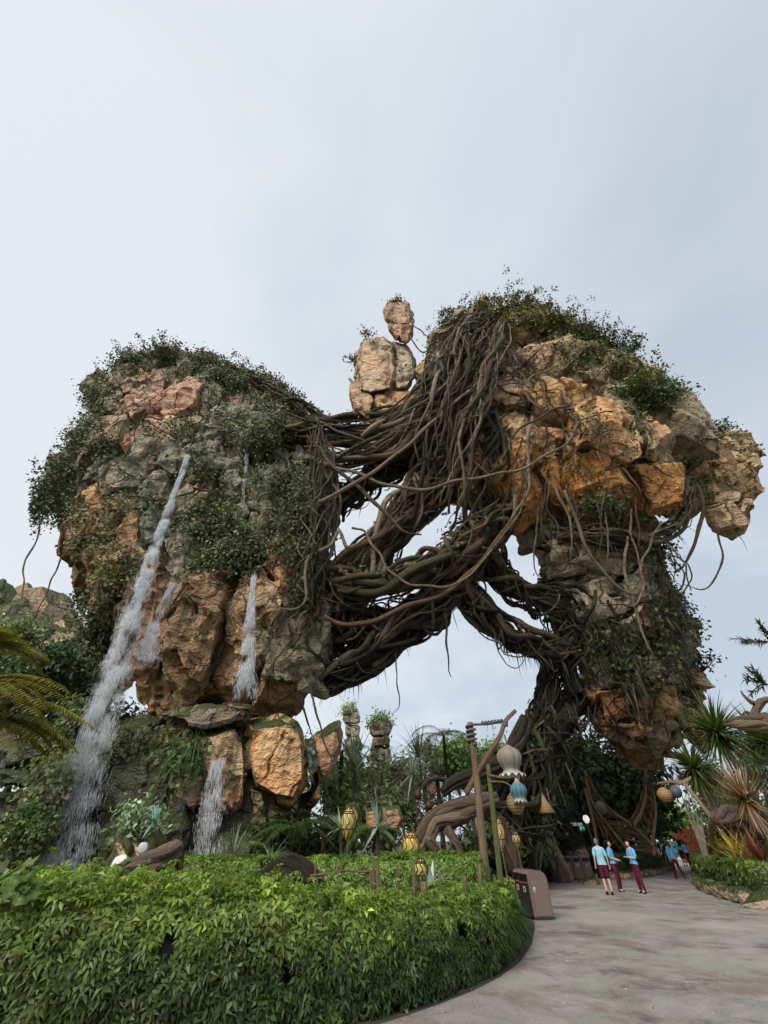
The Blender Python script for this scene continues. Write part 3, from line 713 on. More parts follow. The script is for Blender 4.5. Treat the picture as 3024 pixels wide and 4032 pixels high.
for lb, x0, x1, y0, y1, Y in [('distant rock pillar with a mossy top, the thinner of two beyond the arch', 741, 781, 1532, 1720, 62), ('distant pale rock pillar with a bushy green cap, the wider of two beyond the arch', 797, 848, 1556, 1740, 52)]:
    t = empty('rock_pillar', P((x0 + x1) / 2, y1, Y), lb, 'rock pillar'); w = x1 - x0; bl = []; y = y0
    for k, hh in enumerate((34, 30, 36, 40, 44)):
        o_ = w * .07 * (k % 2); bl.append(px_boulder('rock_block', [(x0 + o_ + w * .12, y), (x1 - w * .15, y - 2), (x1 - o_, y + hh * .3), (x1 - o_, y + hh * .8), (x1 - w * .1, y + hh), (x0 + w * .1, y + hh), (x0 + o_, y + hh * .7), (x0 + o_, y + hh * .25)], Y, 3.2, (.46, .42, .34, .4), None, parent=t, L=.8, amp=.2, bulge=.85, strata=.1)); y += hh - 4
    PILLARS.append((t, bl))
# ------------------------------------------------------------ vines and roots
def vpath(pts): return [np.array(tuple(P(x, y, Y))) for x, y, Y in pts]
def bundle(name, label, pts, Rb, n, r, colors, slim=.72,  turns=1.2, core=0.0, leaves=0, leafcol=(.045, .06, .02), fringe=0, cat='vine bundle', lsz=.26):
    """a rope of separate strands wound about a path; Rb: radius along the path"""
    Rb = np.atleast_1d(Rb) * slim; path = vpath(pts); t = empty(name, Vector(path[-1]), label, cat)
    m = 10 * (len(path) - 1); c, rr = catmull(np.array(path), np.interp(np.linspace(0, 1, len(path)), np.linspace(0, 1, len(np.atleast_1d(Rb))), np.atleast_1d(Rb)), m)
    T = np.gradient(c, axis=0); T = unit(T)
    u = np.cross(T, [0.1, .9, .3]); u = unit(u); w = np.cross(T, u)
    if core:
        mb = MB(); mb.tube(c, rr * core, 9, m, lump=.12); mb.build('root', M_BARK, t, tuple(x * .6 for x in colors[0]))
    for k in range(int(n * 1.35)):
        a0 = RNG.uniform(0, 6.28); tw = RNG.normal(0, turns * 1.3); f = math.sqrt(RNG.uniform(.15, 1)) * 1.0
        s0, s1 = sorted((max(0, RNG.uniform(-.35, .25)), min(1, RNG.uniform(.7, 1.35)))); i0, i1 = int(s0 * (m - 1)), int(s1 * (m - 1))
        i = np.arange(i0, i1 + 1); sarr = i / (m - 1); ang = a0 + tw * 2 * math.pi * sarr + .7 * np.sin(sarr * RNG.uniform(4, 11) + a0)
        fr = f * (1 + .3 * np.sin(sarr * RNG.uniform(5, 14) + a0 * 2))
        p = c[i] + (rr[i] * fr)[:, None] * (np.cos(ang)[:, None] * u[i] + np.sin(ang)[:, None] * w[i])
        r0 = r * .62 * min(2.1, math.exp(RNG.normal(0, .6))); q_ = RNG.uniform(0, 9, 6); ll = sarr * (len(path) - 1); p = p + (np.stack([np.sin(ll * 2.1 + q_[0]) + .6 * np.sin(ll * 4.7 + q_[1]), np.sin(ll * 2.3 + q_[2]), np.sin(ll * 1.9 + q_[3]) + .6 * np.sin(ll * 5.1 + q_[4])], 1)) * (rr[i] * .22)[:, None]; mb = MB()
        mb.tube(p[::2] if len(p) > 8 else p, [r0 * .7, r0, r0 * .95, r0 * .55], 6, max(8, int(len(i) * 1.5)), lump=.18, wob=r0 * .9)
        col = colors[int(RNG.integers(len(colors)))]; kk = math.exp(RNG.normal(0, .2)); mb.build('vine', M_BARK, t, tuple(x * kk for x in col))
    for k in range(int(n * .5)):                                  # thin stragglers on the outside
        a0 = RNG.uniform(0, 6.28); s0 = RNG.uniform(0, .6); s1 = min(1, s0 + RNG.uniform(.2, .6)); i = np.arange(int(s0 * (m - 1)), int(s1 * (m - 1)) + 1)
        if len(i) < 6: continue
        sarr = i / (m - 1); ang = a0 + RNG.normal(0, 1.6) * 2 * math.pi * sarr; fr = 1.08 + .3 * np.sin(sarr * RNG.uniform(8, 26) + a0) ** 2
        p = c[i] + (rr[i] * fr)[:, None] * (np.cos(ang)[:, None] * u[i] + np.sin(ang)[:, None] * w[i]); p[:, 2] -= .25 * np.sin(np.linspace(0, math.pi, len(i))); r0 = RNG.uniform(.03, .065); mb = MB()
        mb.tube(p[::2], [r0, r0, r0 * .5], 5, max(8, len(i)), lump=.15, wob=r0); mb.build('vine', M_BARK, t, [PA, GY, PA, BR][k % 4])
    if leaves:
        mb = MB(); i = RNG.integers(0, m, leaves); clump = RNG.normal(0, 1, (leaves, 3)); clump[:, 2] = np.abs(clump[:, 2]) * .8 - .15
        keep = np.array([noise.noise(Vector(c[j]) * .35) > -.08 for j in i]); i = i[keep]; clump = clump[keep]
        ctr = c[i] + unit(clump) * (rr[i] * RNG.uniform(.8, 1.15, len(i)))[:, None]
        pos = np.repeat(ctr, 7, 0) + RNG.normal(0, .26, (len(ctr) * 7, 3))
        add_leaves(mb, pos, np.repeat(unit(clump), 7, 0), lsz, col=leafcol, var=.4, asp=.7)
        o = mb.build('ivy', M_LEAF, t)
        o['kind'] = 'stuff'
    if fringe:                                                     # root hairs hanging from the underside
        mb = MB(); i = RNG.integers(0, m, fringe)
        b_ = c[i] + np.stack([RNG.normal(0, .4, fringe) * rr[i], RNG.normal(0, .4, fringe) * rr[i], -rr[i] * .8], 1)
        add_blades(mb, b_, np.stack([RNG.normal(0, .2, fringe), RNG.normal(0, .2, fringe), -np.ones(fringe)], 1), RNG.uniform(.4, 1.6, fringe), .07, .2, 3, (.04, .035, .025), .3)
        o = mb.build('root_fringe', M_LEAF, t); o['kind'] = 'stuff'
    return t
def vine(label, pts, r, col, group=None, name='hanging_vine', leaves=0, tip=.35, parent=None):
    mb = MB(); p = vpath(pts); mb.tube(p, [r, r, r * .8, r * tip], 6, 9 * len(p), lump=.15, wob=r * .8)
    o = mb.build(name, M_BARK, parent, col)
    if parent is None: tag(o, label, 'vine', group)
    return o
BR = (.135, .10, .072); RD = (.18, .105, .073); PA = (.30, .25, .185); DK = (.034, .028, .021); GN = (.075, .075, .042); GY = (.16, .14, .11)
B = bundle
B('vine_bundle', 'uppermost vine rope running from the left crag across to the tall boulder', [(540, 815, 20), (585, 838, 20), (640, 872, 20), (700, 905, 20), (760, 898, 19.6), (830, 893, 19), (890, 868, 18), (940, 800, 17)], [.9, .8, .45, .4, .5, .7], 9, .17, [BR, GN, PA, GY], leaves=220, fringe=30)
B('vine_bundle', 'thick mossy root cable under the uppermost rope, left of the tall boulder', [(620, 920, 19.5), (680, 935, 20), (740, 945, 20), (800, 938, 19.5), (860, 915, 19), (920, 870, 18), (960, 800, 17.2), (1010, 720, 16.6), (1060, 680, 16.4)], [1.5, 1.3, 1.1, 1.3, 1.6, 1.4, .8], 34, .19, [BR, GN, PA, DK, RD, GY], core=.55, leaves=330, fringe=60)
B('vine_bundle', 'reddish vine cable sweeping up from the left crag towards the right crag head', [(660, 985, 19.5), (720, 992, 19.5), (790, 985, 19.3), (850, 960, 19), (910, 915, 18.4), (970, 860, 17.8), (1030, 760, 17), (1060, 700, 16.6)], [.9, 1.0, 1.1, 1.4, 1.5, 1.2, .8], 24, .17, [RD, BR, PA, GN], leaves=60, fringe=40)
B('vine_bundle', 'dark twisted root trunk slanting up behind the vine cables', [(720, 1085, 21.5), (790, 1040, 21.5), (850, 1000, 21.2), (910, 950, 21), (960, 905, 20.6)], [1.9, 1.5, 1.4, 1.8], 26, .2, [DK, BR, DK], core=.55, fringe=60, cat='root')
B('vine_bundle', 'main braided root trunk climbing from the left crag to the underside of the right crag', [(690, 1330, 22), (760, 1250, 21.8), (820, 1180, 21.6), (880, 1110, 21.4), (940, 1040, 21), (1000, 970, 20.4), (1040, 890, 19.6), (1070, 800, 18.2)], [2.4, 1.8, 1.5, 1.7, 2.2, 2.4, 2.0, 1.0], 64, .19, [BR, DK, GN, GY, RD, PA], core=.45, leaves=420, fringe=70, cat='root')
B('vine_bundle', 'knotted brown trunk crossing in front of the braided trunk below the right crag head', [(700, 1230, 20.5), (760, 1262, 20.4), (830, 1262, 20.2), (900, 1240, 20), (970, 1205, 20), (1040, 1155, 20), (1090, 1105, 20.2), (1130, 1060, 20.6)], [1.1, 1.2, 1.0, 1.1, 1.3, 1.5, 1.3, 1.0], 26, .2, [BR, RD, PA, GN], core=.55, leaves=200, leafcol=(.10, .11, .05), fringe=40, cat='root')
B('vine_bundle', 'low black root arching from the left crag base up into the middle of the tangle', [(680, 1470, 22.5), (740, 1455, 22.4), (800, 1425, 22.2), (850, 1380, 22), (900, 1330, 21.8), (950, 1280, 21.6), (1000, 1215, 21.4), (1060, 1130, 21.4), (1110, 1060, 21.6)], [.7, .8, .9, 1.1, 1.3, 1.5, 1.5, 1.6, 1.4], 34, .2, [DK, BR, DK, GN], core=.6, leaves=70, fringe=140, cat='root')
B('vine_bundle', 'dark mat of roots filling the space beside the left crag under the tangle', [(700, 1300, 23), (740, 1340, 23), (790, 1360, 22.8), (850, 1340, 22.6), (910, 1290, 22.2)], [2.2, 2.1, 1.7, 1.4, 1.2], 30, .18, [DK, DK, BR], core=.35, fringe=60, cat='root')
B('vine_bundle', 'dark root mat below the first, hanging over the low black root', [(690, 1400, 23.4), (740, 1395, 23.2), (800, 1385, 23), (850, 1350, 22.8), (900, 1310, 22.6)], [1.5, 1.2, 1.0, 1.0, .9], 18, .16, [DK, DK, BR], fringe=80, cat='root')
B('vine_bundle', 'sagging root cable from the tangle down to the right crag foot, lower strand', [(985, 1215, 21.6), (1020, 1290, 21.8), (1060, 1340, 22), (1110, 1380, 22.4), (1170, 1402, 23), (1240, 1395, 23.6)], [1.2, 1.1, .9, .9, .9, 1.2], 26, .19, [DK, BR, GN, DK], core=.5, fringe=110, cat='root')
B('vine_bundle', 'sagging root cable from the tangle to the right crag foot, upper strand', [(1030, 1150, 21.4), (1070, 1225, 21.8), (1120, 1275, 22.4), (1180, 1300, 23), (1250, 1310, 23.6)], [1.3, 1.1, 1.0, 1.1, 1.5], 24, .19, [BR, DK, GN, GY], core=.5, fringe=80, cat='root')
B('vine_bundle', 'black roots wrapping the left side of the right crag foot', [(1180, 1250, 24.5), (1200, 1310, 24.4), (1215, 1370, 24.2), (1225, 1430, 24.2), (1235, 1500, 24.6)], [.9, 1.2, 1.4, 1.4, 1.0], 18, .13, [DK, DK, BR], core=.5, leaves=40, fringe=90, cat='root')
B('vine_bundle', 'dark root leg reaching from the right crag down to the ground', [(1200, 1400, 25), (1185, 1460, 25), (1178, 1520, 24.8), (1160, 1580, 24.5), (1140, 1640, 24.2), (1115, 1740, 24), (1085, 1885, 23.8)], [1.1, .75, .65, .9, 1.4, 1.7, 1.9], 50, .11, [DK, DK, DK, GN], core=.6, leaves=60, fringe=60, cat='root')
B('vine_bundle', 'slanting second leg of dark root under the right crag', [(1275, 1470, 26), (1240, 1520, 25.4), (1210, 1560, 25), (1180, 1600, 24.6), (1165, 1650, 24.4)], [1.1, 1.1, 1.2, 1.5, 1.5], 18, .14, [DK, DK, GN], core=.7, fringe=110, cat='root')
B('vine_bundle', 'vines draped down the left front of the right crag head', [(1055, 660, 16.6), (1010, 720, 16.4), (985, 800, 16.6), (960, 870, 17.2), (945, 940, 18), (950, 1010, 19)], [.8, 1.0, 1.2, 1.4, 1.5, 1.4], 16, .15, [PA, BR, GN, GY], turns=.5, leaves=80)
B('vine_bundle', 'vine fall over the middle of the right crag head, ending in the tangle', [(1085, 690, 16), (1062, 780, 16), (1030, 870, 16.4), (1005, 950, 17), (990, 1030, 18.2), (965, 1110, 19.4)], [.4, .7, 1.1, 1.4, 1.5, 1.3], 12, .16, [PA, BR, GY, RD, GN], turns=.4, leaves=60)
B('vine_bundle', 'loose curtain of dark vines behind the middle fall', [(1080, 900, 18), (1040, 1000, 19), (1020, 1080, 19.8), (990, 1160, 20.6)], [1.4, 1.8, 2.0, 1.5], 15, .16, [DK, BR, GN], turns=.4, fringe=60, leaves=60)
B('vine_bundle', 'pale vines looping round the waist of the right crag towards the small hanging rock', [(1180, 1150, 20.4), (1260, 1160, 20), (1340, 1165, 20), (1420, 1145, 20), (1480, 1100, 20.4), (1500, 1030, 20.8)], [.5, .8, .9, .8, .6, .4], 13, .11, [PA, BR, GN, DK], turns=.6, leaves=50, fringe=40)
B('vine_bundle', 'dark vines hanging down the right side of the crag foot', [(1420, 1170, 20.8), (1440, 1240, 20.8), (1450, 1310, 21), (1455, 1390, 21.6), (1450, 1460, 22.2)], [1.0, 1.2, 1.3, 1.2, .8], 8, .08, [DK, BR, DK, GN], turns=.25, leaves=60, fringe=40)
B('vine_bundle', 'hanging mat of thin dark roots under the crag foot, above its tip', [(1310, 1340, 22), (1330, 1400, 22.2), (1350, 1450, 22.6), (1360, 1500, 23)], [1.2, 1.6, 1.6, 1.0], 13, .055, [DK, BR, GN], turns=.2, leaves=90, fringe=120)
B('vine_bundle', 'mossy strands hanging down the right face of the left crag', [(680, 930, 19.2), (700, 1030, 19.2), (690, 1130, 19.4), (680, 1230, 19.8), (670, 1330, 20.6)], [.9, 1.2, 1.3, 1.2, .6], 26, .09, [GN, GY, BR], turns=.2, leaves=120)
# single vines one can follow
VINES = [
 ('long thin vine dangling free at far left, the outer of two', [(93, 1110, 21), (80, 1160, 21), (55, 1215, 21), (48, 1280, 21), (53, 1340, 21)], .055, PA),
 ('thin vine slanting from the left crag side down to the trees, the inner of two', [(190, 1130, 19), (140, 1195, 19.5), (115, 1245, 20), (92, 1300, 20.5), (66, 1345, 21)], .05, PA),
 ('reddish vine swinging across below the tangle from the left crag to the right crag', [(700, 1332, 18.6), (745, 1350, 18.6), (800, 1342, 18.6), (860, 1315, 18.6), (920, 1300, 18.6), (985, 1265, 18.6), (1040, 1210, 18.6), (1090, 1140, 18.4), (1125, 1060, 18), (1140, 960, 17.6), (1145, 900, 17.4)], .13, RD),
 ('pale thin vine hanging in a wide loop under the tangle', [(760, 1140, 18.4), (790, 1150, 18.4), (820, 1200, 18.4), (850, 1245, 18.4), (920, 1265, 18.4), (985, 1262, 18.3), (1040, 1215, 18.2), (1090, 1150, 18), (1130, 1090, 17.6), (1138, 1000, 17.2)], .075, PA),
 ('brown vine crossing the gap from the left crag down towards the tangle', [(690, 965, 18.6), (735, 1020, 18.4), (780, 1060, 18.4), (830, 1110, 18.4), (870, 1145, 18.6), (910, 1155, 19)], .15, BR),
 ('pale vine curving from the left crag up across to the right crag front', [(700, 1000, 18.4), (770, 1025, 18.2), (850, 1050, 18), (930, 1052, 17.8), (1010, 1035, 17.4), (1090, 1025, 17), (1150, 1000, 16.6), (1220, 955, 16.2), (1262, 900, 15.8), (1290, 878, 15.8), (1325, 900, 16)], .12, PA),
 ('long smooth vine rising straight from the left crag to the right crag top', [(690, 1085, 18.2), (760, 1050, 18), (830, 1000, 17.8), (900, 945, 17.4), (960, 890, 17), (1020, 835, 16.4), (1075, 790, 15.8), (1100, 745, 15.4), (1098, 700, 15.4)], .14, PA),
 ('pale vine knot looping beside the left crag', [(690, 1190, 18.6), (720, 1180, 18.4), (735, 1150, 18.4), (745, 1185, 18.4), (770, 1175, 18.4), (800, 1140, 18.6)], .12, PA),
 ('pale hooked vine low on the right face of the left crag', [(668, 1200, 18.6), (662, 1250, 18.6), (655, 1300, 18.6), (630, 1318, 18.6), (590, 1310, 18.6)], .09, PA),
 ('thin vine hanging straight down in the middle of the arch', [(964, 1300, 21), (962, 1340, 21), (964, 1400, 21), (974, 1462, 21)], .075, BR),
 ('hair-thin vine hanging with a bent tip under the left half of the arch', [(853, 1400, 21.6), (856, 1450, 21.6), (862, 1500, 21.6), (862, 1525, 21.6), (848, 1542, 21.6)], .035, BR),
 ('U-shaped vine loop below the middle of the tangle', [(905, 1340, 21), (930, 1365, 21), (950, 1370, 21), (962, 1340, 21), (975, 1310, 21)], .09, DK),
 ('thin vine sagging in a long loop under the right half of the arch', [(1060, 1355, 21.6), (1085, 1420, 21.6), (1110, 1445, 21.6), (1130, 1430, 21.8), (1150, 1390, 22)], .03, BR),
 ('short stub of vine curling up below the low black root', [(770, 1432, 21.4), (785, 1452, 21.4), (815, 1455, 21.4)], .08, DK),
 ('vine dropping from the left crag bottom past the leaning rock wedge', [(668, 1470, 19.5), (680, 1530, 19.4), (700, 1600, 19.2), (735, 1680, 19)], .05, BR),
 ('second thin vine from the left crag bottom, left of the other', [(632, 1480, 18.6), (655, 1540, 18.6), (672, 1585, 18.5)], .06, DK),
 ('pale vine falling down the front of the right crag, leftmost of the long ones', [(1150, 900, 16.8), (1140, 980, 17), (1138, 1060, 17.4), (1110, 1120, 18.2), (1080, 1150, 18.6)], .11, PA),
 ('pale double-bent vine hanging below the right crag head', [(1190, 1020, 17.2), (1205, 1070, 17.6), (1235, 1130, 18.2), (1232, 1200, 19)], .10, PA),
 ('forked pale vine hanging below the orange blocks', [(1218, 1060, 17.2), (1250, 1130, 18), (1285, 1210, 19), (1320, 1260, 19.6), (1365, 1280, 19.8), (1385, 1255, 19.8)], .11, PA),
 ('thin straight vine hanging beside the forked pale vine', [(1290, 1080, 17.4), (1300, 1160, 18.4), (1295, 1210, 19)], .05, BR),
 ('long pale vine reaching down the foot of the right crag to its dark roots', [(1355, 1160, 19.4), (1345, 1220, 19.6), (1370, 1290, 19.8), (1390, 1380, 20.4), (1412, 1420, 20.6)], .09, PA),
 ('twisted pale vine on the crag foot right of the long pale one', [(1430, 1130, 19.4), (1400, 1180, 19.4), (1380, 1230, 19.6), (1395, 1270, 19.8), (1370, 1305, 19.8), (1330, 1290, 19.8)], .08, PA),
 ('wavy vine falling under the right crag tip between pale roots', [(1380, 1440, 21), (1390, 1500, 21.4), (1400, 1560, 21.8)], .06, BR),
 ('thin vine hanging in a round loop below the small hanging rock', [(1552, 1140, 21.4), (1558, 1200, 21.4), (1545, 1255, 21.4), (1515, 1273, 21.4), (1475, 1262, 21.6)], .06, BR),
 ('brown vine dropping beside the small hanging rock', [(1508, 1050, 20.6), (1515, 1110, 20.8), (1512, 1160, 20.8), (1490, 1205, 21), (1470, 1230, 21.2)], .13, BR),
 ('wiry vine ending in the air under the small hanging rock', [(1580, 1130, 22), (1600, 1160, 22), (1614, 1190, 22)], .025, BR),
 ('pale vine crossing the orange blocks from upper right to lower left', [(1200, 790, 15.6), (1175, 800, 15.6), (1150, 815, 15.6), (1125, 845, 15.8)], .09, PA),
 ('brown twisted vine across the orange blocks above the long dark hollow', [(1235, 870, 15.6), (1200, 885, 15.6), (1165, 905, 15.8), (1120, 930, 16.2), (1090, 960, 16.6)], .10, BR),
 ('thin pale root dangling at the right of the orange blocks', [(1345, 1010, 16.4), (1375, 1050, 16.8), (1395, 1085, 17.4)], .05, PA),
 ('thin root dangling between the two lowest orange blocks', [(1290, 975, 16.2), (1310, 1030, 16.8), (1320, 1075, 17.4)], .05, PA),
 ('wispy vine reaching from the small perched rock to the right crag', [(890, 700, 18.4), (915, 720, 17.8), (940, 735, 17.2)], .07, BR),
 ('second vine tying the small perched rock to the right crag, the lower one', [(885, 725, 18.6), (905, 755, 18), (940, 765, 17.4)], .08, BR),
 ('vine wrapped round the bottom of the tall tan boulder', [(770, 875, 19.4), (800, 892, 18.6), (850, 880, 18.2), (890, 850, 18)], .13, BR),
]
for lb, pts, r, c in VINES: vine(lb, pts, r, c)
for k in range(16):                                               # more strands on the right crag, too alike to tell apart
    x = RNG.uniform(1160, 1400); y = RNG.uniform(1040, 1110); L = RNG.uniform(60, 170)
    Y = 17.6 + (y - 1040) * .012
    vine('thin root strand hanging in the fringe below the orange blocks', [(x, y, Y), (x + RNG.uniform(-10, 16), y + L * .4, Y + .6), (x + RNG.uniform(-10, 26), y + L * .75, Y + 1.2), (x + RNG.uniform(-10, 30), y + L, Y + 1.7)], RNG.uniform(.035, .07), [BR, PA, DK][k % 3], 'root fringe below the orange blocks')

# ------------------------------------------------------------ ivy and moss on the crags
def ivy(name, label, tree, patches, dens, size=.3, top_rows=None, flowers=0, colors=((.046, .062, .024), (.095, .112, .04)), hang=.35, par=None):
    mb = MB(); tot = 0
    for (cx, cy, rx, ry, *o) in patches:
        dk = o[0] if o else 1.0; cc = o[1] if len(o) > 1 else None
        n = int(dens * dk * rx * ry / 100)
        for _ in range(n):
            a = RNG.uniform(0, 6.28); q = math.sqrt(RNG.uniform(0, 1)) * (1 + .25 * noise.noise(Vector((cx + math.cos(a) * 2, cy + math.sin(a) * 2, 3))))
            x, y = cx + rx * q * math.cos(a) * RNG.uniform(.8, 1.15), cy + ry * q * math.sin(a) * RNG.uniform(.8, 1.15)
            d = ray(x, y).normalized(); h = tree.ray_cast(CAMV, d)
            if h[0] is None:
                continue
            if noise.noise(h[0] * .55) < -.22 * (1.3 - q) - .05: continue
            nr = h[1]; k = int(RNG.integers(8, 15)); ctr = np.array(tuple(h[0] + nr * RNG.uniform(.05, .4)))
            pos = ctr + RNG.normal(0, hang, (k, 3)) * np.array([1, 1, .9]); pos[:, 2] -= np.abs(RNG.normal(0, .2, k))
            base = np.array(lerp3(colors[0], colors[1], RNG.uniform(0, 1))) if cc is None else np.array(cc) * RNG.uniform(.6, 1.2)
            n3 = np.repeat(np.array([tuple(nr + Vector((0, -.2, .7)))]), k, 0)
            add_leaves(mb, pos, n3, size, col=base, var=.38, asp=.75, droop=.35); tot += k
            if flowers and RNG.uniform() < flowers:
                add_leaves(mb, ctr[None] + RNG.normal(0, .3, (2, 3)), np.array([[0, -1, .2]] * 2), .17, col=(.6, .62, .56), var=.1, asp=.9)
    o = mb.build(name, M_LEAF, par); tag(o, label, 'ivy', kind='stuff'); return o
bv_l = tree_of(left_blocks); bv_r = tree_of(right_blocks + foot_blocks + toe_blocks); bv_s = tree_of(bud_blocks + neck_blocks + torso_blocks + head_blocks + behind_blocks); bv_b = tree_of(base_blocks + boulders)
# webs of thin vines clinging to the rock faces
def web(label, tree, x0, x1, y0, y1, n, r, cols, dx=.25, steps=(5, 9), step=34):
    t = None
    for k in range(n):
        x, y = RNG.uniform(x0, x1), RNG.uniform(y0, y1); a = RNG.normal(1.57, .55) if RNG.uniform() < .75 else RNG.uniform(0, 6.28); pts = []
        for _ in range(int(RNG.integers(*steps))):
            h = tree.ray_cast(CAMV, ray(x, y).normalized())
            if h[0] is not None:
                q = h[0] + h[1] * RNG.uniform(.06, .3) - Vector((0, .12, 0))
                if pts and (q - pts[-1]).length > 4: break
                pts.append(q)
            a += RNG.normal(0, .42); x += math.cos(a) * step; y += math.sin(a) * step
        if len(pts) < 3: continue
        if t is None: t = empty('vine_web', pts[0], label, 'vine web')
        r0 = r * math.exp(RNG.normal(0, .45)); mb = MB(); mb.tube([tuple(q) for q in pts], [r0, r0, r0 * .7, r0 * .3], 5, 7 * len(pts), lump=.2, wob=r0 * 1.2)
        if len(pts) > 4:
            j = int(RNG.integers(1, len(pts) - 2)); q = pts[j]; mb.tube([tuple(q), tuple(q + Vector((RNG.normal(0, .5), -.2, RNG.normal(-.6, .5)))), tuple(q + Vector((RNG.normal(0, 1.0), -.1, RNG.normal(-1.3, .6))))], [r0 * .7, r0 * .5, r0 * .2], 5, 10, lump=.2)
        mb.build('vine', M_BARK, t, cols[k % len(cols)])
web('thin vines crawling over the left part of the right crag face', bv_r, 940, 1150, 690, 960, 46, .075, [PA, GY, BR, GN])
web('scattered thin vines on the orange blocks of the right crag', bv_r, 1150, 1400, 740, 1020, 26, .05, [PA, BR, GY])
web('tangle of thin dark vines over the foot of the right crag', bv_r, 1200, 1470, 1120, 1420, 14, .05, [BR, PA, DK, GN, GY])
web('dark rootlets hanging on the tip of the right crag', bv_r, 1260, 1480, 1380, 1540, 24, .045, [DK, BR])
web('thin mossy vines on the right part of the left crag face', bv_l, 560, 710, 880, 1330, 46, .055, [GY, PA, GN, BR])
web('fine vines trailing over the left half of the left crag', bv_l, 150, 540, 850, 1250, 26, .04, [GY, BR, GN])
YL = (.115, .115, .028); GR = (.06, .085, .022)
ivy('ivy', 'dark green ivy and creepers covering ledges of the left crag', bv_l, [
    (340, 770, 90, 28, 1.5), (430, 790, 95, 35, 1.6), (270, 795, 55, 35, 1.4), (500, 815, 60, 40, 1.6), (560, 850, 60, 40, 1.5), (620, 885, 60, 45, 1.5), (650, 930, 45, 45, 1.3), (220, 850, 35, 35, 1.2), (195, 900, 40, 45, 1.2), (165, 960, 45, 45, 1.6), (120, 1010, 50, 40, 2.0), (105, 1060, 30, 45, 2.0),
    (340, 935, 55, 22, 1.2), (430, 925, 90, 28, 1.5), (530, 930, 80, 35, 1.5), (600, 960, 55, 40, 1.3), (230, 970, 30, 45, .8), (470, 880, 30, 45, .8, GR), (440, 1010, 40, 45, 1.0), (470, 1140, 85, 65, 1.5), (510, 1205, 75, 40, 1.5), (450, 1210, 60, 35, 1.3), (500, 1070, 55, 55, 1.0),
    (640, 1040, 55, 90, 1.1), (620, 1140, 70, 60, 1.1), (660, 1230, 35, 80, 1.0), (185, 1150, 28, 60, 1.1), (255, 1110, 38, 50, .6), (240, 1190, 34, 40, .5), (330, 1075, 45, 30, .8), (285, 1240, 40, 40, .5), (195, 1330, 35, 60, 1.6), (230, 1280, 30, 50, 1.0), (210, 1400, 35, 40, 1.4), (380, 1080, 20, 60, .6), (690, 1100, 30, 120, .8), (150, 1090, 30, 40, 1.0), (590, 1010, 40, 50, .8)], 4.6, .215, flowers=.05)
ivy('ivy', 'green and yellow-green creepers on the right crag, thickest along its top', bv_r, [
    (1130, 680, 60, 30, 2.2, YL), (1190, 705, 50, 35, 2.0, YL), (1080, 680, 45, 22, 1.6), (1000, 700, 60, 25, 1.6), (1250, 735, 60, 30, 1.8), (1310, 755, 50, 28, 1.8, GR), (1355, 775, 40, 25, 1.6), (1390, 845, 75, 22, 2.0, GR), (1440, 850, 40, 25, 2.0, GR), (1255, 790, 45, 25, 1.5, GR), (1360, 890, 14, 50, 1.0, GR), (1300, 915, 45, 22, 1.1),
    (1100, 880, 32, 16, 1.1, GR), (1330, 985, 35, 15, .8), (1230, 1000, 30, 20, .8), (960, 740, 40, 40, .8), (1290, 1090, 70, 30, 1.0), (1430, 1190, 30, 50, .7), (1420, 1280, 30, 50, .6, GR), (1330, 1390, 70, 35, 1.2), (1380, 1440, 70, 50, 1.0), (1470, 1330, 28, 80, 1.4), (1500, 1440, 20, 50, 1.6), (1440, 1160, 50, 30, 1.0), (1280, 1130, 80, 25, .7), (1170, 790, 14, 50, .5)], 3.8, .23)
ivy('ivy', 'tufts of creeper growing on the small hanging rocks', bv_s, [(1560, 945, 55, 16, 1.5), (1515, 1050, 22, 45, 1.2), (1590, 965, 30, 22, 1.0), (1470, 1010, 25, 18, 1.0), (800, 728, 30, 10, .9), (765, 790, 8, 40, .5), (860, 655, 25, 8, 1.4), (890, 680, 8, 22, 1.0), (870, 800, 20, 40, .4), (1495, 1360, 15, 30, 1.0)], 2.0, .26)
ivy('ivy', 'grassy ferns and creepers over the wet rocks under the left crag', bv_b, [(320, 1600, 70, 28, 1.2), (250, 1620, 40, 30, .8), (395, 1640, 30, 40, 1.2, (.06, .10, .03)), (600, 1775, 40, 22, .6), (300, 1800, 60, 40, .5), (180, 1660, 25, 40, .6), (50, 1720, 40, 30, .5, GR)], 2.2, .26)
def sprig(label, x, y, Y, h, n, col=(.04, .05, .025), parent=None):
    t = empty('shrub', P(x, y, Y), label, 'shrub'); base = np.array(tuple(P(x, y, Y))); mb = MB(); lb = MB()
    for k in range(n):
        d = unit(np.array([RNG.normal(0, .6), RNG.normal(0, .4), RNG.uniform(.5, 1.2)])); L = h * RNG.uniform(.5, 1.1)
        pts = [base, base + d * L * .5 + RNG.normal(0, .06, 3), base + d * L + RNG.normal(0, .1, 3)]
        mb.tube(pts, [.05, .035, .015], 5, 6)
        q = np.concatenate([pts[1][None] + RNG.normal(0, .2, (6, 3)), pts[2][None] + RNG.normal(0, .26, (14, 3))])
        add_leaves(lb, q, rand_dirs(len(q), .5), .26, col=col, var=.35, asp=.6)
    mb.build('stem', M_BARK, t, BR); lb.build('foliage', M_LEAF, t)
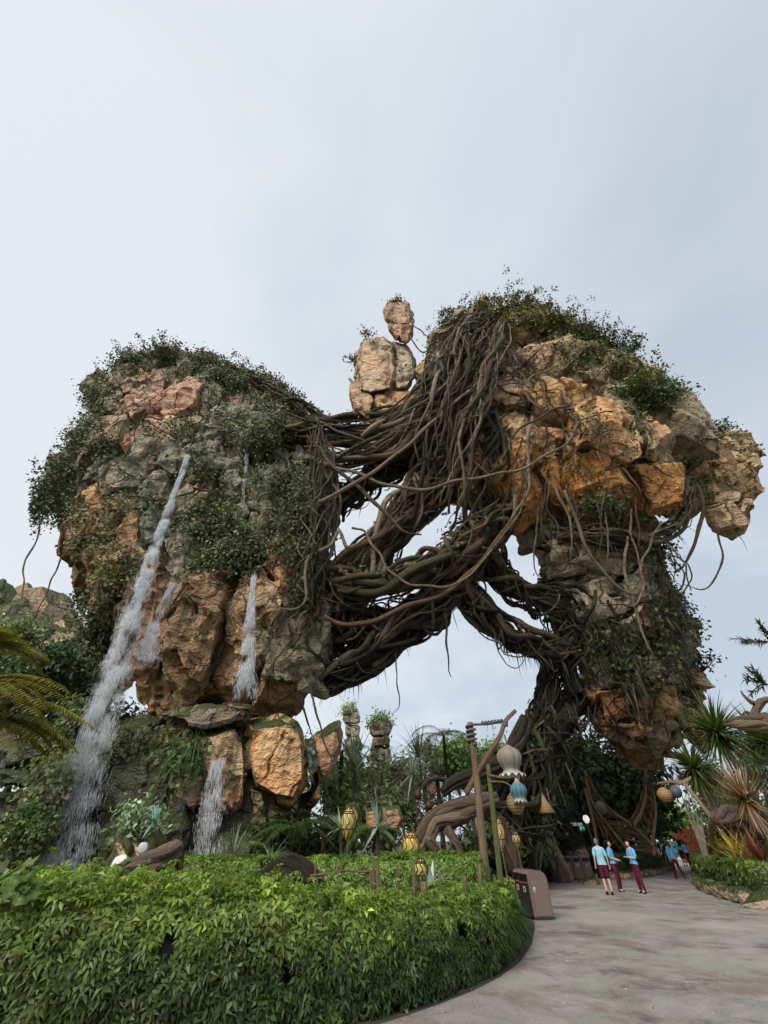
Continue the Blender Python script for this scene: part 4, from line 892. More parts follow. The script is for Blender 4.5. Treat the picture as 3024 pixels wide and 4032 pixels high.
for lb, x, y, Y, h, n in [('twiggy shrub on the very peak of the left crag', 360, 752, 20.5, 1.3, 5), ('little shrub on the left crag top, left of its peak', 268, 772, 20.8, 1.1, 5), ('little shrub on the left crag top, right of its peak', 438, 785, 20.6, 1.2, 5), ('small round shrub on the right slope of the left crag top', 636, 862, 20.6, 1.2, 6), ('shrub jutting out at the upper left corner of the left crag', 180, 862, 21.4, 1.0, 4),
    ('tuft of twigs on the left flank of the left crag', 140, 945, 22.2, 1.1, 5), ('leafy tuft at the outermost left ledge', 78, 1065, 23, 1.2, 7), ('bare twiggy shrub on the highest point of the right crag', 1085, 655, 17.4, 1.5, 6), ('low shrub on the right crag top left shoulder', 970, 695, 18.6, 1.0, 5), ('pale twiggy shrub on the right crag top, right of its crown', 1300, 730, 18.2, 1.6, 7), ('shrub at the right end of the right crag top', 1370, 755, 19, 1.5, 6),
    ('reddish twigs at the tip of the right crag ledge', 1478, 860, 20, 1.5, 7), ('small tree-like tuft on the small hanging rock', 1565, 932, 21.6, 1.4, 9), ('twigs on the right edge of the small hanging rock', 1628, 985, 22.4, .9, 5), ('tuft on the left shoulder of the tall tan boulder', 793, 724, 20.4, .7, 5), ('tiny tuft on the small perched rock', 858, 652, 19.4, .6, 6), ('twigs on the left side of the tall tan boulder', 758, 775, 20.6, .7, 4), ('tuft on the right side of the crag tip', 1518, 1450, 26, 1.4, 7), ('leafy tuft on the right edge of the crag foot', 1492, 1360, 25, 1.5, 8), ('sprig sticking out left of the left crag foot', 185, 1300, 22, .9, 4)]:
    sprig(lb, x, y, Y, h, n, (.06, .045, .035) if 'reddish' in lb or 'bare' in lb else (.045, .055, .025))
# bushy crests along the skyline of the crags
def crest(label, line, n, th, col, par=None):
    pts = np.array([tuple(P(*q)) for q in line]); c, _ = catmull(pts, np.ones(len(pts)), 60); mb = MB(); k = RNG.integers(0, 60, n // 18)
    amp = np.array([.55 + .8 * (.5 + .5 * noise.noise(Vector(c[j]) * .45)) for j in k]); ctr = c[k] + RNG.normal(0, 1, (len(k), 3)) * np.array([.5, 1.0, th * .38])[None] * amp[:, None]
    pos = np.repeat(ctr, 18, 0) + RNG.normal(0, .19, (len(ctr) * 18, 3)); cc = np.repeat(np.array([np.array(col) * math.exp(RNG.normal(0, .3)) for _ in ctr]), 18, 0)
    add_leaves(mb, pos, rand_dirs(len(pos), .8), (.21), col=cc, var=.3, asp=.7, droop=.35); tag(mb.build('ivy', M_LEAF), label, 'ivy', kind='stuff')
crest('dark leafy crest along the top of the left crag', [(228, 812, 20.6), (272, 790, 20.2), (340, 768, 19.8), (400, 778, 19.8), (460, 792, 20), (530, 812, 20.4), (590, 838, 20.8), (650, 880, 21)], 9000, .5, (.06, .076, .028))
crest('yellow-green bushy crown on the highest part of the right crag', [(1050, 690, 17), (1095, 672, 16.6), (1150, 678, 16.8), (1195, 700, 17.2), (1235, 718, 17.6)], 9000, .9, (.105, .105, .03))
crest('green leafy crest on the right shoulder of the right crag', [(1240, 730, 17.8), (1285, 736, 18), (1325, 752, 18.4), (1360, 772, 18.8)], 5000, .55, (.075, .095, .03))
crest('dark leafy crest on the left shoulder of the right crag', [(950, 705, 18.6), (990, 692, 18), (1040, 680, 17.4)], 2600, .4, (.05, .06, .025))
crest('green creeper lying along the right ledge of the right crag', [(1345, 848, 17.2), (1390, 842, 17.2), (1425, 850, 17.8), (1455, 866, 18.8)], 4200, .45, (.085, .11, .03))
crest('creeper fringe along the left flank of the left crag', [(228, 865, 20.4), (206, 925, 20.4), (168, 985, 20.6), (132, 1035, 21), (112, 1085, 21.4)], 2600, .4, (.045, .058, .024))
# long overhanging ivy curtain at the left crag's outer ledge
mbc = MB(); n = 1900
px = RNG.uniform(66, 160, n); py = 1120 - (px - 66) * .6 + RNG.normal(0, 22, n) - 40 * RNG.uniform(0, 1, n); pos = np.array([tuple(P(a, b, 21.6 + RNG.normal(0, .8))) for a, b in zip(px, py)])
add_leaves(mbc, pos, rand_dirs(n, .6), .23, col=(.035, .045, .018), var=.4, asp=.7, droop=.5); tag(mbc.build('ivy', M_LEAF), 'ivy curtain hanging off the outermost left ledge of the left crag', 'ivy', kind='stuff')
# waterfalls
def waterfall(label, pts, w0, w1, n, name='waterfall', spray=.5, sz=1.0):
    path = np.array([tuple(P(*p)) for p in pts]); c, _ = catmull(path, np.ones(len(path)), 80); mb = MB()
    T = unit(np.gradient(c, axis=0)); s = RNG.uniform(0, 1, n) ** .85; i = (s * 79).astype(int); f = s * 79 - i; i2 = np.minimum(i + 1, 79)
    ctr = c[i] * (1 - f[:, None]) + c[i2] * f[:, None]; w = w0 + (w1 - w0) * s ** 1.7
    jet = RNG.integers(0, 9, n); lat = np.clip((jet - 4) / 4 * .55 + .12 * np.sin(s * (9 + jet * 2.3) + jet * 1.7) + RNG.normal(0, .05, n) * (1 + 3.2 * s), -1.2, 1.2)
    ctr[:, 0] += lat * w; ctr[:, 1] += RNG.normal(0, .4, n) * w * .6
    kp = np.array([noise.noise(Vector(q) * 1.5) + .45 * noise.noise(Vector((q[0] * 4, q[1] * 4, q[2] * 1.4))) for q in ctr]) > RNG.normal(-.08, .16, n)
    ctr, s, i, n = ctr[kp], s[kp], i[kp], int(kp.sum())
    L = RNG.uniform(.12, .62, n) * (1 - .35 * s) * sz; r = RNG.uniform(.003, .0095, n) * (1.2 - .35 * s) * sz
    d = T[i] + RNG.normal(0, .05, (n, 3)); d = unit(d); u = unit(np.cross(d, [0, 1, .2])); v = np.cross(d, u)
    V = np.stack([ctr - d * L[:, None] * .5, ctr + u * r[:, None], ctr + v * r[:, None], ctr - u * r[:, None], ctr - v * r[:, None], ctr + d * L[:, None] * .5], 1).reshape(-1, 3)
    b = np.arange(n)[:, None] * 6
    tr = np.concatenate([b + np.array(q) for q in [(0, 1, 2), (0, 2, 3), (0, 3, 4), (0, 4, 1), (5, 2, 1), (5, 3, 2), (5, 4, 3), (5, 1, 4)]])
    mb.add(V, (), tr)
    o = mb.build(name, M_WATER); tag(o, label, 'waterfall', kind='stuff'); return o
waterfall('tall white waterfall falling the full height of the left crag', [(404, 985, 17.0), (396, 1015, 16.8), (374, 1075, 16.8), (346, 1155, 17.0), (312, 1255, 17.4), (275, 1370, 17.6), (243, 1470, 17.8), (215, 1560, 17.9), (190, 1640, 17.9), (160, 1740, 17.8), (128, 1900, 17.6)], .2, 1.3, 46000)
waterfall('short thin waterfall splitting off right of the tall one', [(374, 1262, 18.4), (362, 1285, 18.2), (345, 1320, 18.2), (328, 1370, 18.2), (316, 1430, 18.4)], .2, .7, 4000)
waterfall('thin veil waterfall on the right part of the left crag', [(548, 1245, 18.6), (545, 1290, 18.5), (540, 1350, 18.6), (535, 1420, 18.8), (528, 1510, 19.0)], .22, .7, 6500)
waterfall('faint trickle in the dark cleft high on the left crag', [(533, 975, 17.4), (530, 1020, 17.4), (524, 1090, 17.6)], .2, .22, 260)
waterfall('sparse falling drops below the flat dark slab', [(470, 1640, 18.4), (462, 1700, 18.3), (455, 1780, 18.2), (445, 1880, 18.1)], .4, 1.0, 3000, sz=.8)
# ------------------------------------------------------------ hedges
def whorl_template(k=7):
    V = []; q = []
    for i in range(k):
        a = 2 * math.pi * i / k; d = np.array([math.cos(a), math.sin(a), 0]); s = np.array([-math.sin(a), math.cos(a), 0]); z = np.array([0, 0, 1.0]); b = len(V)
        V += [d * .08, d * .55 + s * .17 + z * .10, d * 1.0 - z * .22, d * .55 - s * .17 + z * .10, d * .55 + z * .14]
        q += [(b, b + 1, b + 2, b + 4), (b, b + 4, b + 2, b + 3)]
    return np.array(V), np.array(q)
WT = [whorl_template(k) for k in (5, 6, 7)]
def add_whorls(mb, pos, nrm, size, col, var=.3):
    n = len(pos)
    for t, (TV, TQ) in enumerate(WT):
        idx = np.arange(t, n, 3); m = len(idx)
        if not m: continue
        N = unit(np.asarray(nrm)[idx] + RNG.normal(0, .38, (m, 3))); U = unit(np.cross(N, RNG.normal(0, 1, (m, 3)))); Wv = np.cross(N, U)
        s = (np.broadcast_to(size, (n,))[idx] * RNG.uniform(.7, 1.3, m))[:, None, None]
        V = np.asarray(pos)[idx][:, None] + s * (TV[None, :, :1] * U[:, None] + TV[None, :, 1:2] * Wv[:, None] + TV[None, :, 2:] * N[:, None])
        V += RNG.normal(0, .06, V.shape) * s
        c = np.asarray(col)[idx] * np.exp(RNG.normal(0, var, (m, 1))) * (1 + RNG.normal(0, .07, (m, 3)))
        lc = np.repeat(c[:, None], TV.shape[0], 1) * np.exp(RNG.normal(0, .12, (m, TV.shape[0] // 5, 1))).repeat(5, 1)
        q = (np.arange(m)[:, None, None] * len(TV) + TQ[None]).reshape(-1, 4)
        mb.add(V.reshape(-1, 3), q, (), np.clip(lc.reshape(-1, 3), .004, .8), V.reshape(-1, 3))
def strip_points(line, hf, thick, n, topfrac=.5):
    """points and normals over the outside of a hedge that follows line; its bulk lies left of the line's heading"""
    p = np.array([(v[0], v[1]) for v in line]); d = np.concatenate([[0], np.cumsum(np.linalg.norm(np.diff(p, axis=0), axis=1))])
    s = RNG.uniform(0, d[-1], n); x = np.interp(s, d, p[:, 0]); y = np.interp(s, d, p[:, 1])
    tx = np.interp(s + .3, d, p[:, 0]) - np.interp(s - .3, d, p[:, 0]); ty = np.interp(s + .3, d, p[:, 1]) - np.interp(s - .3, d, p[:, 1]); l = np.hypot(tx, ty) + 1e-9; tx /= l; ty /= l
    ix, iy = -ty, tx
    h = np.array([hf(a, b) for a, b in zip(x, y)])
    top = RNG.uniform(0, 1, n) < topfrac
    zf = RNG.uniform(.0, 1, n); ins = np.where(top, RNG.uniform(0.05, 1, n) * thick, .10 + .10 * np.maximum(0, zf - .85) * 4)
    wob = np.array([noise.noise(Vector((a * .9, b * .9, 0))) for a, b in zip(x, y)])
    z = np.where(top, h * (1 + .10 * np.array([noise.noise(Vector(((a + i * c) * 1.3, (b + i * e_) * 1.3, 4))) for a, b, c, e_, i in zip(x, y, ix, iy, ins)])) - .14 * np.maximum(0, ins - thick * .8), zf * h * .97)
    z = z - np.where(top, .12 * np.exp(-ins / .1), 0)
    bulge = np.where(top, 0, .07 * np.sin(zf * 2.6) + .14 * wob + .09 * np.array([noise.noise(Vector((a * 3, b * 3, c * 3))) for a, b, c in zip(x, y, z)]))
    px = x + ix * (ins - bulge); py = y + iy * (ins - bulge)
    nr = np.stack([np.where(top, 0, -ix), np.where(top, 0, -iy), np.where(top, 1.0, .55)], 1)
    return np.stack([px, py, z + .03], 1), nr, top, zf
def strip_core(mb, line, hf, thick, inset=.22):
    p = [Vector((v[0], v[1], 0)) for v in line]; V = []
    for i, v in enumerate(p):
        t = (p[min(i + 1, len(p) - 1)] - p[max(i - 1, 0)]).normalized(); iv = Vector((-t.y, t.x, 0)); h = hf(v.x, v.y) - .2
        V += [tuple(v + iv * inset), tuple(v + iv * inset + Vector((0, 0, h * .8))), tuple(v + iv * (inset + .15) + Vector((0, 0, h))), tuple(v + iv * (thick - .1) + Vector((0, 0, h))), tuple(v + iv * thick)]
    q = [(i * 5 + j, (i + 1) * 5 + j, (i + 1) * 5 + j + 1, i * 5 + j + 1) for i in range(len(p) - 1) for j in range(4)]
    k = len(p) - 1
    mb.add(V, q, [(0, 1, 2), (0, 2, 3), (0, 3, 4), (k * 5, k * 5 + 2, k * 5 + 1), (k * 5, k * 5 + 3, k * 5 + 2), (k * 5, k * 5 + 4, k * 5 + 3)], (.018, .022, .01))
def hedge(label, line, hf, thick, n, size, colA, colB, topfrac=.5, edge=0, name='hedge', tall=0):
    o0 = line[len(line) // 2]; t = empty(name, Vector((o0[0], o0[1], 0)), label, 'hedge')
    mb = MB(); strip_core(mb, line, hf, thick); mb.build('branches', M_LEAF, t)  # solid dark filler core, added so the hedge is not see-through
    mb = MB(); pos, nr, top, zf = strip_points(line, hf, thick, n, topfrac)
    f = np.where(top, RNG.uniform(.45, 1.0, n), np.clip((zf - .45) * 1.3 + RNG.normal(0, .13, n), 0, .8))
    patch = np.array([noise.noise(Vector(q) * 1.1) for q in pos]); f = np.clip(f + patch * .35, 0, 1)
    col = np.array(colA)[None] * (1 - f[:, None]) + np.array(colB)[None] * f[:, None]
    if tall:
        pos[:, 2] += np.where(top, np.maximum(0, RNG.normal(-.02, .10, n)), 0)
        hol = np.array([noise.noise(Vector(q) * 2.6 + Vector((5, 0, 0))) for q in pos]); kp = hol > -.43 + RNG.normal(0, .06, n); pos, nr, col, n = pos[kp], nr[kp], col[kp], int(kp.sum())
    add_whorls(mb, pos, nr, size, col)
    if edge:
        p = np.array([(v[0], v[1]) for v in line]); d = np.concatenate([[0], np.cumsum(np.linalg.norm(np.diff(p, axis=0), axis=1))]); s = RNG.uniform(d[-1] * .80, d[-1], edge)
        x = np.interp(s, d, p[:, 0]); y = np.interp(s, d, p[:, 1]); tx = np.interp(s + .3, d, p[:, 0]) - np.interp(s - .3, d, p[:, 0]); ty = np.interp(s + .3, d, p[:, 1]) - np.interp(s - .3, d, p[:, 1]); l = np.hypot(tx, ty) + 1e-9
        ox, oy = ty / l, -tx / l
        b = np.stack([x - ox * .12, y - oy * .12, RNG.uniform(.12, .5, edge)], 1); dr = np.stack([ox + RNG.normal(0, .5, edge), oy + RNG.normal(0, .5, edge), RNG.uniform(.2, 1.2, edge)], 1)
        add_blades(mb, b, dr, RNG.uniform(.3, .6, edge), .022, 1.5, 5, (.06, .10, .025), .3)
    o = mb.build('foliage', M_GLOSSY, t); o['kind'] = 'stuff'
    return t
def h_front(x, y): return float(np.interp(x, [-12, -6, -3, -1, .6, 2, 3.4, 5], [1.28, 1.24, 1.2, 1.08, .84, .8, .72, .7]))
dense = []
for a, b in zip(front_line[:-1], front_line[1:]):
    k = max(1, int((b - a).length / .5)); dense += [a.lerp(b, i / k) for i in range(k)]
dense.append(front_line[-1])
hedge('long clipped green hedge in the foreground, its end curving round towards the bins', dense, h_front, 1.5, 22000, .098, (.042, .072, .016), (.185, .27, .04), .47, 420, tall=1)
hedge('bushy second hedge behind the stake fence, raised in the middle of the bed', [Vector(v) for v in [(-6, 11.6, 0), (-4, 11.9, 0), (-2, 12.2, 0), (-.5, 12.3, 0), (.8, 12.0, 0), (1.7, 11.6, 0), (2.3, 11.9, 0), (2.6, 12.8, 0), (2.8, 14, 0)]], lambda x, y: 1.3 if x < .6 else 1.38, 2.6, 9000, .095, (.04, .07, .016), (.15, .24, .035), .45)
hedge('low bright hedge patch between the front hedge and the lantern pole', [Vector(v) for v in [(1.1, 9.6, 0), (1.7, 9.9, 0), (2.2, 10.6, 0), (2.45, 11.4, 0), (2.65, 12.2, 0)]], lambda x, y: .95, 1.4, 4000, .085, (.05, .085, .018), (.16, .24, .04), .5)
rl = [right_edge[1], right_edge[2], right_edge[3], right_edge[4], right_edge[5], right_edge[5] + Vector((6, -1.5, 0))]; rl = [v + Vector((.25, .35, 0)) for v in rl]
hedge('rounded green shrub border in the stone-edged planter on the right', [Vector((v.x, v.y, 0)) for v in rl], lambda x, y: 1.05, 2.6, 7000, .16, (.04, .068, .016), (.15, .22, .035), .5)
fl = [v + Vector((.1, .55, 0)) for v in far_edge[:8]]
hedge('low dark strip of bushes behind the stone kerb at the back of the plaza', [Vector((v.x, v.y, 0)) for v in fl], lambda x, y: .95 + .3 * noise.noise(Vector((x, y, 0)) * .4), 2.6, 5200, .17, (.035, .06, .016), (.10, .16, .03), .45)

# ------------------------------------------------------------ generic plants
def mass(name, label, box, Y, depth, leaf, n, col, cat, stems=3, blobs=14, asp=.55, var=.4, col2=None, bark=BR, ground=True, gap=.55, group=None, blade=False):
    """a crown of leaf clumps filling box = (x0, y0, x1, y1), with limbs and a trunk"""
    x0, y0, x1, y1 = box; c = P((x0 + x1) / 2, (y0 + y1) / 2, Y); rx = (P(x1, (y0 + y1) / 2, Y) - P(x0, (y0 + y1) / 2, Y)).length / 2; rz = (P((x0 + x1) / 2, y0, Y).z - P((x0 + x1) / 2, y1, Y).z) / 2; ry = depth / 2
    zb = 0.0 if ground else c.z - rz
    t = empty(name, Vector((c.x, c.y, max(zb, 0))), label, cat, group); mb = MB(); lb = MB(); cs = []
    for k in range(blobs):
        for _ in range(20):
            v = RNG.uniform(-1, 1, 3)
            if .25 < np.linalg.norm(v) < 1: break
        v = v / max(np.linalg.norm(v), 1e-6) * np.linalg.norm(v) ** .5 * .78
        cs.append(np.array([c.x + v[0] * rx, c.y + v[1] * ry, c.z + v[2] * rz]))
    for k, q in enumerate(cs):
        m = int(n / blobs * RNG.uniform(.6, 1.4)); rr = np.array([rx, ry, rz]) * RNG.uniform(.28, .46)
        sub = max(3, m // 26); cl = q + unit(RNG.normal(0, 1, (sub, 3))) * RNG.uniform(.5, 1.05, (sub, 1)) * rr
        pos = np.repeat(cl, 26, 0) + RNG.normal(0, leaf * 1.25, (sub * 26, 3)); keep = pos[:, 2] > .05; pos = pos[keep]
        nrm = unit((pos - q) / rr + np.array([0, 0, .5]))
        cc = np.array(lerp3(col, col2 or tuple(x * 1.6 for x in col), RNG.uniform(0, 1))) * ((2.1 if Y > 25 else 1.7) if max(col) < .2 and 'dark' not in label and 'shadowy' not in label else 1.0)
        if blade:
            add_blades(lb, pos, nrm + RNG.normal(0, .3, pos.shape), leaf * 2, leaf * .22, .6, 3, cc, var * .6)
        else: add_leaves(lb, pos, nrm, leaf, col=cc, var=var, asp=asp, droop=.35)
    base = np.array([c.x, c.y, max(0, zb)])
    if stems:
        th = max(.04, rz * .05)
        mid = np.array([c.x + RNG.normal(0, rx * .1), c.y, max(c.z - rz * .7, (c.z - rz) * .5 + .3)])
        mb.tube([base - np.array([0, 0, .1]), (base + mid) / 2 + RNG.normal(0, rx * .04, 3), mid], [th * 1.8, th * 1.3, th], 7, 10, lump=.15)
        for q in cs[:max(stems, 2)]: mb.tube([mid, (mid + q) / 2 + RNG.normal(0, rx * .06, 3), q], [th * .9, th * .6, th * .25], 5, 7, lump=.12)
        mb.build('trunk', M_BARK, t, bark)
    o = lb.build('crown' if cat == 'tree' else 'foliage', M_LEAF, t); o['kind'] = 'stuff'
    return t
def frond(mb, base, d, L, w, droop=.8, n=26, col=(.08, .13, .03), var=.2, lw=.045, tip=None, rach=.02):
    base = np.array(base, float); d = unit(np.array(d, float)); pts = [base]; dirs = [d]; seg = 10
    for k in range(seg):
        pts.append(pts[-1] + d * L / seg); d = unit(d + np.array([0, 0, -droop * 1.5 / seg])); dirs.append(d)
    pts = np.array(pts); dirs = np.array(dirs); mb.tube(pts[::2], [rach, rach * .4], 4, 8, col=(col[0] * .9, col[1] * .7, col[2] * .8))
    s = np.linspace(.08, .99, n); i = np.minimum((s * seg).astype(int), seg - 1); f = (s * seg - i)[:, None]
    p = pts[i] * (1 - f) + pts[i + 1] * f; dd = dirs[i]; side = unit(np.cross(dd, [0, 0, 1.0])); upv = np.cross(side, dd)
    ll = w * np.sin(np.pi * np.clip(s * .9 + .12, 0, 1)) ** .7
    for sg in (-1, 1): add_blades(mb, p, side * sg + dd * .55 - upv * .12, ll, lw, .5, 2, col, var, tipcol=tip)
def fern(name, label, x, y, Y, L, w, n, col, cat='fern', trunk=True, droop=.9, up=.55, lw=.05, group=None, leafn=26, arc=None, tip=None):
    c = P(x, y, Y); t = empty(name, Vector((c.x, c.y, 0)), label, cat, group); mb = MB(); cb = np.array(tuple(c))
    for k in range(n):
        a = 2 * math.pi * (k + RNG.uniform(-.3, .3)) / n if arc is None else RNG.uniform(*arc)
        frond(mb, cb, (math.cos(a), math.sin(a), up * RNG.uniform(.5, 1.6)), L * RNG.uniform(.75, 1.15), w, droop * RNG.uniform(.7, 1.3), leafn, np.array(col) * math.exp(RNG.normal(0, .2)), .22, lw, tip)
    mb.build('fronds', M_LEAF, t)
    if trunk:
        tb = MB(); tb.tube([(c.x, c.y, -.1), (c.x + .06, c.y, c.z * .5), tuple(c)], [.13, .1, .11], 8, 10, lump=.2); tb.build('trunk', M_BARK, t, (.11, .08, .055))
    return t
def rosette(name, label, x, y, Y, L, w, n, col, cat='plant', up=.6, droop=.3, stalk=None, tip=None, var=.2, group=None, seg=5, grounded=True, spread=1.0, bark=GY):
    c = P(x, y, Y); t = empty(name, Vector((c.x, c.y, 0 if grounded else c.z)), label, cat, group); mb = MB()
    d = unit(RNG.normal(0, 1, (n, 3)) * np.array([1, 1, .75]) * spread + np.array([0, 0, up]))
    add_blades(mb, np.repeat(np.array([tuple(c)]), n, 0) + d * L * .06, d, L, w, droop, seg, col, var, tipcol=tip); mb.build('leaves', M_LEAF, t)
    if stalk is not None or grounded:
        tb = MB(); r = stalk or .05; tb.tube([(c.x + .15 * c.z * .3, c.y, -.1), (c.x + .05 * c.z, c.y, c.z * .5), tuple(c)], [r * 1.3, r, r * .9], 8, 9, lump=.12); tb.build('stalk', M_BARK, t, bark)
    return t
# trees and bushes, left
mass('tree', 'dark green tree behind the long waterfall at the left', (20, 1400, 235, 1560), 31, 7, .38, 9000, (.032, .058, .016), 'tree', 6, 22)
mass('tree', 'shadowy tree under the dark green one at the left edge', (-60, 1480, 120, 1640), 27, 6, .36, 4200, (.022, .036, .012), 'tree', 5, 14)
mass('shrub', 'dusky bush filling the slope behind the layered ledges', (-40, 1590, 200, 1780), 25, 5, .34, 5200, (.02, .03, .012), 'shrub', 4, 16)
mass('shrub', 'dark leafy bush behind the long waterfall, level with the flat slab', (120, 1510, 300, 1700), 27.5, 4, .34, 5000, (.03, .045, .018), 'shrub', 4, 16)
mass('tree', 'greyish leafy tree at the left edge below the far hill', (-70, 1330, 70, 1460), 34, 6, .4, 3600, (.06, .075, .035), 'tree', 5, 14)
mass('shrub', 'olive bush beside the long waterfall', (125, 1500, 215, 1640), 23.5, 3, .27, 2600, (.06, .075, .03), 'shrub', 4, 12)
mass('shrub', 'pale variegated creeper bush with cream-green round leaves at the left', (62, 1630, 140, 1770), 17.2, 1.6, .15, 2600, (.26, .29, .14), 'shrub', 3, 12, asp=.9, col2=(.38, .39, .22))
mass('shrub', 'dull green low bush at the foot of the pale creeper bush', (-10, 1740, 110, 1860), 16.5, 2, .14, 3200, (.06, .085, .03), 'shrub', 3, 12)
mass('shrub', 'yellowish leafy sprays above the pale creeper bush', (100, 1600, 165, 1690), 18.5, 1.5, .24, 700, (.13, .16, .04), 'shrub', 3, 8)
for lb, x, y, L, n_, arc in [('golden green tree fern frond crown at the left edge, upper one', -40, 1400, 3.2, 6, (-.7, .5)), ('golden green tree fern with a long arching frond towards the waterfall', -70, 1500, 5.2, 8, (-.6, .35)), ('olive tree fern low at the left edge', -60, 1560, 3.6, 6, (-.5, .6))]:
    fern('tree_fern', lb, x, y, 15.5, L, .95, n_, (.20, .19, .03) if 'golden' in lb else (.10, .12, .03), arc=arc, up=.25, droop=.7, lw=.09, leafn=34, tip=(.22, .19, .03))
# middle background
BG = [((615, 1590, 745, 1730), 38, (.12, .15, .04), 'feathery yellow-green tree left of the distant pillars'), ((700, 1640, 830, 1760), 33, (.085, .11, .04), 'grey-green bush under the distant pillars'), ((790, 1630, 900, 1750), 42, (.10, .11, .055), 'pale scrubby tree right of the wide pillar'),
      ((870, 1600, 965, 1720), 46, (.075, .085, .045), 'greyish tree on the skyline in the middle of the arch'), ((940, 1595, 1040, 1710), 44, (.08, .12, .035), 'fresh green tree on the skyline left of the lantern pole'), ((1015, 1600, 1125, 1720), 47, (.10, .15, .035), 'bright green tree on the skyline behind the bell lantern'),
      ((1080, 1650, 1180, 1790), 31, (.035, .05, .018), 'dark bush around the foot of the root leg'), ((640, 1720, 790, 1850), 24, (.045, .07, .02), 'deep green bush beneath the leaning rock wedge'), ((760, 1700, 900, 1830), 26, (.06, .08, .03), 'mixed green bush in the middle of the garden'),
      ((860, 1690, 980, 1790), 28, (.05, .065, .025), 'dull green bush behind the driftwood arch'), ((980, 1780, 1110, 1870), 23, (.035, .055, .018), 'dark bush under the driftwood arch'), ((1085, 1740, 1180, 1840), 27, (.05, .07, .03), 'grey-green willowy bush right of the driftwood arch'), ((560, 1780, 680, 1880), 20, (.03, .045, .015), 'shadowy ferny bush right of the wet rocks'),
      ((1395, 1700, 1500, 1815), 56, (.16, .24, .04), 'bright lime-green tree at the end of the path'), ((1500, 1640, 1585, 1785), 48, (.05, .07, .025), 'grey-green tree behind the white stems'), ((1550, 1640, 1720, 1850), 34, (.06, .075, .035), 'silvery green bush behind the brown spiky flower'), ((1535, 1730, 1620, 1850), 38, (.045, .07, .022), 'green bush behind the stone-edged planter'), ((1600, 1560, 1720, 1660), 30, (.05, .075, .025), 'needle-leaved tree under the driftwood branch at the right edge')]
for k, (bx, Y, c, lb) in enumerate(BG):
    far = Y > 30; tall = 'tree' in lb
    mass('tree' if tall else 'shrub', lb, bx, Y, 6 if far else 3.5, .42 if far else .27, 3000 if far else 2600, c, 'tree' if tall else 'shrub', 5, 13, asp=.5 if k % 3 else .28, var=.42)
mass('tree', 'big dark tree filling the space under the right crag', (1150, 1575, 1425, 1850), 39, 10, .5, 15000, (.03, .046, .014), 'tree', 8, 34, col2=(.06, .085, .022))
mass('tree', 'dark weeping tree hanging behind the root leg', (1110, 1640, 1260, 1850), 33, 5, .42, 5200, (.018, .026, .01), 'tree', 5, 16, asp=.2)
for lb, x, y, Y, L, n_, c in [('lime tree fern before the distant pillars', 738, 1625, 30, 2.6, 11, (.17, .21, .04)), ('tree fern arching on the skyline left of the lantern pole', 958, 1590, 33, 3.2, 10, (.14, .20, .04)), ('small tree fern behind the bell lantern', 1070, 1625, 31, 2.6, 9, (.15, .22, .04)), ('broad dark tree fern under the leaning rock wedge', 700, 1775, 20, 2.0, 12, (.05, .085, .02)), ('fern right of the wet rocks, level with the netted pod', 640, 1790, 18, 1.7, 12, (.04, .07, .018)), ('bright fern between the pods in the middle of the garden', 800, 1800, 19, 1.5, 12, (.08, .13, .025)), ('brown dead fern crown above the driftwood arch', 945, 1690, 24, 1.7, 12, (.08, .05, .03)), ('low fern beside the dark log', 590, 1850, 15, 1.3, 11, (.05, .08, .02)), ('fern at the foot of the driftwood arch', 850, 1850, 16, 1.1, 10, (.06, .10, .025)), ('fern left of the root leg', 1090, 1690, 26, 2.2, 11, (.10, .15, .035))]:
    fern('tree_fern' if y < 1780 else 'fern', lb, x, y, Y, L, L * .24, n_, c, droop=1.2, lw=.06, leafn=22, trunk=y < 1790)
for lb, x, y, Y, L, n_, c, w in [('tall grey-blue fan plant under the skyline trees', 765, 1665, 26, 2.2, 26, (.20, .23, .17), .16), ('silver agave left of the driftwood arch', 890, 1672, 24, 1.3, 30, (.26, .30, .25), .10), ('blue-grey agave among the orange stones', 815, 1790, 17.5, .9, 20, (.24, .30, .27), .12), ('second silvery agave near the orange stones', 735, 1790, 17.8, .8, 18, (.24, .29, .25), .11), ('spiky grass fountain behind the silver agave', 905, 1640, 27, 2.0, 60, (.12, .15, .07), .05), ('pale strappy plant at the skyline right of the fan plant', 700, 1690, 25, 1.8, 40, (.15, .18, .10), .07),
                              ('ice-blue agave by the thick stake', 930, 1915, 10.2, .45, 12, (.36, .44, .42), .11), ('pale bromeliad on the dark log', 585, 1860, 12.5, .5, 18, (.30, .35, .28), .05), ('grey grassy tuft under the sparse drops', 500, 1860, 13.5, .8, 46, (.16, .18, .12), .04), ('agave with red heart behind the driftwood arch', 1030, 1810, 20, .8, 18, (.16, .17, .14), .12)]:
    rosette('agave' if 'agave' in lb else 'strappy_plant', lb, x, y, Y, L, w, n_, c, up=1.0, droop=.35)
mass('shrub', 'bushy green cap growing on the wider distant pillar', (799, 1545, 846, 1572), 53.5, 4, .4, 900, (.075, .11, .05), 'shrub', 0, 9, ground=False)
mass('shrub', 'mossy cap on the thinner distant pillar', (744, 1522, 779, 1552), 63.5, 4, .4, 600, (.085, .11, .06), 'shrub', 0, 8, ground=False)
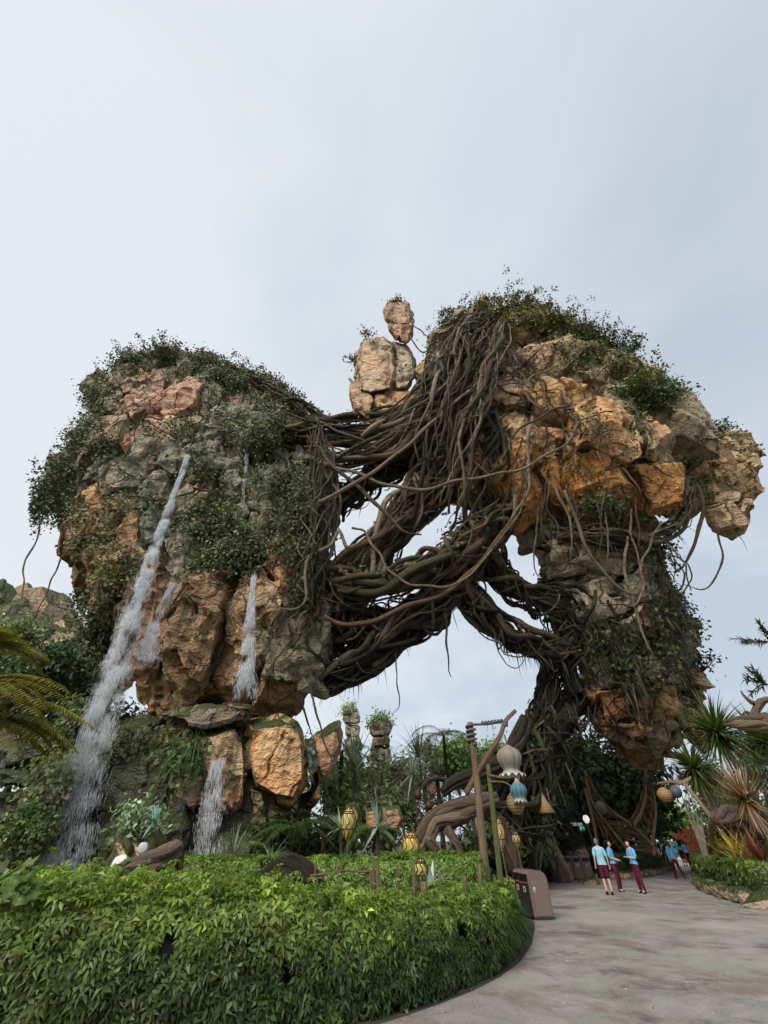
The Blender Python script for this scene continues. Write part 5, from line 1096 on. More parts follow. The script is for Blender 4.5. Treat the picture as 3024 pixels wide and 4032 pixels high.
# bare pale trees
def bare_tree(label, x, ytop, ybot, Y, spread, col, n=9, r=.07):
    b = P(x, ybot, Y); tpt = P(x, ytop, Y); t = empty('bare_tree', Vector((b.x, b.y, 0)), label, 'tree'); H = tpt.z; mb = MB()
    mb.tube([(b.x, b.y, -.1), (b.x + .1, b.y, H * .4), (b.x - .05, b.y, H * .75)], [r * 1.5, r, r * .6], 7, 12, lump=.1); mb.build('trunk', M_WOOD, t, col)
    mb = MB()
    for k in range(n):
        z = H * RNG.uniform(.35, .75); a = RNG.uniform(0, 6.28); l = spread * RNG.uniform(.5, 1); p0 = np.array([b.x + RNG.normal(0, .04), b.y, z]); p2 = p0 + np.array([math.cos(a) * l, math.sin(a) * l * .6, H * RNG.uniform(.15, .32)])
        pm = (p0 + p2) / 2 + np.array([0, 0, -.08 * l]); mb.tube([p0, pm, p2], [r * .55, r * .35, r * .12], 5, 8)
        for _ in range(4):
            s = RNG.uniform(.4, .95); q = p0 * (1 - s) + p2 * s; mb.tube([q, q + RNG.normal(0, .3, 3) * l + np.array([0, 0, .25 * l])], [r * .2, r * .06], 4, 4)
    mb.build('branches', M_WOOD, t, col)
bare_tree('bare pale tree with forked branches below the wide pillar', 812, 1640, 1790, 25, 1.8, (.40, .36, .29), 10, .09)
bare_tree('leafless bush right of the wide pillar on the skyline', 870, 1585, 1760, 34, 2.6, (.28, .22, .18), 14, .05)
bare_tree('thin leafless tree behind the bell lantern', 1105, 1560, 1760, 38, 2.6, (.22, .18, .16), 14, .05)
bare_tree('brown twiggy tree in front of the wide pillar', 825, 1600, 1780, 30, 1.8, (.30, .21, .13), 16, .05)
bare_tree('forked white sapling beside the kiosk', 1190, 1740, 1850, 30, 1.0, (.5, .48, .43), 5, .06)
# orange stones and low rocks in the garden
for lb, poly, Y, c in [('upright orange stone in the garden, left of three', [(748, 1735), (768, 1728), (778, 1760), (770, 1795), (750, 1795)], 20, (.30, .19, .12, .8)), ('upright orange stone in the garden, middle of three', [(790, 1745), (812, 1738), (822, 1770), (815, 1800), (792, 1800)], 19.5, (.33, .19, .12, .8)), ('orange stone behind the blue-grey agave, right of three', [(828, 1740), (862, 1735), (875, 1770), (860, 1800), (832, 1800)], 20.5, (.30, .2, .13, .8)),
                       ('brown boulder among the stakes behind the front hedge', [(875, 1915), (905, 1908), (922, 1935), (915, 1975), (880, 1978)], 10.4, (.20, .13, .09, 1)), ('small red stone beside the driftwood arch', [(920, 1700), (938, 1688), (946, 1710), (930, 1722)], 22, (.22, .10, .07, 1)), ('tan rock under the far bins', [(1245, 1900), (1290, 1885), (1310, 1925), (1300, 1945), (1248, 1945)], 27, (.30, .24, .16, 1)), ('rough tan boulder behind the far bins', [(1222, 1832), (1262, 1824), (1275, 1850), (1262, 1872), (1225, 1872)], 31, (.34, .25, .17, 1))]:
    px_boulder('stone', poly, Y, 1.0, c, lb, 'stone', L=.22, amp=.05)

# ------------------------------------------------------------ stone edging of the beds
def edging(label, line, size, col, h):
    t = empty('stone_edging', Vector((line[0].x, line[0].y, 0)), label, 'edging'); p = np.array([(v.x, v.y) for v in line]); d = np.concatenate([[0], np.cumsum(np.linalg.norm(np.diff(p, axis=0), axis=1))]); s = 0
    while s < d[-1]:
        w = size * RNG.uniform(.7, 1.5); c = Vector((np.interp(s + w / 2, d, p[:, 0]), np.interp(s + w / 2, d, p[:, 1]), h * .42)); c2 = Vector((np.interp(s + w / 2 + .1, d, p[:, 0]), np.interp(s + w / 2 + .1, d, p[:, 1]), h * .42))
        u = (c2 - c).normalized() if (c2 - c).length > 1e-6 else Vector((1, 0, 0)); v = Vector((-u.y, u.x, 0)); hh = h * RNG.uniform(.8, 1.25)
        pts = [c + u * q[0] * w * .56 + v * q[1] * size * .5 + Vector((0, 0, q[2] * hh * .62)) for q in [tuple(np.sign(z) * np.abs(z) ** .6) for z in unit(RNG.normal(0, 1, (26, 3)))]]
        me = hull_block(pts, None, None, .22, .02, .03, name='stone', step=0); k = math.exp(RNG.normal(0, .15))
        if me: link('stone', me, M_ROCK, t, tuple(x * k for x in col) + (1.0,))
        s += w
edging('kerb of rough tan stones along the back of the plaza', far_edge[1:], .75, (.33, .26, .18), .34)
edging('low wall of tan stones round the planter on the right', right_edge[1:] + [right_edge[-1] + Vector((4, -1, 0))], .85, (.36, .28, .21), .42)
# ------------------------------------------------------------ driftwood and roots in the garden
WD = (.14, .105, .077); WDP = (.19, .15, .11); WDD = (.06, .05, .036)
def wood(label, paths, cols, name='driftwood', cat='driftwood', fat=1.0):
    p0 = P(*paths[0][0][0]); t = empty(name, Vector((p0.x, p0.y, max(0, p0.z))), label, cat)
    for k, (pts, rad, n, r) in enumerate(paths):
        c, rr = catmull(np.array(vpath(pts)), np.interp(np.linspace(0, 1, len(pts)), np.linspace(0, 1, len(rad)), np.array(rad) * fat), 12 * len(pts)); T = unit(np.gradient(c, axis=0)); u = unit(np.cross(T, [.1, .2, .95])); w = np.cross(T, u)
        mb = MB(); mb.tube(c, rr * .78, 10, len(c), lump=.1)
        for j in range(n):
            a = 2 * math.pi * j / n + RNG.uniform(-.3, .3) + np.linspace(0, RNG.normal(0, 1.0), len(c)) + .35 * np.sin(np.linspace(0, 9, len(c)) + j)
            mb.tube(c + (rr * .74)[:, None] * (np.cos(a)[:, None] * u + np.sin(a)[:, None] * w), rr * r * RNG.uniform(.7, 1.3), 6, len(c), lump=.12, col=tuple(np.array([1, 1, 1]) * math.exp(RNG.normal(0, .22))))
        mb.build('limb', M_WOOD, t, cols[k % len(cols)])
    return t
wood('large twisted driftwood trunk arching over the garden bed', [([(905, 1880, 19), (910, 1820, 19), (935, 1775, 19), (985, 1755, 18.8), (1035, 1735, 18.6), (1075, 1722, 18.6)], [.62, .6, .75, .85, .7, .4], 11, .34), ([(1045, 1745, 18.8), (1075, 1775, 19), (1095, 1815, 19.2), (1112, 1880, 19.4)], [.55, .5, .42, .45], 8, .36), ([(940, 1785, 18.8), (930, 1815, 18.6), (945, 1845, 18.6), (955, 1890, 18.6)], [.4, .36, .3, .25], 6, .4), ([(965, 1790, 18.6), (985, 1820, 18.4), (1000, 1860, 18.4), (1000, 1890, 18.4)], [.35, .3, .26, .2], 6, .4)], [WD, WD, WDP, WDP], fat=.44)
wood('grooved driftwood stump leaning right, beside the bins', [([(1128, 1775, 28.6), (1150, 1795, 28.6), (1180, 1825, 28.6), (1198, 1850, 28.6), (1216, 1905, 28.6)], [.55, .75, .62, .6, .7], 11, .34)], [WDP], fat=.72)
wood('dark mossy root trunk lying above the driftwood arch', [([(955, 1712, 22), (985, 1688, 22), (1030, 1672, 22), (1075, 1650, 22.4), (1110, 1615, 23), (1135, 1560, 24)], [.45, .6, .7, .75, .9, 1.0], 9, .36)], [WDD], fat=.42)
wood('weathered log propped up behind the front hedge at the left', [([(190, 1935, 7.9), (240, 1905, 8.2), (300, 1880, 8.6), (345, 1855, 8.9), (384, 1834, 9.2)], [.12, .16, .17, .17, .13], 9, .36), ([(383, 1837, 9.2), (388, 1870, 9.2), (380, 1950, 9.2)], [.1, .06, .05], 5, .4)], [(.30, .225, .17), (.22, .13, .09)])
wood('burnt-looking dark log mound behind the hedge', [([(540, 1950, 11), (580, 1910, 11), (625, 1885, 11), (660, 1905, 11), (690, 1960, 11)], [.3, .42, .45, .4, .3], 9, .38)], [(.045, .037, .03)], fat=.6)
wood('pale dead branch forking at the right edge above the palms', [([(1700, 1560, 17), (1650, 1562, 17), (1600, 1562, 17), (1565, 1562, 17.4)], [.38, .4, .26, .14], 9, .38), ([(1625, 1562, 17), (1632, 1535, 17), (1648, 1515, 17), (1680, 1508, 17)], [.2, .16, .17, .16], 6, .4), ([(1648, 1520, 17), (1625, 1518, 17), (1608, 1505, 17), (1600, 1492, 17)], [.12, .1, .07, .03], 5, .4), ([(1625, 1548, 17), (1612, 1538, 17), (1602, 1546, 17)], [.1, .07, .03], 5, .4)], [(.24, .18, .125), (.26, .20, .15)], 'driftwood', 'driftwood', fat=.8)
wood('mossy stump with pale fungus shelves under the waterfalls', [([(300, 1905, 14), (292, 1850, 14), (285, 1805, 14), (292, 1775, 14)], [.75, .7, .55, .35], 8, .3)], [(.16, .15, .07)], 'stump', 'stump')
def disc(label, x, y, Y, r, col, axis=(0, -1, .3)):
    mb = MB(); mb.lathe([(0, .03), (r * .6, .028), (r * .95, .012), (r, -.01), (r * .7, -.025), (0, -.03)], P(x, y, Y), 18, axis=axis, ribs=5, ribamp=.08); tag(mb.build('fungus', M_PLAIN, None, col), label, 'fungus')
disc('large round white fungus disc on the mossy stump', 257, 1866, 13.0, .20, (.55, .58, .53)); disc('small grey fungus disc on the right of the mossy stump', 308, 1832, 13.1, .13, (.42, .42, .44), (.3, -1, .1)); disc('pale green fungus disc below the weathered log', 331, 1925, 8.4, .06, (.42, .5, .42)); disc('second pale fungus disc below the weathered log, to its right', 352, 1912, 8.5, .055, (.46, .52, .46))
for k, (x, y) in enumerate([(262, 1835), (300, 1838)]):
    px_boulder('fungus', [(x - 12, y - 16), (x + 2, y - 18), (x + 14, y + 8), (x + 22, y + 24), (x - 6, y + 22)], 13.1, .3, (.50, .38, .20, 1), 'tan shelf fungus on the mossy stump, the ' + ('left' if k == 0 else 'right') + ' one', 'fungus', L=.1, amp=.03)
mass('shrub', 'pale green leafy plant growing on the mossy stump', (272, 1715, 352, 1800), 13.6, 1.0, .13, 900, (.20, .27, .13), 'plant', 3, 8, asp=.6, col2=(.34, .42, .26))
rosette('bromeliad', 'teal bromeliad beside the pale leafy plant on the stump', 335, 1772, 13.0, .42, .08, 18, (.10, .34, .34), up=.3, droop=.2, grounded=False, tip=(.35, .5, .45))
rosette('fern_tuft', 'green grassy tuft hanging on the rocks between the waterfalls', 415, 1625, 18.6, 1.5, .05, 130, (.07, .12, .035), up=.1, droop=1.6, grounded=False)
rosette('fern_tuft', 'second grassy tuft lower on the rocks between the waterfalls', 385, 1660, 18.6, 1.2, .05, 90, (.06, .10, .03), up=.1, droop=1.6, grounded=False)
# large leaves poking over the hedge
def big_leaf(label, x, y, Y, r, col, tiltv, lobes=7, name='gunnera_leaf', rot=0.0):
    mb = MB(); c = np.array(tuple(P(x, y, Y))); N = unit(np.array(tiltv, float)); U = unit(np.cross(N, [0, 0, 1.0])); Wv = np.cross(N, U); n = 48; V = [c - N * r * .12]; C = [np.array(col)]
    for ring, f in ((0, .33), (1, .68), (2, 1.0)):
        for k in range(n):
            a = 2 * math.pi * k / n + rot; rr = r * f * (1 - (.22 * f) * abs(math.sin(a * lobes / 2)) ** .7 * (1 if lobes else 0)) * (1 - .12 * RNG.uniform() * f) * (1 - .55 * math.exp(-((((a - rot + math.pi) % (2 * math.pi)) - math.pi) / .18) ** 2))
            V.append(c + rr * (math.cos(a) * U + math.sin(a) * Wv) + N * (.16 * r * f * f * (.5 - abs(math.sin(a * lobes / 2))) )); C.append(np.array(col) * (.85 + .25 * RNG.uniform() + .1 * f))
    q = [(1 + i * n + k, 1 + i * n + (k + 1) % n, 1 + (i + 1) * n + (k + 1) % n, 1 + (i + 1) * n + k) for i in range(2) for k in range(n)]; t3 = [(0, 1 + k, 1 + (k + 1) % n) for k in range(n)]
    t = empty(name, Vector((c[0], c[1], 0)), label, 'leaf plant'); mb.add(np.array(V), q, t3, np.array(C)); mb.build('blade', M_GLOSSY, t)
    sb = MB(); sb.tube([(c[0], c[1] + .5, .4), (c[0], c[1] + .3, c[2] * .75), tuple(c)], [.025, .02, .014], 6, 8); sb.build('stalk', M_WOOD, t, (.16, .22, .07))
big_leaf('big lobed bright leaf at the left edge over the hedge', 22, 1888, 6.2, .30, (.10, .165, .03), (-.5, -.55, 1.0), 7); big_leaf('darker lobed leaf under the bright one at the left edge', 50, 1918, 6.0, .24, (.065, .115, .022), (.5, -.6, .9), 7, rot=1.0); big_leaf('fan-shaped lobed leaf over the hedge, right of the edge leaves', 162, 1912, 6.6, .20, (.09, .15, .03), (.1, -.8, .8), 9, rot=2.2); big_leaf('smaller lobed leaf left of the fan-shaped one', 128, 1922, 6.5, .17, (.10, .14, .03), (-.3, -.8, .8), 9, rot=.4)
big_leaf('smooth pointed lime leaf with a red blotch on the hedge', 312, 1932, 6.6, .10, (.15, .21, .03), (.2, -.9, .4), 2, 'arum_leaf'); big_leaf('second smooth lime leaf right of the blotched one', 338, 1922, 6.7, .09, (.13, .21, .035), (-.2, -.8, .6), 2, 'arum_leaf', rot=1.4)

# ------------------------------------------------------------ stake fence and poles
STK = [((1243, 3401), (1240, 3443), 10.6, .022), ((1328, 3399), (1328, 3485), 10.4, .03), ((1471, 3386), (1471, 3506), 10.2, .032), ((1486, 3399), (1488, 3506), 10.1, .03), ((1564, 3403), (1567, 3510), 10.2, .027), ((1627, 3397), (1633, 3574), 9.9, .032), ((1667, 3470), (1677, 3629), 9.3, .058), ((1728, 3437), (1738, 3532), 9.8, .034), ((1826, 3447), (1829, 3502), 10.4, .045), ((1886, 3402), (1890, 3480), 11.2, .05), ((1932, 3480), (1943, 3620), 11.4, .05)]
names = ['short thin stake at the left end of the rail fence', 'stake between the rail fence and its gate', 'tall stake at the right of the gate, left of a pair', 'tall stake at the right of the gate, right of a pair', 'single thin stake between the gate and the yellow pods', 'slim stake in front of the lower yellow pod', 'thick pale stake nearest the front hedge', 'leaning stake beside the ice-blue agave', 'short stout stake left of the lantern pole', 'stake directly left of the lantern pole', 'reddish stake directly right of the lantern pole']
stake_pos = []
for (a, b, Y, r), lb in zip(STK, names):
    A = Q(a[0], a[1], Y); Bp = Q(b[0], b[1], Y); d = (Bp - A).normalized(); g = A + d * ((A.z + .08) / -d.z); mb = MB(); mb.tube([tuple(A), tuple((A + g) / 2 + Vector((.01, 0, 0))), tuple(g)], [r * .92, r, r * 1.08], 9, 12, lump=.07)
    tag(mb.build('fence_stake', M_WOOD, None, (.34, .25, .17) if 'reddish' not in lb else (.24, .13, .09)), lb, 'stake'); stake_pos.append(A)
def rails(name, label, segs, Y):
    c = Q(*segs[0][0], Y); t = empty(name, Vector((c.x, c.y, 0)), label, 'fence')
    for a, b, r in segs: mb = MB(); mb.tube([tuple(Q(*a, Y)), tuple(Q((a[0] + b[0]) / 2, (a[1] + b[1]) / 2 + 1, Y)), tuple(Q(*b, Y))], r, 7, 8, lump=.08); mb.build('rail', M_WOOD, t, (.36, .28, .20))
rails('rail_fence', 'two rough pole rails left of the stick gate', [((1222, 3448), (1328, 3433), .022), ((1226, 3457), (1328, 3455), .018)], 10.5)
rails('stick_gate', 'small gate made of thin sticks with one diagonal', [((1332, 3428), (1464, 3431), .02), ((1337, 3426), (1336, 3520), .018), ((1459, 3428), (1461, 3525), .02), ((1416, 3482), (1460, 3437), .016)], 10.3)
# lantern pole with the bell-shaped lantern
def to_ground(A, Bp):
    d = (Bp - A).normalized(); return A + d * ((A.z + .1) / -d.z)
A = Q(1851, 2845, 12.2); Bp = Q(1925, 3560, 12.2); t_pole = empty('lantern_pole', to_ground(A, Bp), 'tall rough timber pole with a rope-wound top and a slanting arm', 'lantern pole')
g = to_ground(A, Bp); mb = MB(); mb.tube([tuple(A), tuple(A.lerp(g, .33) + Vector((.02, 0, 0))), tuple(A.lerp(g, .66)), tuple(g)], [.075, .088, .1, .11], 12, 40, lump=.06); mb.build('pole', M_WOOD, t_pole, (.27, .20, .14))
ax = (g - A).normalized(); s1 = ax.cross(Vector((0, 1, 0))).normalized(); s2 = ax.cross(s1)
mb = MB(); pts = []
for k in range(44):
    a = k * .62; pts.append(tuple(A + ax * (.05 + .5 * k / 43) + (s1 * math.cos(a) + s2 * math.sin(a)) * .115))
mb.tube(pts, .035, 6, 150); mb.build('rope', M_CLOTH, t_pole, (.10, .11, .11))
C1, C2 = Q(1858, 2853, 12.1), Q(1990, 2838, 11.9); mb = MB(); mb.tube([tuple(C1), tuple((C1 + C2) / 2 - Vector((0, 0, .03))), tuple(C2)], [.035, .03, .03], 7, 12, lump=.1); mb.build('crossbar', M_WOOD, t_pole, (.30, .19, .13))
mb = MB(); pts = []
for k in range(30):
    a = k * 1.5; f = .3 + .65 * k / 29; pts.append(tuple(C1.lerp(C2, f) + Vector((0, math.cos(a), math.sin(a))) * .045))
mb.tube(pts, .02, 5, 110)
for k in range(12):
    f = RNG.uniform(.3, .95); q = C1.lerp(C2, f); mb.tube([tuple(q), tuple(q + Vector((RNG.normal(0, .05), RNG.normal(0, .05), RNG.normal(0, .09))))], [.008, .003], 4, 3)
mb.build('rope', M_CLOTH, t_pole, (.06, .10, .13))
AR = [Q(1836, 3125, 12.4), Q(1880, 3040, 12.2), Q(1930, 2960, 12), Q(1970, 2895, 11.9), Q(1992, 2838, 11.9), Q(2030, 2798, 11.9)]
mb = MB(); mb.tube([tuple(v) for v in AR], [.075, .07, .065, .058, .055, .05], 9, 30, lump=.07); mb.build('arm', M_WOOD, t_pole, (.30, .19, .135))
mb = MB()
for k in range(3): mb.lathe([(.07, -.02), (.085, 0), (.07, .02)], Q(1989, 2843 + k * 6, 11.9), 10, axis=(.3, 0, 1))
mb.build('rope', M_CLOTH, t_pole, (.09, .10, .11))
def pod(name, label, c, prof, ribs, amp, colf, hang=None, cat='lantern', sides=40, scallop=0.0):
    t = empty(name, c, label, cat); mb = MB(); mb.lathe(prof, c, sides, ribs, amp, colf=colf)
    if scallop:                                                    # petal-shaped lower rim
        V = mb.v[-1]; n = len(prof); ang = np.linspace(0, 2 * math.pi, sides, endpoint=False)
        for j in (n - 1, n - 2): V[j * sides:(j + 1) * sides, 2] -= scallop * (.5 + .5 * np.cos(ang * ribs)) * (1 if j == n - 1 else .4)
    mb.build('shade', M_PLAIN, t)
    if hang is not None: hb = MB(); hb.tube([tuple(c + Vector((0, 0, prof[0][1] - .01))), tuple((c + hang) / 2 + Vector((.01, 0, .05))), tuple(hang)], [.04, .022, .02], 6, 8, lump=.1); hb.build('cord', M_WOOD, t, (.36, .25, .16))
    return t
def bell_cols(f, ang):
    st = .5 + .5 * np.cos(ang * 6); a = np.array([.27, .17, .08]); b = np.array([.14, .165, .165]); w = np.array([.42, .40, .35])
    k = np.clip(st * 1.1 - f * .5 + .1 * np.sin(ang * 17), 0, 1)[:, None]; c = b * (1 - k) + a * k
    if f < .25: c = c * .6 + np.array([.30, .22, .10]) * .4
    e_ = max(0, (f - .72) / .28); return c * (1 - e_) + w * e_
bc = Q(2006, 2988, 11.8); s = .68
pod('bell_lantern', 'big bell-shaped lantern like a drooping flower, hung from the slanting arm', bc, [(.05 * s, 0.464 * s), (.11 * s, 0.432 * s), (.2 * s, 0.376 * s), (.36 * s, 0.288 * s), (.455 * s, 0.160 * s), (.47 * s, 0.040 * s), (.45 * s, -0.080 * s), (.39 * s, -0.200 * s), (.31 * s, -0.304 * s), (.29 * s, -0.368 * s), (.33 * s, -0.424 * s), (.42 * s, -0.464 * s), (.50 * s, -0.480 * s)], 12, .08, bell_cols, Q(1986, 2892, 11.9), sides=72, scallop=.07)
A2 = Q(1921, 3010, 15.5); B2 = Q(1962, 3380, 15.5); g2 = to_ground(A2, B2); t_p2 = empty('lantern_pole', g2, 'slim green bamboo pole with a crooked side arm', 'lantern pole'); mb = MB(); mb.tube([tuple(A2), tuple(A2.lerp(g2, .5)), tuple(g2)], [.07, .085, .095], 10, 24, lump=.05); mb.build('pole', M_WOOD, t_p2, (.17, .21, .09))
mb = MB(); mb.tube([tuple(Q(1925, 3052, 15.4)), tuple(Q(1985, 3062, 15.3)), tuple(Q(2046, 3052, 15.2))], [.04, .035, .04], 7, 12, lump=.12); mb.tube([tuple(Q(1930, 3078, 15.4)), tuple(Q(1985, 3080, 15.3)), tuple(Q(2018, 3100, 15.2))], [.035, .03, .02], 6, 10); mb.build('arm', M_WOOD, t_p2, (.33, .23, .14))
def blue_cols(f, ang):
    st = np.clip(.5 + .5 * np.cos(ang * 12), 0, 1)[:, None]; c = np.array([.03, .11, .15]) * st + np.array([.08, .17, .20]) * (1 - st)
    if f < .3: return c * f / .3 + np.array([.42, .30, .17]) * (1 - f / .3)
    e_ = max(0, (f - .7) / .3); return c * (1 - e_) + np.array([.36, .34, .28]) * e_
b2 = Q(2041, 3112, 15.2); s = .58
pod('pod_lantern', 'small teal-blue ribbed pod lantern with a pale frilled rim', b2, [(.06 * s, .62 * s), (.1 * s, .45 * s), (.2 * s, .34 * s), (.4 * s, .2 * s), (.47 * s, .02 * s), (.44 * s, -.16 * s), (.34 * s, -.3 * s), (.32 * s, -.38 * s), (.40 * s, -.46 * s)], 12, .12, blue_cols, Q(2044, 3056, 15.2), sides=60, scallop=.06)
def band_cols(f, ang): k = .5 + .5 * math.sin(f * 44); return np.broadcast_to(np.array([.30, .22, .10]) * (1 - k) + np.array([.10, .07, .035]) * k, (len(ang), 3))
def basket(label, c, r, h, hang, cols=band_cols):
    n = 22; return pod('woven_basket', label, c, [(max(.03, r * math.sin(math.pi * (i + .6) / (n + .6)) ** .6) * (1 + .04 * (i % 2)), h * (.5 - i / (n - 1))) for i in range(n)], 0, 0, cols, hang, 'basket', 24)
basket('banded woven basket lantern hanging below the blue pod', Q(2029, 3162, 15.6), .27, .6, Q(2020, 3098, 15.4))
def brown_cols(f, ang): k = .5 + .5 * math.sin(f * 40); return np.broadcast_to(np.array([.33, .19, .07]) * (1 - k) + np.array([.16, .09, .04]) * k, (len(ang), 3))
def dark_cols(f, ang): k = (.5 + .5 * np.cos(ang * 10))[:, None]; return np.array([.05, .05, .06]) * k + np.array([.10, .10, .12]) * (1 - k)
hb = [Q(2590, 3085, 21), Q(2640, 3078, 20.5), Q(2690, 3082, 20), Q(2720, 3060, 20)]
mb = MB(); mb.tube([tuple(v) for v in hb], [.04, .06, .08, .05], 7, 14, lump=.12)
mb.tube([tuple(hb[2]), tuple(Q(2760, 3110, 20)), tuple(Q(2800, 3240, 20)), tuple(G(1530, 1880) + Vector((0, 0, 0)))], [.07, .09, .1, .12], 8, 16, lump=.1)
tag(mb.build('basket_tree', M_WOOD, None, (.36, .28, .2)), 'crooked branch reaching over the path with two baskets hung from it', 'branch')
basket('round brown woven basket hanging over the path', Q(2618, 3130, 20.5), .29, .52, Q(2622, 3082, 20.7), brown_cols); basket('dark grey netted basket hanging right of the brown one', Q(2661, 3117, 20.3), .22, .44, Q(2660, 3080, 20.3), dark_cols)
pod('cone_basket', 'small tan cone-shaped basket under the root leg', Q(2147, 3178, 23), [(.03, .5), (.12, .3), (.26, .05), (.42, -.2), (.4, -.24)], 0, 0, lambda f, ang: np.broadcast_to(np.array([.20, .125, .06]) * (.8 + .3 * math.sin(f * 30)), (len(ang), 3)), Q(2135, 3120, 23), 'basket', 24)
for k, (x, y, lb) in enumerate([(1645, 3128, 'dark red fruit-like pod on a stem below the silver agave'), (1690, 3170, 'second dark red pod, lower and right of the first')]):
    c = Q(x, y, 22); tp_ = pod('red_pod', lb, c, [(.02, .2), (.11, .14), (.17, .03), (.18, -.06), (.12, -.16), (.03, -.2)], 8, .06, lambda f, ang: np.broadcast_to(np.array([.06, .018, .014]), (len(ang), 3)), None, 'pod', 32); mb = MB(); mb.tube([tuple(c - Vector((0, 0, .15))), (c.x + .2, c.y, c.z * .5), (c.x + .25, c.y, 0)], [.03, .035, .04], 6, 8); mb.build('stem', M_WOOD, tp_, (.2, .15, .1))
# netted yellow seed-pod lights
def seed_pod(label, x, y, wpx, hpx, Y, col, col2):
    c = Q(x, y, Y); dep = (c - CAMV).dot(Vector((0, CT, ST))); k = dep / 1514; rx = wpx * k / 2; hz = abs(Q(x, y - hpx / 2, Y).z - Q(x, y + hpx / 2, Y).z) / 2
    t = empty('seed_pod_light', Vector((c.x, c.y, 0)), label, 'pod light'); n = 18; mb = MB(); prof = [(max(.02, rx * math.sin(math.pi * (i + .35) / (n - .3)) ** .55 * (1 - .28 * (i / n) ** 2)), hz * (1 - 2 * i / (n - 1))) for i in range(n)]
    mb.lathe(prof, c, 32, 8, .05, colf=lambda f, ang: (np.array(col) * (1 - f) + np.array(col2) * f)[None] * (.85 + .25 * np.cos(ang * 8))[:, None]); shell = mb.build('shell', M_PLAIN, t)
    nb = MB()
    for j in range(8):
        a0 = j * math.pi / 4; nb.tube([(c.x + p[0] * 1.03 * math.cos(a0 + .22 * math.sin(i * 1.1)), c.y + p[0] * 1.03 * math.sin(a0 + .22 * math.sin(i * 1.1)), c.z + p[1]) for i, p in enumerate(prof)][::2], .012, 5, 20)
    for i in (2, 3, 11): nb.lathe([(prof[i][0] * 1.04, prof[i][1] - .012), (prof[i][0] * 1.04 + .012, prof[i][1]), (prof[i][0] * 1.04, prof[i][1] + .012)], c, 20)
    nb.build('net', M_WOOD, shell, (.11, .065, .035)); fb = MB()
    a = RNG.uniform(0, 6.28, 26); add_blades(fb, np.repeat(np.array([[c.x, c.y, c.z + hz * .86]]), 26, 0) + np.stack([np.cos(a), np.sin(a), a * 0], 1) * rx * .35, np.stack([np.cos(a) * .6, np.sin(a) * .6, np.ones(26)], 1), hz * .35, .03, .2, 3, (.16, .10, .06)); fb.build('tuft', M_LEAF, shell)
    sb = MB(); sb.tube([(c.x, c.y, -.05), (c.x + .03, c.y, (c.z - hz) * .5), (c.x, c.y, c.z - hz * .95)], [.05, .035, .03], 6, 8); sb.build('stalk', M_WOOD, t, (.25, .18, .11))
seed_pod('orange-yellow netted pod light, the larger of two behind the stakes', 1620, 3340, 70, 130, 13.8, (.62, .36, .06), (.45, .38, .10)); seed_pod('lemon-yellow netted pod light just behind the slim stake', 1658, 3430, 54, 100, 10.8, (.55, .48, .10), (.32, .36, .08)); seed_pod('tall yellow netted pod half hidden by ferns at the left of the garden', 1372, 3245, 62, 130, 16.5, (.5, .42, .14), (.40, .36, .08)); seed_pod('long pale orange pod behind the green bamboo pole', 1968, 3285, 44, 130, 17.5, (.52, .34, .15), (.46, .36, .14)); seed_pod('small round yellow pod on a stalk near the bins', 2033, 3308, 34, 66, 17.0, (.55, .44, .14), (.50, .42, .12))

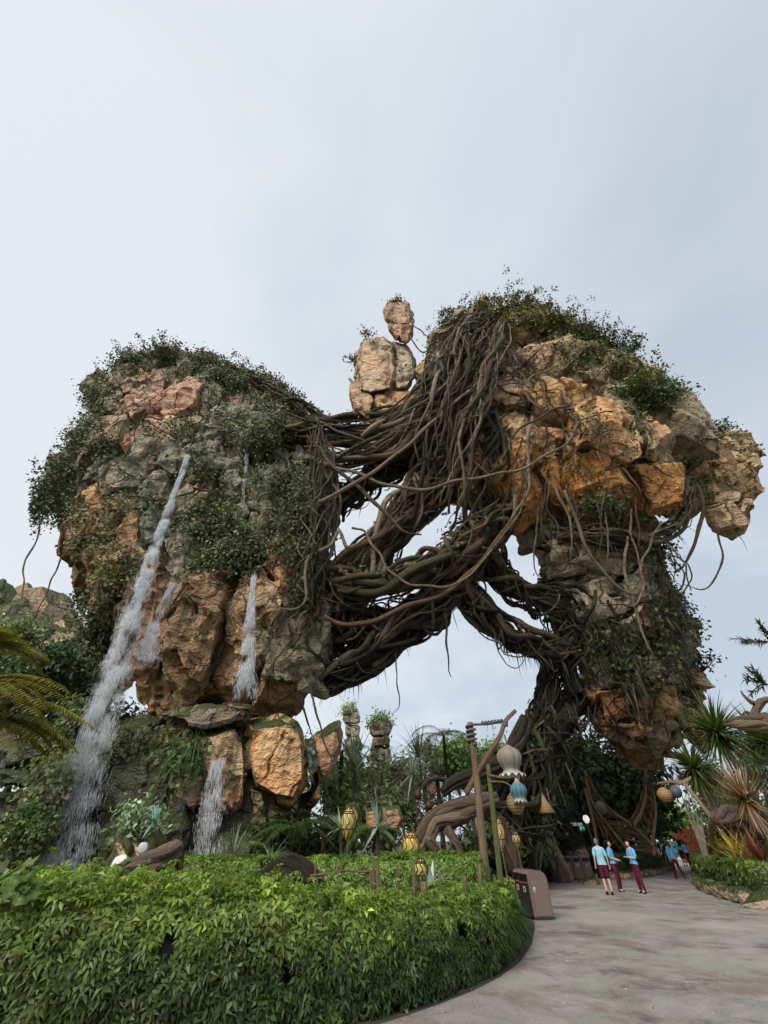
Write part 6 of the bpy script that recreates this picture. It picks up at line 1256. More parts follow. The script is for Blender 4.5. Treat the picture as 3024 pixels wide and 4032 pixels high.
# ------------------------------------------------------------ litter bins
BROWN = (.155, .11, .09); BLACK = (.018, .018, .019)
def bin_(label, loc, rz, front=BLACK, mark=False, w=.56, d=.62, h=1.02):
    t = empty('litter_bin', loc, label, 'litter bin'); M = Matrix.Translation(loc) @ Matrix.Rotation(rz, 4, 'Z')
    def put(mb, name, mat, col, par=None):
        for i, V in enumerate(mb.v): mb.v[i] = np.array([tuple(M @ Vector(v)) for v in V])
        return mb.build(name, mat, par or t, col, smooth=False)
    # body: a side outline (local y forward = front opening, top rounded) extruded along x
    out = [(-d / 2, .06)] + [(-d / 2, h - .22)] + [(-d / 2 + .22 - .22 * math.cos(a), h - .22 + .22 * math.sin(a)) for a in np.linspace(.2, math.pi / 2, 6)] + [(d / 2 - .16, h)] + [(d / 2 - .16 + .16 * math.sin(a), h - .16 + .16 * math.cos(a)) for a in np.linspace(.3, math.pi / 2, 5)] + [(d / 2, .06)]
    mb = MB(); n = len(out); V = [(-w / 2, y, z) for y, z in out] + [(w / 2, y, z) for y, z in out]; q = [(i, (i + 1) % n, n + (i + 1) % n, n + i) for i in range(n)]; c1 = len(V); V += [(-w / 2, 0, h * .5), (w / 2, 0, h * .5)]
    mb.add(V, q, [(c1, (i + 1) % n, i) for i in range(n)] + [(c1 + 1, n + i, n + (i + 1) % n) for i in range(n)]); put(mb, 'body', M_METAL, BROWN)
    for sx in (-1, 1):
        mb = MB(); mb.box((sx * (w / 2 + .006), -.01, .44), (.012, d * .78, .72), bev=.004); put(mb, 'side_panel', M_METAL, (.17, .122, .10))
        mb = MB(); mb.box((sx * (w / 2 + .008), 0, .03), (.03, d, .06)); put(mb, 'foot', M_METAL, (.03, .025, .022))
    mb = MB(); mb.box((0, d / 2 + .008, .40), (w * .9, .016, .68), bev=.005); door = put(mb, 'door', M_METAL, front)
    mb = MB(); mb.box((0, d / 2 + .010, .86), (w * .8, .018, .17), bev=.006); put(mb, 'opening', M_METAL, (.006, .006, .006), door)
    mb = MB(); mb.box((0, d / 2 + .012, .755), (w * .86, .016, .022)); put(mb, 'stripe', M_METAL, (.35, .10, .03), door)
    mb = MB()
    for dx, dz, ww, hh in ((-.06, .62, .02, .11), (.0, .66, .06, .02), (.05, .62, .02, .11), (.0, .56, .09, .02)): mb.box((dx, d / 2 + .019, dz), (ww, .006, hh))
    put(mb, 'pictogram', M_PLAIN, (.5, .49, .46), door)
    if mark:
        for sx in (-1, 1): mb = MB(); mb.box((sx * (w / 2 + .016), d * .27, .62), (.006, .06, .10)); mb.box((sx * (w / 2 + .020), d * .27, .60), (.006, .03, .05), col=(.2, .2, .2)); put(mb, 'sticker', M_PLAIN, (.62, .6, .55))
    return t
b1 = GQ(2139, 3624); rz = R(103)
bin_('brown litter bin nearest the camera with a small white sticker on its side', b1 + Vector((.0, .30, 0)), rz, mark=True); bin_('second litter bin standing directly behind the nearest one', b1 + Vector((-.02, .95, 0)), rz)
b3 = GQ(2232, 3468)
for k, lb in enumerate(['left bin of the three brown bins at the back of the plaza', 'middle bin of the three brown bins at the back of the plaza', 'right bin of the three brown bins at the back of the plaza']): bin_(lb, b3 + Vector((.25 + .60 * k, .5 + .16 * k, 0)), R(180 + 14), front=(.13, .095, .08))

# ------------------------------------------------------------ woven branch sculpture, kiosk, lamp, rust wall at the back
def horn(t, outer, inner, Y, dY, nz, col):
    o, _ = catmull(np.array([tuple(Q(x, y, Y)) for x, y in outer]), np.ones(len(outer)), 40); i_, _ = catmull(np.array([tuple(Q(x, y, Y)) for x, y in inner]), np.ones(len(inner)), 40)
    for c in (o, i_):
        for off in (-dY / 2, dY / 2): mb = MB(); mb.tube(c + np.array([0, off, 0]) * np.linspace(1, .1, 40)[:, None], [.11, .09, .04], 7, 40, lump=.12); mb.build('branch', M_WOOD, t, col)
    for k in range(nz):
        a, b = RNG.integers(0, 36), 0; b = int(np.clip(a + RNG.integers(-3, 7), 0, 39)); y1, y2 = RNG.uniform(-.5, .5, 2) * dY
        mb = MB(); mb.tube([o[a] + np.array([0, y1, 0]), (o[a] + i_[b]) / 2 + RNG.normal(0, .06, 3), i_[b] + np.array([0, y2, 0])], [.05, .045, .03], 5, 6, lump=.12); mb.build('branch', M_WOOD, t, tuple(x * math.exp(RNG.normal(0, .25)) for x in col))
ts = empty('branch_sculpture', GQ(2490, 3400), 'crescent of woven branches with two tall pointed horns behind the people', 'sculpture')
horn(ts, [(2585, 3370), (2520, 3290), (2465, 3240), (2410, 3200), (2365, 3150), (2330, 3090), (2303, 3032)], [(2470, 3360), (2430, 3310), (2385, 3250), (2350, 3200), (2325, 3150), (2316, 3100), (2303, 3036)], 34, 1.0, 46, (.40, .29, .18))
horn(ts, [(2560, 3370), (2556, 3310), (2566, 3250), (2573, 3190), (2568, 3120), (2552, 3070), (2538, 3024)], [(2480, 3250), (2505, 3215), (2522, 3180), (2534, 3140), (2539, 3100), (2540, 3060), (2538, 3028)], 34, 1.0, 34, (.42, .30, .19))
for a, b, r in [((2305, 3105), (2356, 3330), .13), ((2318, 3142), (2392, 3138), .05), ((2320, 3165), (2372, 3150), .05), ((2480, 3250), (2400, 3330), .06), ((2430, 3220), (2450, 3340), .08), ((2500, 3260), (2440, 3345), .09), ((2365, 3220), (2400, 3340), .08), ((2400, 3310), (2470, 3275), .05), ((2555, 3260), (2590, 3360), .08), ((2345, 3220), (2380, 3300), .07)]:
    A_, B_ = Q(*a, 34.4), Q(*b, 34.4); mb = MB(); mb.tube([tuple(A_), tuple((A_ + B_) / 2 + Vector((.05, 0, 0))), tuple(B_)], [r * .8, r, r * .9], 7, 10, lump=.12); mb.build('branch', M_WOOD, ts, (.48, .34, .22) if r == .13 else (.38, .28, .18))
mb = MB(); mb.lathe([(.02, .4), (.28, .3), (.4, .05), (.36, -.2), (.2, -.36), (.02, -.4)], Q(2365, 3180, 33.8), 16, 6, .1); mb.build('gourd', M_PLAIN, ts, (.20, .18, .14))
KY = 32.5
# kiosk
kc = Q(2255, 3330, KY); tk = empty('kiosk', Vector((kc.x, kc.y, 0)), 'dark food kiosk with a curved canopy and a small lit green screen', 'kiosk')
kx0, kx1 = Q(2195, 3300, KY).x, Q(2320, 3300, KY).x; kt = Q(2255, 3238, KY).z; kf = Q(2255, 3262, KY).z
mb = MB(); mb.box(((kx0 + kx1) / 2, KY + 1.2, kf * .5), (kx1 - kx0 - .4, 1.6, kf), bev=.05); mb.build('body', M_PLAIN, tk, (.02, .018, .017), smooth=False)
mb = MB(); n = 12; V = []
for i in range(n + 1):
    f = i / n; x = kx0 + (kx1 - kx0) * f; z = kf + (kt - kf) * math.sin(math.pi * (.08 + .84 * f)) ** .6; V += [(x, KY - .2, z), (x, KY - .2, z - .16 - (kt - kf) * .1), (x, KY + 2.2, z), (x, KY + 2.2, z - .2)]
q = [];
for i in range(n): b = i * 4; q += [(b, b + 4, b + 5, b + 1), (b, b + 2, b + 6, b + 4), (b + 1, b + 5, b + 7, b + 3), (b + 2, b + 3, b + 7, b + 6)]
mb.add(V, q, ()); mb.build('canopy', M_PLAIN, tk, (.05, .055, .05), smooth=False)
for xx, ww in ((2263, 20), (2283, 15)): p = Q(xx, 3245, KY - .35); mb = MB(); mb.box(p, (ww * .022, .03, .16)); mb.build('sign_panel', emit_material('sign_white', (.5, .52, .5), .1), tk, smooth=False)
p = Q(2288, 3263, KY - .35); mb = MB(); mb.box(p, (.42, .05, .3)); sf = mb.build('screen_frame', M_PLAIN, tk, (.1, .11, .11), smooth=False); mb = MB(); mb.box(p + Vector((.06, -.035, .02)), (.26, .02, .16)); mb.build('screen', emit_material('screen_green', (.04, .45, .12), .5), sf, smooth=False)
for xx in (2215, 2232): A_ = Q(xx, 3275, KY - .3); mb = MB(); mb.tube([tuple(A_), (A_.x, A_.y, 0)], .1, 8, 2); mb.build('post', M_PLAIN, tk, (.26, .08, .03))
# lamp
lp = Q(2308, 3225, 31); tl = empty('lamp_post', Vector((lp.x, lp.y, 0)), 'black lamp post with a white globe beside the kiosk', 'lamp post'); mb = MB(); mb.lathe([(.02, .2), (.11, .18), (.17, .09), (.2, 0), (.17, -.1), (.09, -.19), (.06, -.21)], lp, 18); mb.build('globe', emit_material('lamp_globe', (.95, .9, .75), .25), tl); mb = MB(); mb.tube([(lp.x, lp.y, 0), (lp.x, lp.y, lp.z - .2)], [.09, .06], 10, 3); mb.lathe([(.2, 0), (.2, .12), (.12, .3), (.08, .5)], (lp.x, lp.y, 0), 12); mb.build('post', M_METAL, tl, (.03, .03, .032))
# rust wall and pillar
def face_box(name, label, cat, x0, y0, x1, Y, thick, col, mat=M_PLAIN):
    a, b = Q(x0, y0, Y), Q(x1, y0, Y); z = a.z; t = empty(name, Vector(((a.x + b.x) / 2, Y, 0)), label, cat); mb = MB(); mb.box(((a.x + b.x) / 2, Y + thick / 2, z / 2), (b.x - a.x, thick, z), bev=.03); mb.build('slab', mat, t, col, smooth=False); return t, a, b
tw, a, b = face_box('sign_wall', 'rust-red wall with faint raised letters at the end of the path', 'sign', 2650, 3262, 2740, 52, .4, (.21, .058, .022))
cu = bpy.data.curves.new('letters', 'FONT'); cu.body = 'OR'; cu.size = 1.0; cu.extrude = .03; cu.align_x = 'CENTER'; tmp = bpy.data.objects.new('letters', cu); COL.objects.link(tmp); dg = bpy.context.evaluated_depsgraph_get(); me = bpy.data.meshes.new_from_object(tmp.evaluated_get(dg)); bpy.data.objects.remove(tmp)
me.transform(Matrix.Translation(Vector((b.x - 1.15, 51.95, a.z - 1.1))) @ Matrix.Rotation(R(90), 4, 'X')); at = me.attributes.new('Col', 'FLOAT_COLOR', 'POINT'); at.data.foreach_set('color', np.ones(len(me.vertices) * 4, dtype=np.float32)); link('letters', me, M_PLAIN, tw, (.30, .10, .04))
mb = MB(); p0 = Q(2712, 3250, 51.2); mb.lathe([(.9, 0), (.75, p0.z * .35), (.55, p0.z * .7), (.48, p0.z), (.05, p0.z + .05)], (p0.x + 1.6, 51.6, 0), 10, 5, .1); tag(mb.build('stone_pillar', M_STONE, None, (.44, .38, .29)), 'pale tapering stone pillar against the rust wall', 'pillar')
mb = MB(); a = Q(2810, 3310, 46); b = Q(2880, 3310, 46); mb.box(((a.x + b.x) / 2, 47, a.z / 2), (b.x - a.x, 2, a.z), bev=.05); tag(mb.build('hut', M_PLAIN, None, (.12, .04, .02), smooth=False), 'low dark red hut behind the planter on the right', 'hut')

# ------------------------------------------------------------ right-hand plants
rosette('yucca_tree', 'tall spiky yucca at the right, its head in front of the crag tip', 1552, 1588, 21, 2.0, .11, 330, (.055, .10, .028), 'yucca', up=.2, droop=.35, stalk=.12, tip=(.10, .14, .04), bark=(.36, .30, .23))
rosette('yucca_tree', 'second spiky yucca head, lower and left of the tall one', 1500, 1662, 25, 1.9, .11, 260, (.09, .135, .04), 'yucca', up=.2, droop=.35, stalk=.1, tip=(.16, .17, .05), bark=(.36, .30, .23))
rosette('yucca_tree', 'yucca head cut by the right edge of the picture', 1655, 1608, 21, 1.8, .10, 240, (.05, .085, .03), 'yucca', up=.2, droop=.4, stalk=.1)
rosette('yucca_tree', 'grey-leaved spiky head low at the right edge', 1640, 1690, 19.5, 1.5, .08, 170, (.10, .12, .07), 'yucca', up=.3, droop=.4, stalk=.07)
fc = (1608, 1722, 18.6)
c = np.array(tuple(P(*fc))); t = empty('spiky_flower', Vector((c[0], c[1], 0)), 'huge rust-brown spiky flower with curling cream-tipped petals', 'flower'); mb = MB(); n = 150; d = unit(RNG.normal(0, 1, (n, 3)) * np.array([1.2, .9, .9]) + np.array([0, -.2, .1]))
add_blades(mb, np.repeat(c[None], n, 0) + d * .06, d, 1.2, .085, .25, 7, (.13, .05, .025), .3, tipcol=(.46, .33, .19), curl=np.array([0, 0, .9])); d2 = unit(RNG.normal(0, .5, (26, 3)) + np.array([.2, 0, 1.2])); add_blades(mb, np.repeat(c[None], 26, 0) + d2 * .1, d2, 1.0, .10, -.2, 6, (.42, .38, .32), .15, tipcol=(.62, .58, .5), curl=np.array([.3, 0, .3])); d3 = unit(RNG.normal(0, .5, (60, 3)) + np.array([.1, 0, -1.1])); add_blades(mb, np.repeat(c[None], 60, 0), d3, 1.0, .075, .3, 5, (.33, .20, .10), .25); mb.build('petals', M_LEAF, t)
mb = MB(); mb.tube([tuple(c), tuple(c + np.array([.2, 0, -1.2])), (c[0] + .3, c[1], 0)], [.15, .13, .15], 9, 14, lump=.1); mb.build('stalk', M_WOOD, t, (.30, .30, .22)); mb = MB(); mb.lathe([(.02, .14), (.1, .1), (.13, 0), (.08, -.08)], Vector(c) + Vector((.02, -.12, .12)), 12); mb.build('heart', M_PLAIN, t, (.32, .38, .44))
WS = (.42, .39, .34)
STEMS = [((2775, 3365), (2720, 3230), (2681, 3120)), ((2772, 3365), (2738, 3250), (2708, 3150)), ((2780, 3365), (2752, 3270), (2742, 3190)), ((2828, 3225), (2790, 3110), (2752, 3042)), ((2832, 3222), (2808, 3110), (2787, 3018)), ((2838, 3220), (2826, 3120), (2816, 3010)), ((2822, 3228), (2785, 3160), (2745, 3100)), ((2846, 3220), (2850, 3130), (2866, 3010)), ((2785, 3368), (2770, 3290), (2760, 3200))]
for k, st in enumerate(STEMS):
    g_ = Q(*st[0], 25); pts = [tuple(Q(*q, 25)) for q in st]; low = k in (0, 1, 2, 8); mb = MB(); base_ = [(g_.x + (.1 if low else .4), g_.y, 0)]
    mb.tube(base_ + pts, [.07 if low else .06, .06, .045, .02], 7, 20, lump=.08)
    for _ in range(3): f = RNG.uniform(.4, .9); q = np.array(pts[1]) * (1 - f) + np.array(pts[2]) * f; mb.tube([q, q + np.array([RNG.normal(0, .3), RNG.normal(0, .2), RNG.uniform(.3, .8)])], [.02, .008], 4, 4)
    tag(mb.build('bare_sapling', M_WOOD, None, WS), 'whitish bare stem rising in the cluster ' + ('beside the path' if low else 'left of the spiky flower'), 'stem', 'white bare stems ' + ('beside the path' if low else 'left of the flower'))
wood('gnarled purple-brown root mass under the white stems', [([(1545, 1775, 21.5), (1570, 1765, 21.5), (1600, 1772, 21.5), (1625, 1790, 21.5), (1650, 1800, 21.5)], [.18, .3, .34, .26, .2], 9, .4), ([(1580, 1780, 21.8), (1600, 1830, 21.8), (1612, 1860, 21.8)], [.3, .34, .36], 8, .38)], [(.17, .12, .11), (.14, .10, .075)], 'root_mass', 'root', fat=1.25)
for lb, x, y, Y, n_, c, tp in [('yellow bromeliad clump in the planter, left one', 1592, 1850, 21, 34, (.42, .28, .03), (.50, .40, .06)), ('amber bromeliad clump in the planter, middle one', 1625, 1860, 19.8, 34, (.36, .20, .03), (.46, .34, .06)), ('dark red bromeliad at the right edge of the planter', 1652, 1868, 18.6, 26, (.10, .02, .02), (.22, .06, .03)), ('small orange bromeliad at the left end of the planter', 1558, 1845, 23, 24, (.36, .22, .04), (.40, .33, .06)), ('pale yellow spikes low in the planter', 1600, 1868, 20, 18, (.42, .42, .10), (.5, .5, .2))]:
    rosette('bromeliad', lb, x, y, Y, 1.1, .08, n_, c, up=.9, droop=.35, tip=tp, var=.25)
for lb, x, y in [('leaf spray entering from the right edge, upper one', 1668, 1388), ('leaf spray entering from the right edge, lower one', 1655, 1478), ('hanging leaf spray at the right edge above the flower', 1655, 1650)]:
    b = np.array(tuple(P(x, y, 13))); t = empty('overhanging_shrub', Vector(b), lb, 'branch'); mb = MB(); lbm = MB()
    for k in range(5):
        e_ = b + np.array([-RNG.uniform(.3, .85), RNG.normal(0, .3), RNG.normal(.05, .3)]); mb.tube([b + np.array([1.2, 0, -.5]), b, e_], [.03, .02, .006], 5, 8); s = RNG.uniform(.15, 1, 34)[:, None]; pp = b * (1 - s) + e_ * s
        add_blades(lbm, pp, RNG.normal(0, .7, (34, 3)) + unit(e_ - b), .26, .05, .25, 3, (.075, .10, .045), .3)
    mb.build('twig', M_BARK, t, BR); lbm.build('leaves', M_LEAF, t)
# small fallen petals and litter on the plaza
for k in range(46):
    x = RNG.uniform(1560, 2900); y = RNG.uniform(3700, 4020)
    if x < 1500 + (4032 - y) * 1.9: continue
    p = GQ(x, y, .012); mb = MB(); add_leaves(mb, np.array([tuple(p)]), np.array([[0, 0, 1.0]]), .035, col=(.55, .52, .44), var=.2, asp=.8, spread=.2)
    tag(mb.build('fallen_petal', M_LEAF), 'tiny pale petal fallen on the plaza pavement', 'petal', 'petals scattered on the plaza')
# ------------------------------------------------------------ people
SKINC = (.50, .31, .235); BLUE = (.115, .36, .60); PALEB = (.25, .45, .54); WINE = (.085, .012, .03); SHOE = (.012, .012, .014)
def skin_mesh(verts, edges, radii, root=0, sub=2):
    me = bpy.data.meshes.new('tmp'); me.from_pydata([tuple(v) for v in verts], edges, []); ob = bpy.data.objects.new('tmp', me); COL.objects.link(ob)
    md = ob.modifiers.new('s', 'SKIN'); md.use_smooth_shade = True
    for i, r in enumerate(radii): v = me.skin_vertices[0].data[i]; v.radius = (r, r) if not isinstance(r, tuple) else r; v.use_root = (i == root)
    ss = ob.modifiers.new('u', 'SUBSURF'); ss.levels = ss.render_levels = sub
    dg = bpy.context.evaluated_depsgraph_get(); out = bpy.data.meshes.new_from_object(ob.evaluated_get(dg)); bpy.data.objects.remove(ob); bpy.data.meshes.remove(me)
    return out
def mesh_arrays(me):
    V = np.array([tuple(v.co) for v in me.vertices]); q = [tuple(p.vertices) for p in me.polygons if len(p.vertices) == 4]; t = [tuple(p.vertices) for p in me.polygons if len(p.vertices) == 3]; return V, q, t
def person(label, foot, face, H=1.7, shirt=BLUE, legs=WINE, shorts=False, sleeves=.55, hair=(.02, .015, .012), longhair=0.0, pose='stand', arms='down', glasses=False, bend=0.0, bun=False, extra=None, stout=1.0):
    """face: heading angle, 0 = looking at the camera (-Y), turning counter-clockwise"""
    s = H / 1.72; t = empty('person', foot, label, 'person'); Rm = Matrix.Rotation(face, 4, 'Z'); M = Matrix.Translation(foot) @ Rm @ Matrix.Scale(s, 4)
    V3 = lambda *a: Vector(a); tilt = bend
    up = lambda z, y=0.0: V3(0, y - math.sin(tilt) * (z - .92), .92 + math.cos(tilt) * (z - .92)) if z > .92 else V3(0, y, z)
    J = {}; J['pel'] = V3(0, 0, .93); J['bel'] = up(1.08, .005); J['che'] = up(1.28, .01); J['nk'] = up(1.45, .015); J['nk2'] = up(1.53, -.005)
    st = .16 if pose == 'walk' else 0.0
    for sd, n in ((1, 'L'), (-1, 'R')):
        k = st * sd; J['hip' + n] = V3(.088 * sd, 0, .89); J['kne' + n] = V3(.095 * sd, -.03 - k * .9, .49 + (.03 if k < 0 else 0)); J['ank' + n] = V3(.10 * sd + (.03 * sd if pose == 'apart' else 0), .03 - k * 2.0 + (.12 if k < 0 else 0), .085 + (.06 if k < 0 else 0)); J['toe' + n] = J['ank' + n] + V3(.015 * sd, -.15, -.045)
        sh = up(1.415, .015) + V3(.175 * sd * (1 + (stout - 1) * .5), 0, 0); J['sh' + n] = sh
        if arms == 'down': el = sh + V3(.055 * sd, .03, -.27); wr = el + V3(.02 * sd, -.07 + (.10 * sd if pose == 'walk' else 0), -.24)
        elif arms == 'clasp': el = sh + V3(.07 * sd, .02, -.27); wr = V3(.04 * sd, -.23, 1.06)
        elif arms == 'phone': el = sh + V3(.06 * sd, -.03, -.27); wr = V3(.07 * sd, -.27, 1.17)
        else: el = sh + V3(.09 * sd, .05, -.25); wr = el + V3(-.10 * sd, -.16, -.1)
        J['el' + n] = el; J['wr' + n] = wr; J['hd' + n] = wr + (wr - el).normalized() * .08
    order = list(J); ix = {k: i for i, k in enumerate(order)}; E = [('pel', 'bel'), ('bel', 'che'), ('che', 'nk'), ('nk', 'nk2')]
    for n in 'LR': E += [('pel', 'hip' + n), ('hip' + n, 'kne' + n), ('kne' + n, 'ank' + n), ('ank' + n, 'toe' + n), ('nk', 'sh' + n), ('sh' + n, 'el' + n), ('el' + n, 'wr' + n), ('wr' + n, 'hd' + n)]
    rad = {'pel': (.135, .10), 'bel': (.125 * stout, .095 * stout), 'che': (.15 * stout, .105 * stout), 'nk': .062, 'nk2': .055}
    for n in 'LR': rad.update({'hip' + n: .088, 'kne' + n: .056, 'ank' + n: .036, 'toe' + n: (.035, .025), 'sh' + n: .054, 'el' + n: .038, 'wr' + n: .027, 'hd' + n: (.036, .018)})
    me = skin_mesh([J[k] for k in order], [(ix[a], ix[b]) for a, b in E], [rad[k] for k in order]); V, q, tr = mesh_arrays(me); mb = MB(); mb.add(V, q, tr)
    # head: skull, jaw, nose, ears
    hc = J['nk2'] + V3(0, -.022, .105); ax = (math.cos(tilt), math.sin(tilt)); bm = bmesh.new(); bmesh.ops.create_uvsphere(bm, u_segments=20, v_segments=14, radius=1)
    for v in bm.verts:
        x, y, z = v.co; w = .074 * (1 - .22 * max(0, -z) ** 1.3); f = .094 * (1 - .10 * max(0, -z)); py = y * f; pz = z * .116
        if y < 0 and z < 0: py -= .012 * max(0, -z) * (1 - abs(x))
        if y < -.6 and abs(x) < .32 and -.42 < z < .12: py -= .022 * (1 - abs(x) / .32) * (1 - abs(z + .2) / .35 if abs(z + .2) < .35 else 0)
        if abs(z - .12) < .16 and y < -.6 and .2 < abs(x) < .62: py += .008
        if abs(x) > .9 and abs(y) < .3 and abs(z) < .3: w *= 1.14
        v.co = hc + V3(x * w, py, pz)
    bm.normal_update(); tm = bpy.data.meshes.new('h'); bm.to_mesh(tm); bm.free(); HV, hq, ht = mesh_arrays(tm); mb.add(HV, hq, ht)
    for n, sd in (('L', 1), ('R', -1)):                           # palms carry five fingers
        h0 = J['hd' + n]; d = (J['hd' + n] - J['wr' + n]).normalized(); sv_ = d.cross(V3(0, 0, 1)); sv_ = sv_.normalized() if sv_.length > .1 else V3(0, 1, 0); cu_ = d.cross(sv_)
        for j, (o_, l) in enumerate(((-.027, .06), (-.009, .072), (.009, .068), (.027, .052))): a_ = h0 + sv_ * o_; mb.tube([tuple(a_), tuple(a_ + d * l * .5), tuple(a_ + d * l * .9 - cu_ * .02 * sd)], [.0095, .009, .007], 5, 5)
        th_ = J['wr' + n] + d * .03 + sv_ * .03; mb.tube([tuple(th_), tuple(th_ + sv_ * .025 + d * .025), tuple(th_ + sv_ * .03 + d * .055)], [.011, .010, .008], 5, 5)
    def put(mb, name, mat, col):
        for i, V in enumerate(mb.v): mb.v[i] = np.array([tuple(M @ Vector(v)) for v in V])
        return mb.build(name, mat, t, col)
    put(mb, 'body', M_SKIN, SKINC)
    # shirt
    vs_ = [J['pel'] + V3(0, 0, .05), J['bel'], J['che'], J['nk'] - V3(0, 0, .03)]; r_ = [(.150 * stout, .115 * stout), (.150 * stout, .118 * stout), (.172 * stout, .125 * stout), .082]; ed = [(0, 1), (1, 2), (2, 3)]
    for n in 'LR':
        b = len(vs_); f = sleeves; el, sh, wr = J['el' + n], J['sh' + n], J['wr' + n]; vs_ += [sh, sh.lerp(el, min(1, f / .5 if f < .5 else 1) if f < .55 else 1)]; r_ += [.074, .066]; ed += [(3, b), (b, b + 1)]
        if f > .6: vs_.append(el.lerp(wr, .9)); r_.append(.045); ed.append((b + 1, b + 2))
    V, q, tr = mesh_arrays(skin_mesh(vs_, ed, r_, 1)); mb = MB(); mb.add(V, q, tr); put(mb, 'shirt', M_CLOTH, shirt)
    # trousers or shorts
    vs_ = [J['pel'] + V3(0, 0, .06), J['pel'] - V3(0, 0, .02)]; r_ = [(.148 * stout, .11 * stout), (.152, .118)]; ed = [(0, 1)]
    for n in 'LR':
        b = len(vs_); kn = J['kne' + n]; vs_ += [J['hip' + n] - V3(0, 0, .06), kn + V3(0, 0, .0 if not shorts else -.02)]; r_ += [.105, .078 if not shorts else .096]; ed += [(1, b), (b, b + 1)]
        if not shorts: vs_.append(J['ank' + n] - V3(0, 0, .015)); r_.append(.060); ed.append((b + 1, b + 2))
    V, q, tr = mesh_arrays(skin_mesh(vs_, ed, r_, 1)); mb = MB(); mb.add(V, q, tr); put(mb, 'shorts' if shorts else 'trousers', M_CLOTH, legs)
    for n in 'LR':
        a_ = J['ank' + n]; mb = MB(); V, q, tr = mesh_arrays(skin_mesh([a_ + V3(0, .045, -.045), a_ + V3(0, -.03, -.045), a_ + V3(.01, -.15, -.052), a_ + V3(0, .02, .05 if shorts else 0)], [(0, 1), (1, 2), (1, 3)], [(.045, .04), (.046, .042), (.042, .03), .046], 1, 2)); mb.add(V, q, tr); put(mb, 'shoe', M_PLAIN, SHOE)
    # hair
    mb = MB(); HV2 = HV.copy(); c0 = np.array(tuple(hc)); rel = HV2 - c0; keepv = (rel[:, 2] > .035) | ((rel[:, 1] > -.005) & (rel[:, 2] > -.075)); scl = 1.10; HV2 = c0 + rel * scl + np.array([0, .004, .004]); fq = [f for f in hq if all(keepv[list(f)])]; ft = [f for f in ht if all(keepv[list(f)])]; mb.add(HV2, fq, ft)
    if longhair:
        V, q, tr = mesh_arrays(skin_mesh([hc + V3(0, .05, .03), hc + V3(0, .085, -.1), hc + V3(0, .10, -.1 - longhair * .5), hc + V3(0, .085, -.1 - longhair)], [(0, 1), (1, 2), (2, 3)], [(.085, .06), (.092, .05), (.085, .04), (.05, .02)], 0, 2)); mb.add(V, q, tr)
    if bun: mb.lathe([(.01, .05), (.04, .035), (.05, 0), (.04, -.035), (.01, -.05)], hc + V3(0, .1, .07), 10)
    put(mb, 'hair', M_CLOTH, hair)
    mb = MB()
    if glasses: mb.box(tuple(hc + V3(0, -.094, .012)), (.13, .022, .036), bev=.008); put(mb, 'sunglasses', M_METAL, (.008, .008, .009))
    else:
        for sd in (-1, 1): mb.lathe([(.003, .008), (.010, .004), (.010, -.004), (.003, -.008)], hc + V3(.03 * sd, -.086, .012), 8, axis=(0, -1, 0))
        put(mb, 'eyes', M_METAL, (.02, .015, .012))
    mb = MB(); mb.box(tuple(hc + V3(0, -.094, -.058)), (.042, .01, .010), bev=.003); put(mb, 'mouth', M_SKIN, (.32, .12, .10))
    if extra == 'lanyard': mb = MB(); mb.box(tuple(V3(.03, -.30, 1.16)), (.09, .03, .12), bev=.008); put(mb, 'tablet', M_METAL, (.03, .04, .05))
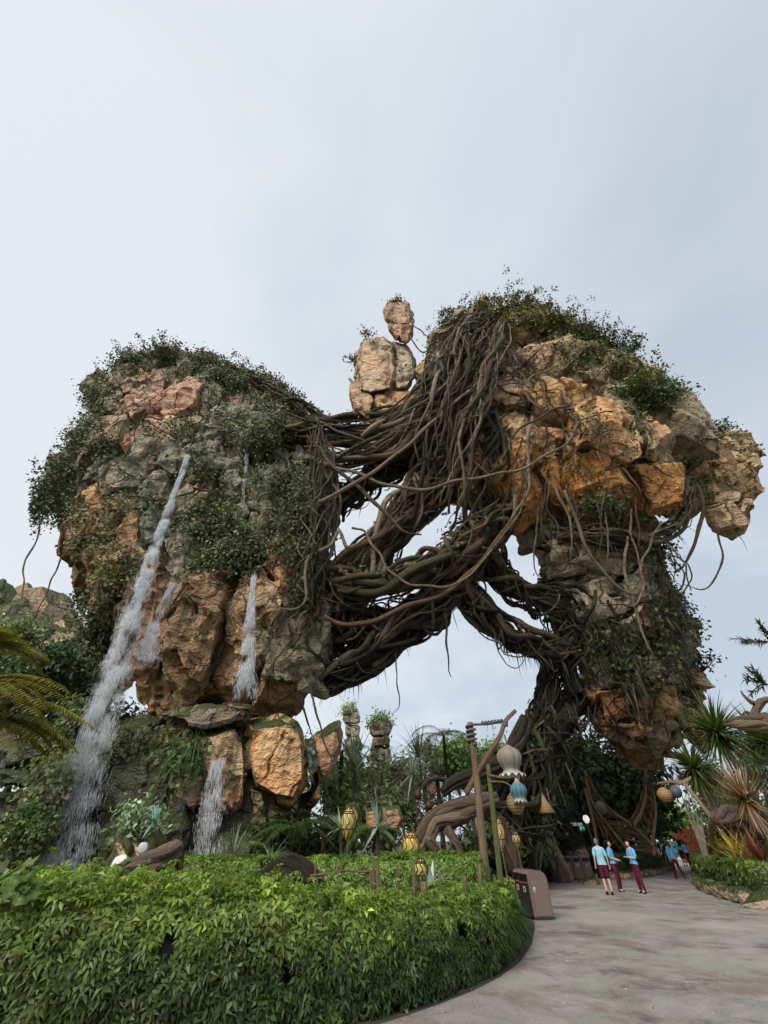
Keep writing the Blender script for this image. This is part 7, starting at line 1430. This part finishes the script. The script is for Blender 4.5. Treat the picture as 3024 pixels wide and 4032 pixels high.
    if extra == 'pack': mb = MB(); mb.box(tuple(J['che'] + V3(0, .22, -.02)), (.34, .22, .5), bev=.07); put(mb, 'backpack', M_CLOTH, (.62, .6, .58)); mb = MB(); mb.box(tuple(J['che'] + V3(0, .22, .25)), (.30, .20, .08), bev=.03); put(mb, 'pack_flap', M_CLOTH, (.5, .03, .04))
    return t
person('man with grey hair in a pale blue shirt and wine-red shorts, back turned', GQ(2404, 3526), R(170), 1.74, PALEB, WINE, True, .55, (.16, .15, .15), arms='down', stout=1.16)
person('woman in sunglasses, bright blue shirt and wine-red trousers, hands clasped', GQ(2448, 3512), R(48), 1.68, BLUE, WINE, False, .55, (.03, .018, .012), arms='clasp', glasses=True, pose='apart', bun=True)
person('dark-haired woman in blue polo and wine-red trousers facing left, holding a tablet', GQ(2534, 3519), R(-78), 1.69, BLUE, WINE, False, .55, (.015, .011, .010), arms='phone', extra='lanyard', bun=True, pose='apart')
person('woman with long brown hair in a blue top walking away from the camera', GQ(2681, 3464), R(172), 1.68, BLUE, WINE, False, .9, (.075, .04, .022), longhair=.34, pose='walk', arms='down')
person('person in blue shirt and wine-red shorts at the far end of the path', GQ(2702, 3412), R(165), 1.76, BLUE, WINE, True, .55, (.05, .03, .02), arms='fold')
person('person in blue shirt and long wine-red trousers bending forward down the path', GQ(2727, 3418), R(150), 1.66, BLUE, WINE, False, .6, (.03, .02, .015), bend=.35, arms='fold')
person('person in a teal shirt half hidden behind the bushes under the branch sculpture', GQ(2552, 3428), R(200), 1.68, (.16, .38, .40), (.03, .03, .035), False, .55, (.05, .03, .02))
person('visitor in dark clothes carrying a white pack with a red flap', GQ(2636, 3418), R(165), 1.75, (.03, .03, .035), (.04, .04, .05), False, .9, (.03, .02, .015), extra='pack')
person('blonde woman in dark clothes just left of the long-haired woman', GQ(2652, 3424), R(170), 1.66, (.05, .05, .06), (.03, .03, .04), False, .9, (.42, .28, .13), longhair=.28)
person('person in a blue patterned shirt seen behind the white stems', GQ(2795, 3408), R(20), 1.68, (.14, .34, .44), (.06, .03, .03), True, .55, (.04, .03, .02))
person('person in a blue shirt looking over the planter on the right', GQ(2862, 3412), R(60), 1.72, BLUE, WINE, False, .55, (.16, .07, .03), arms='fold')
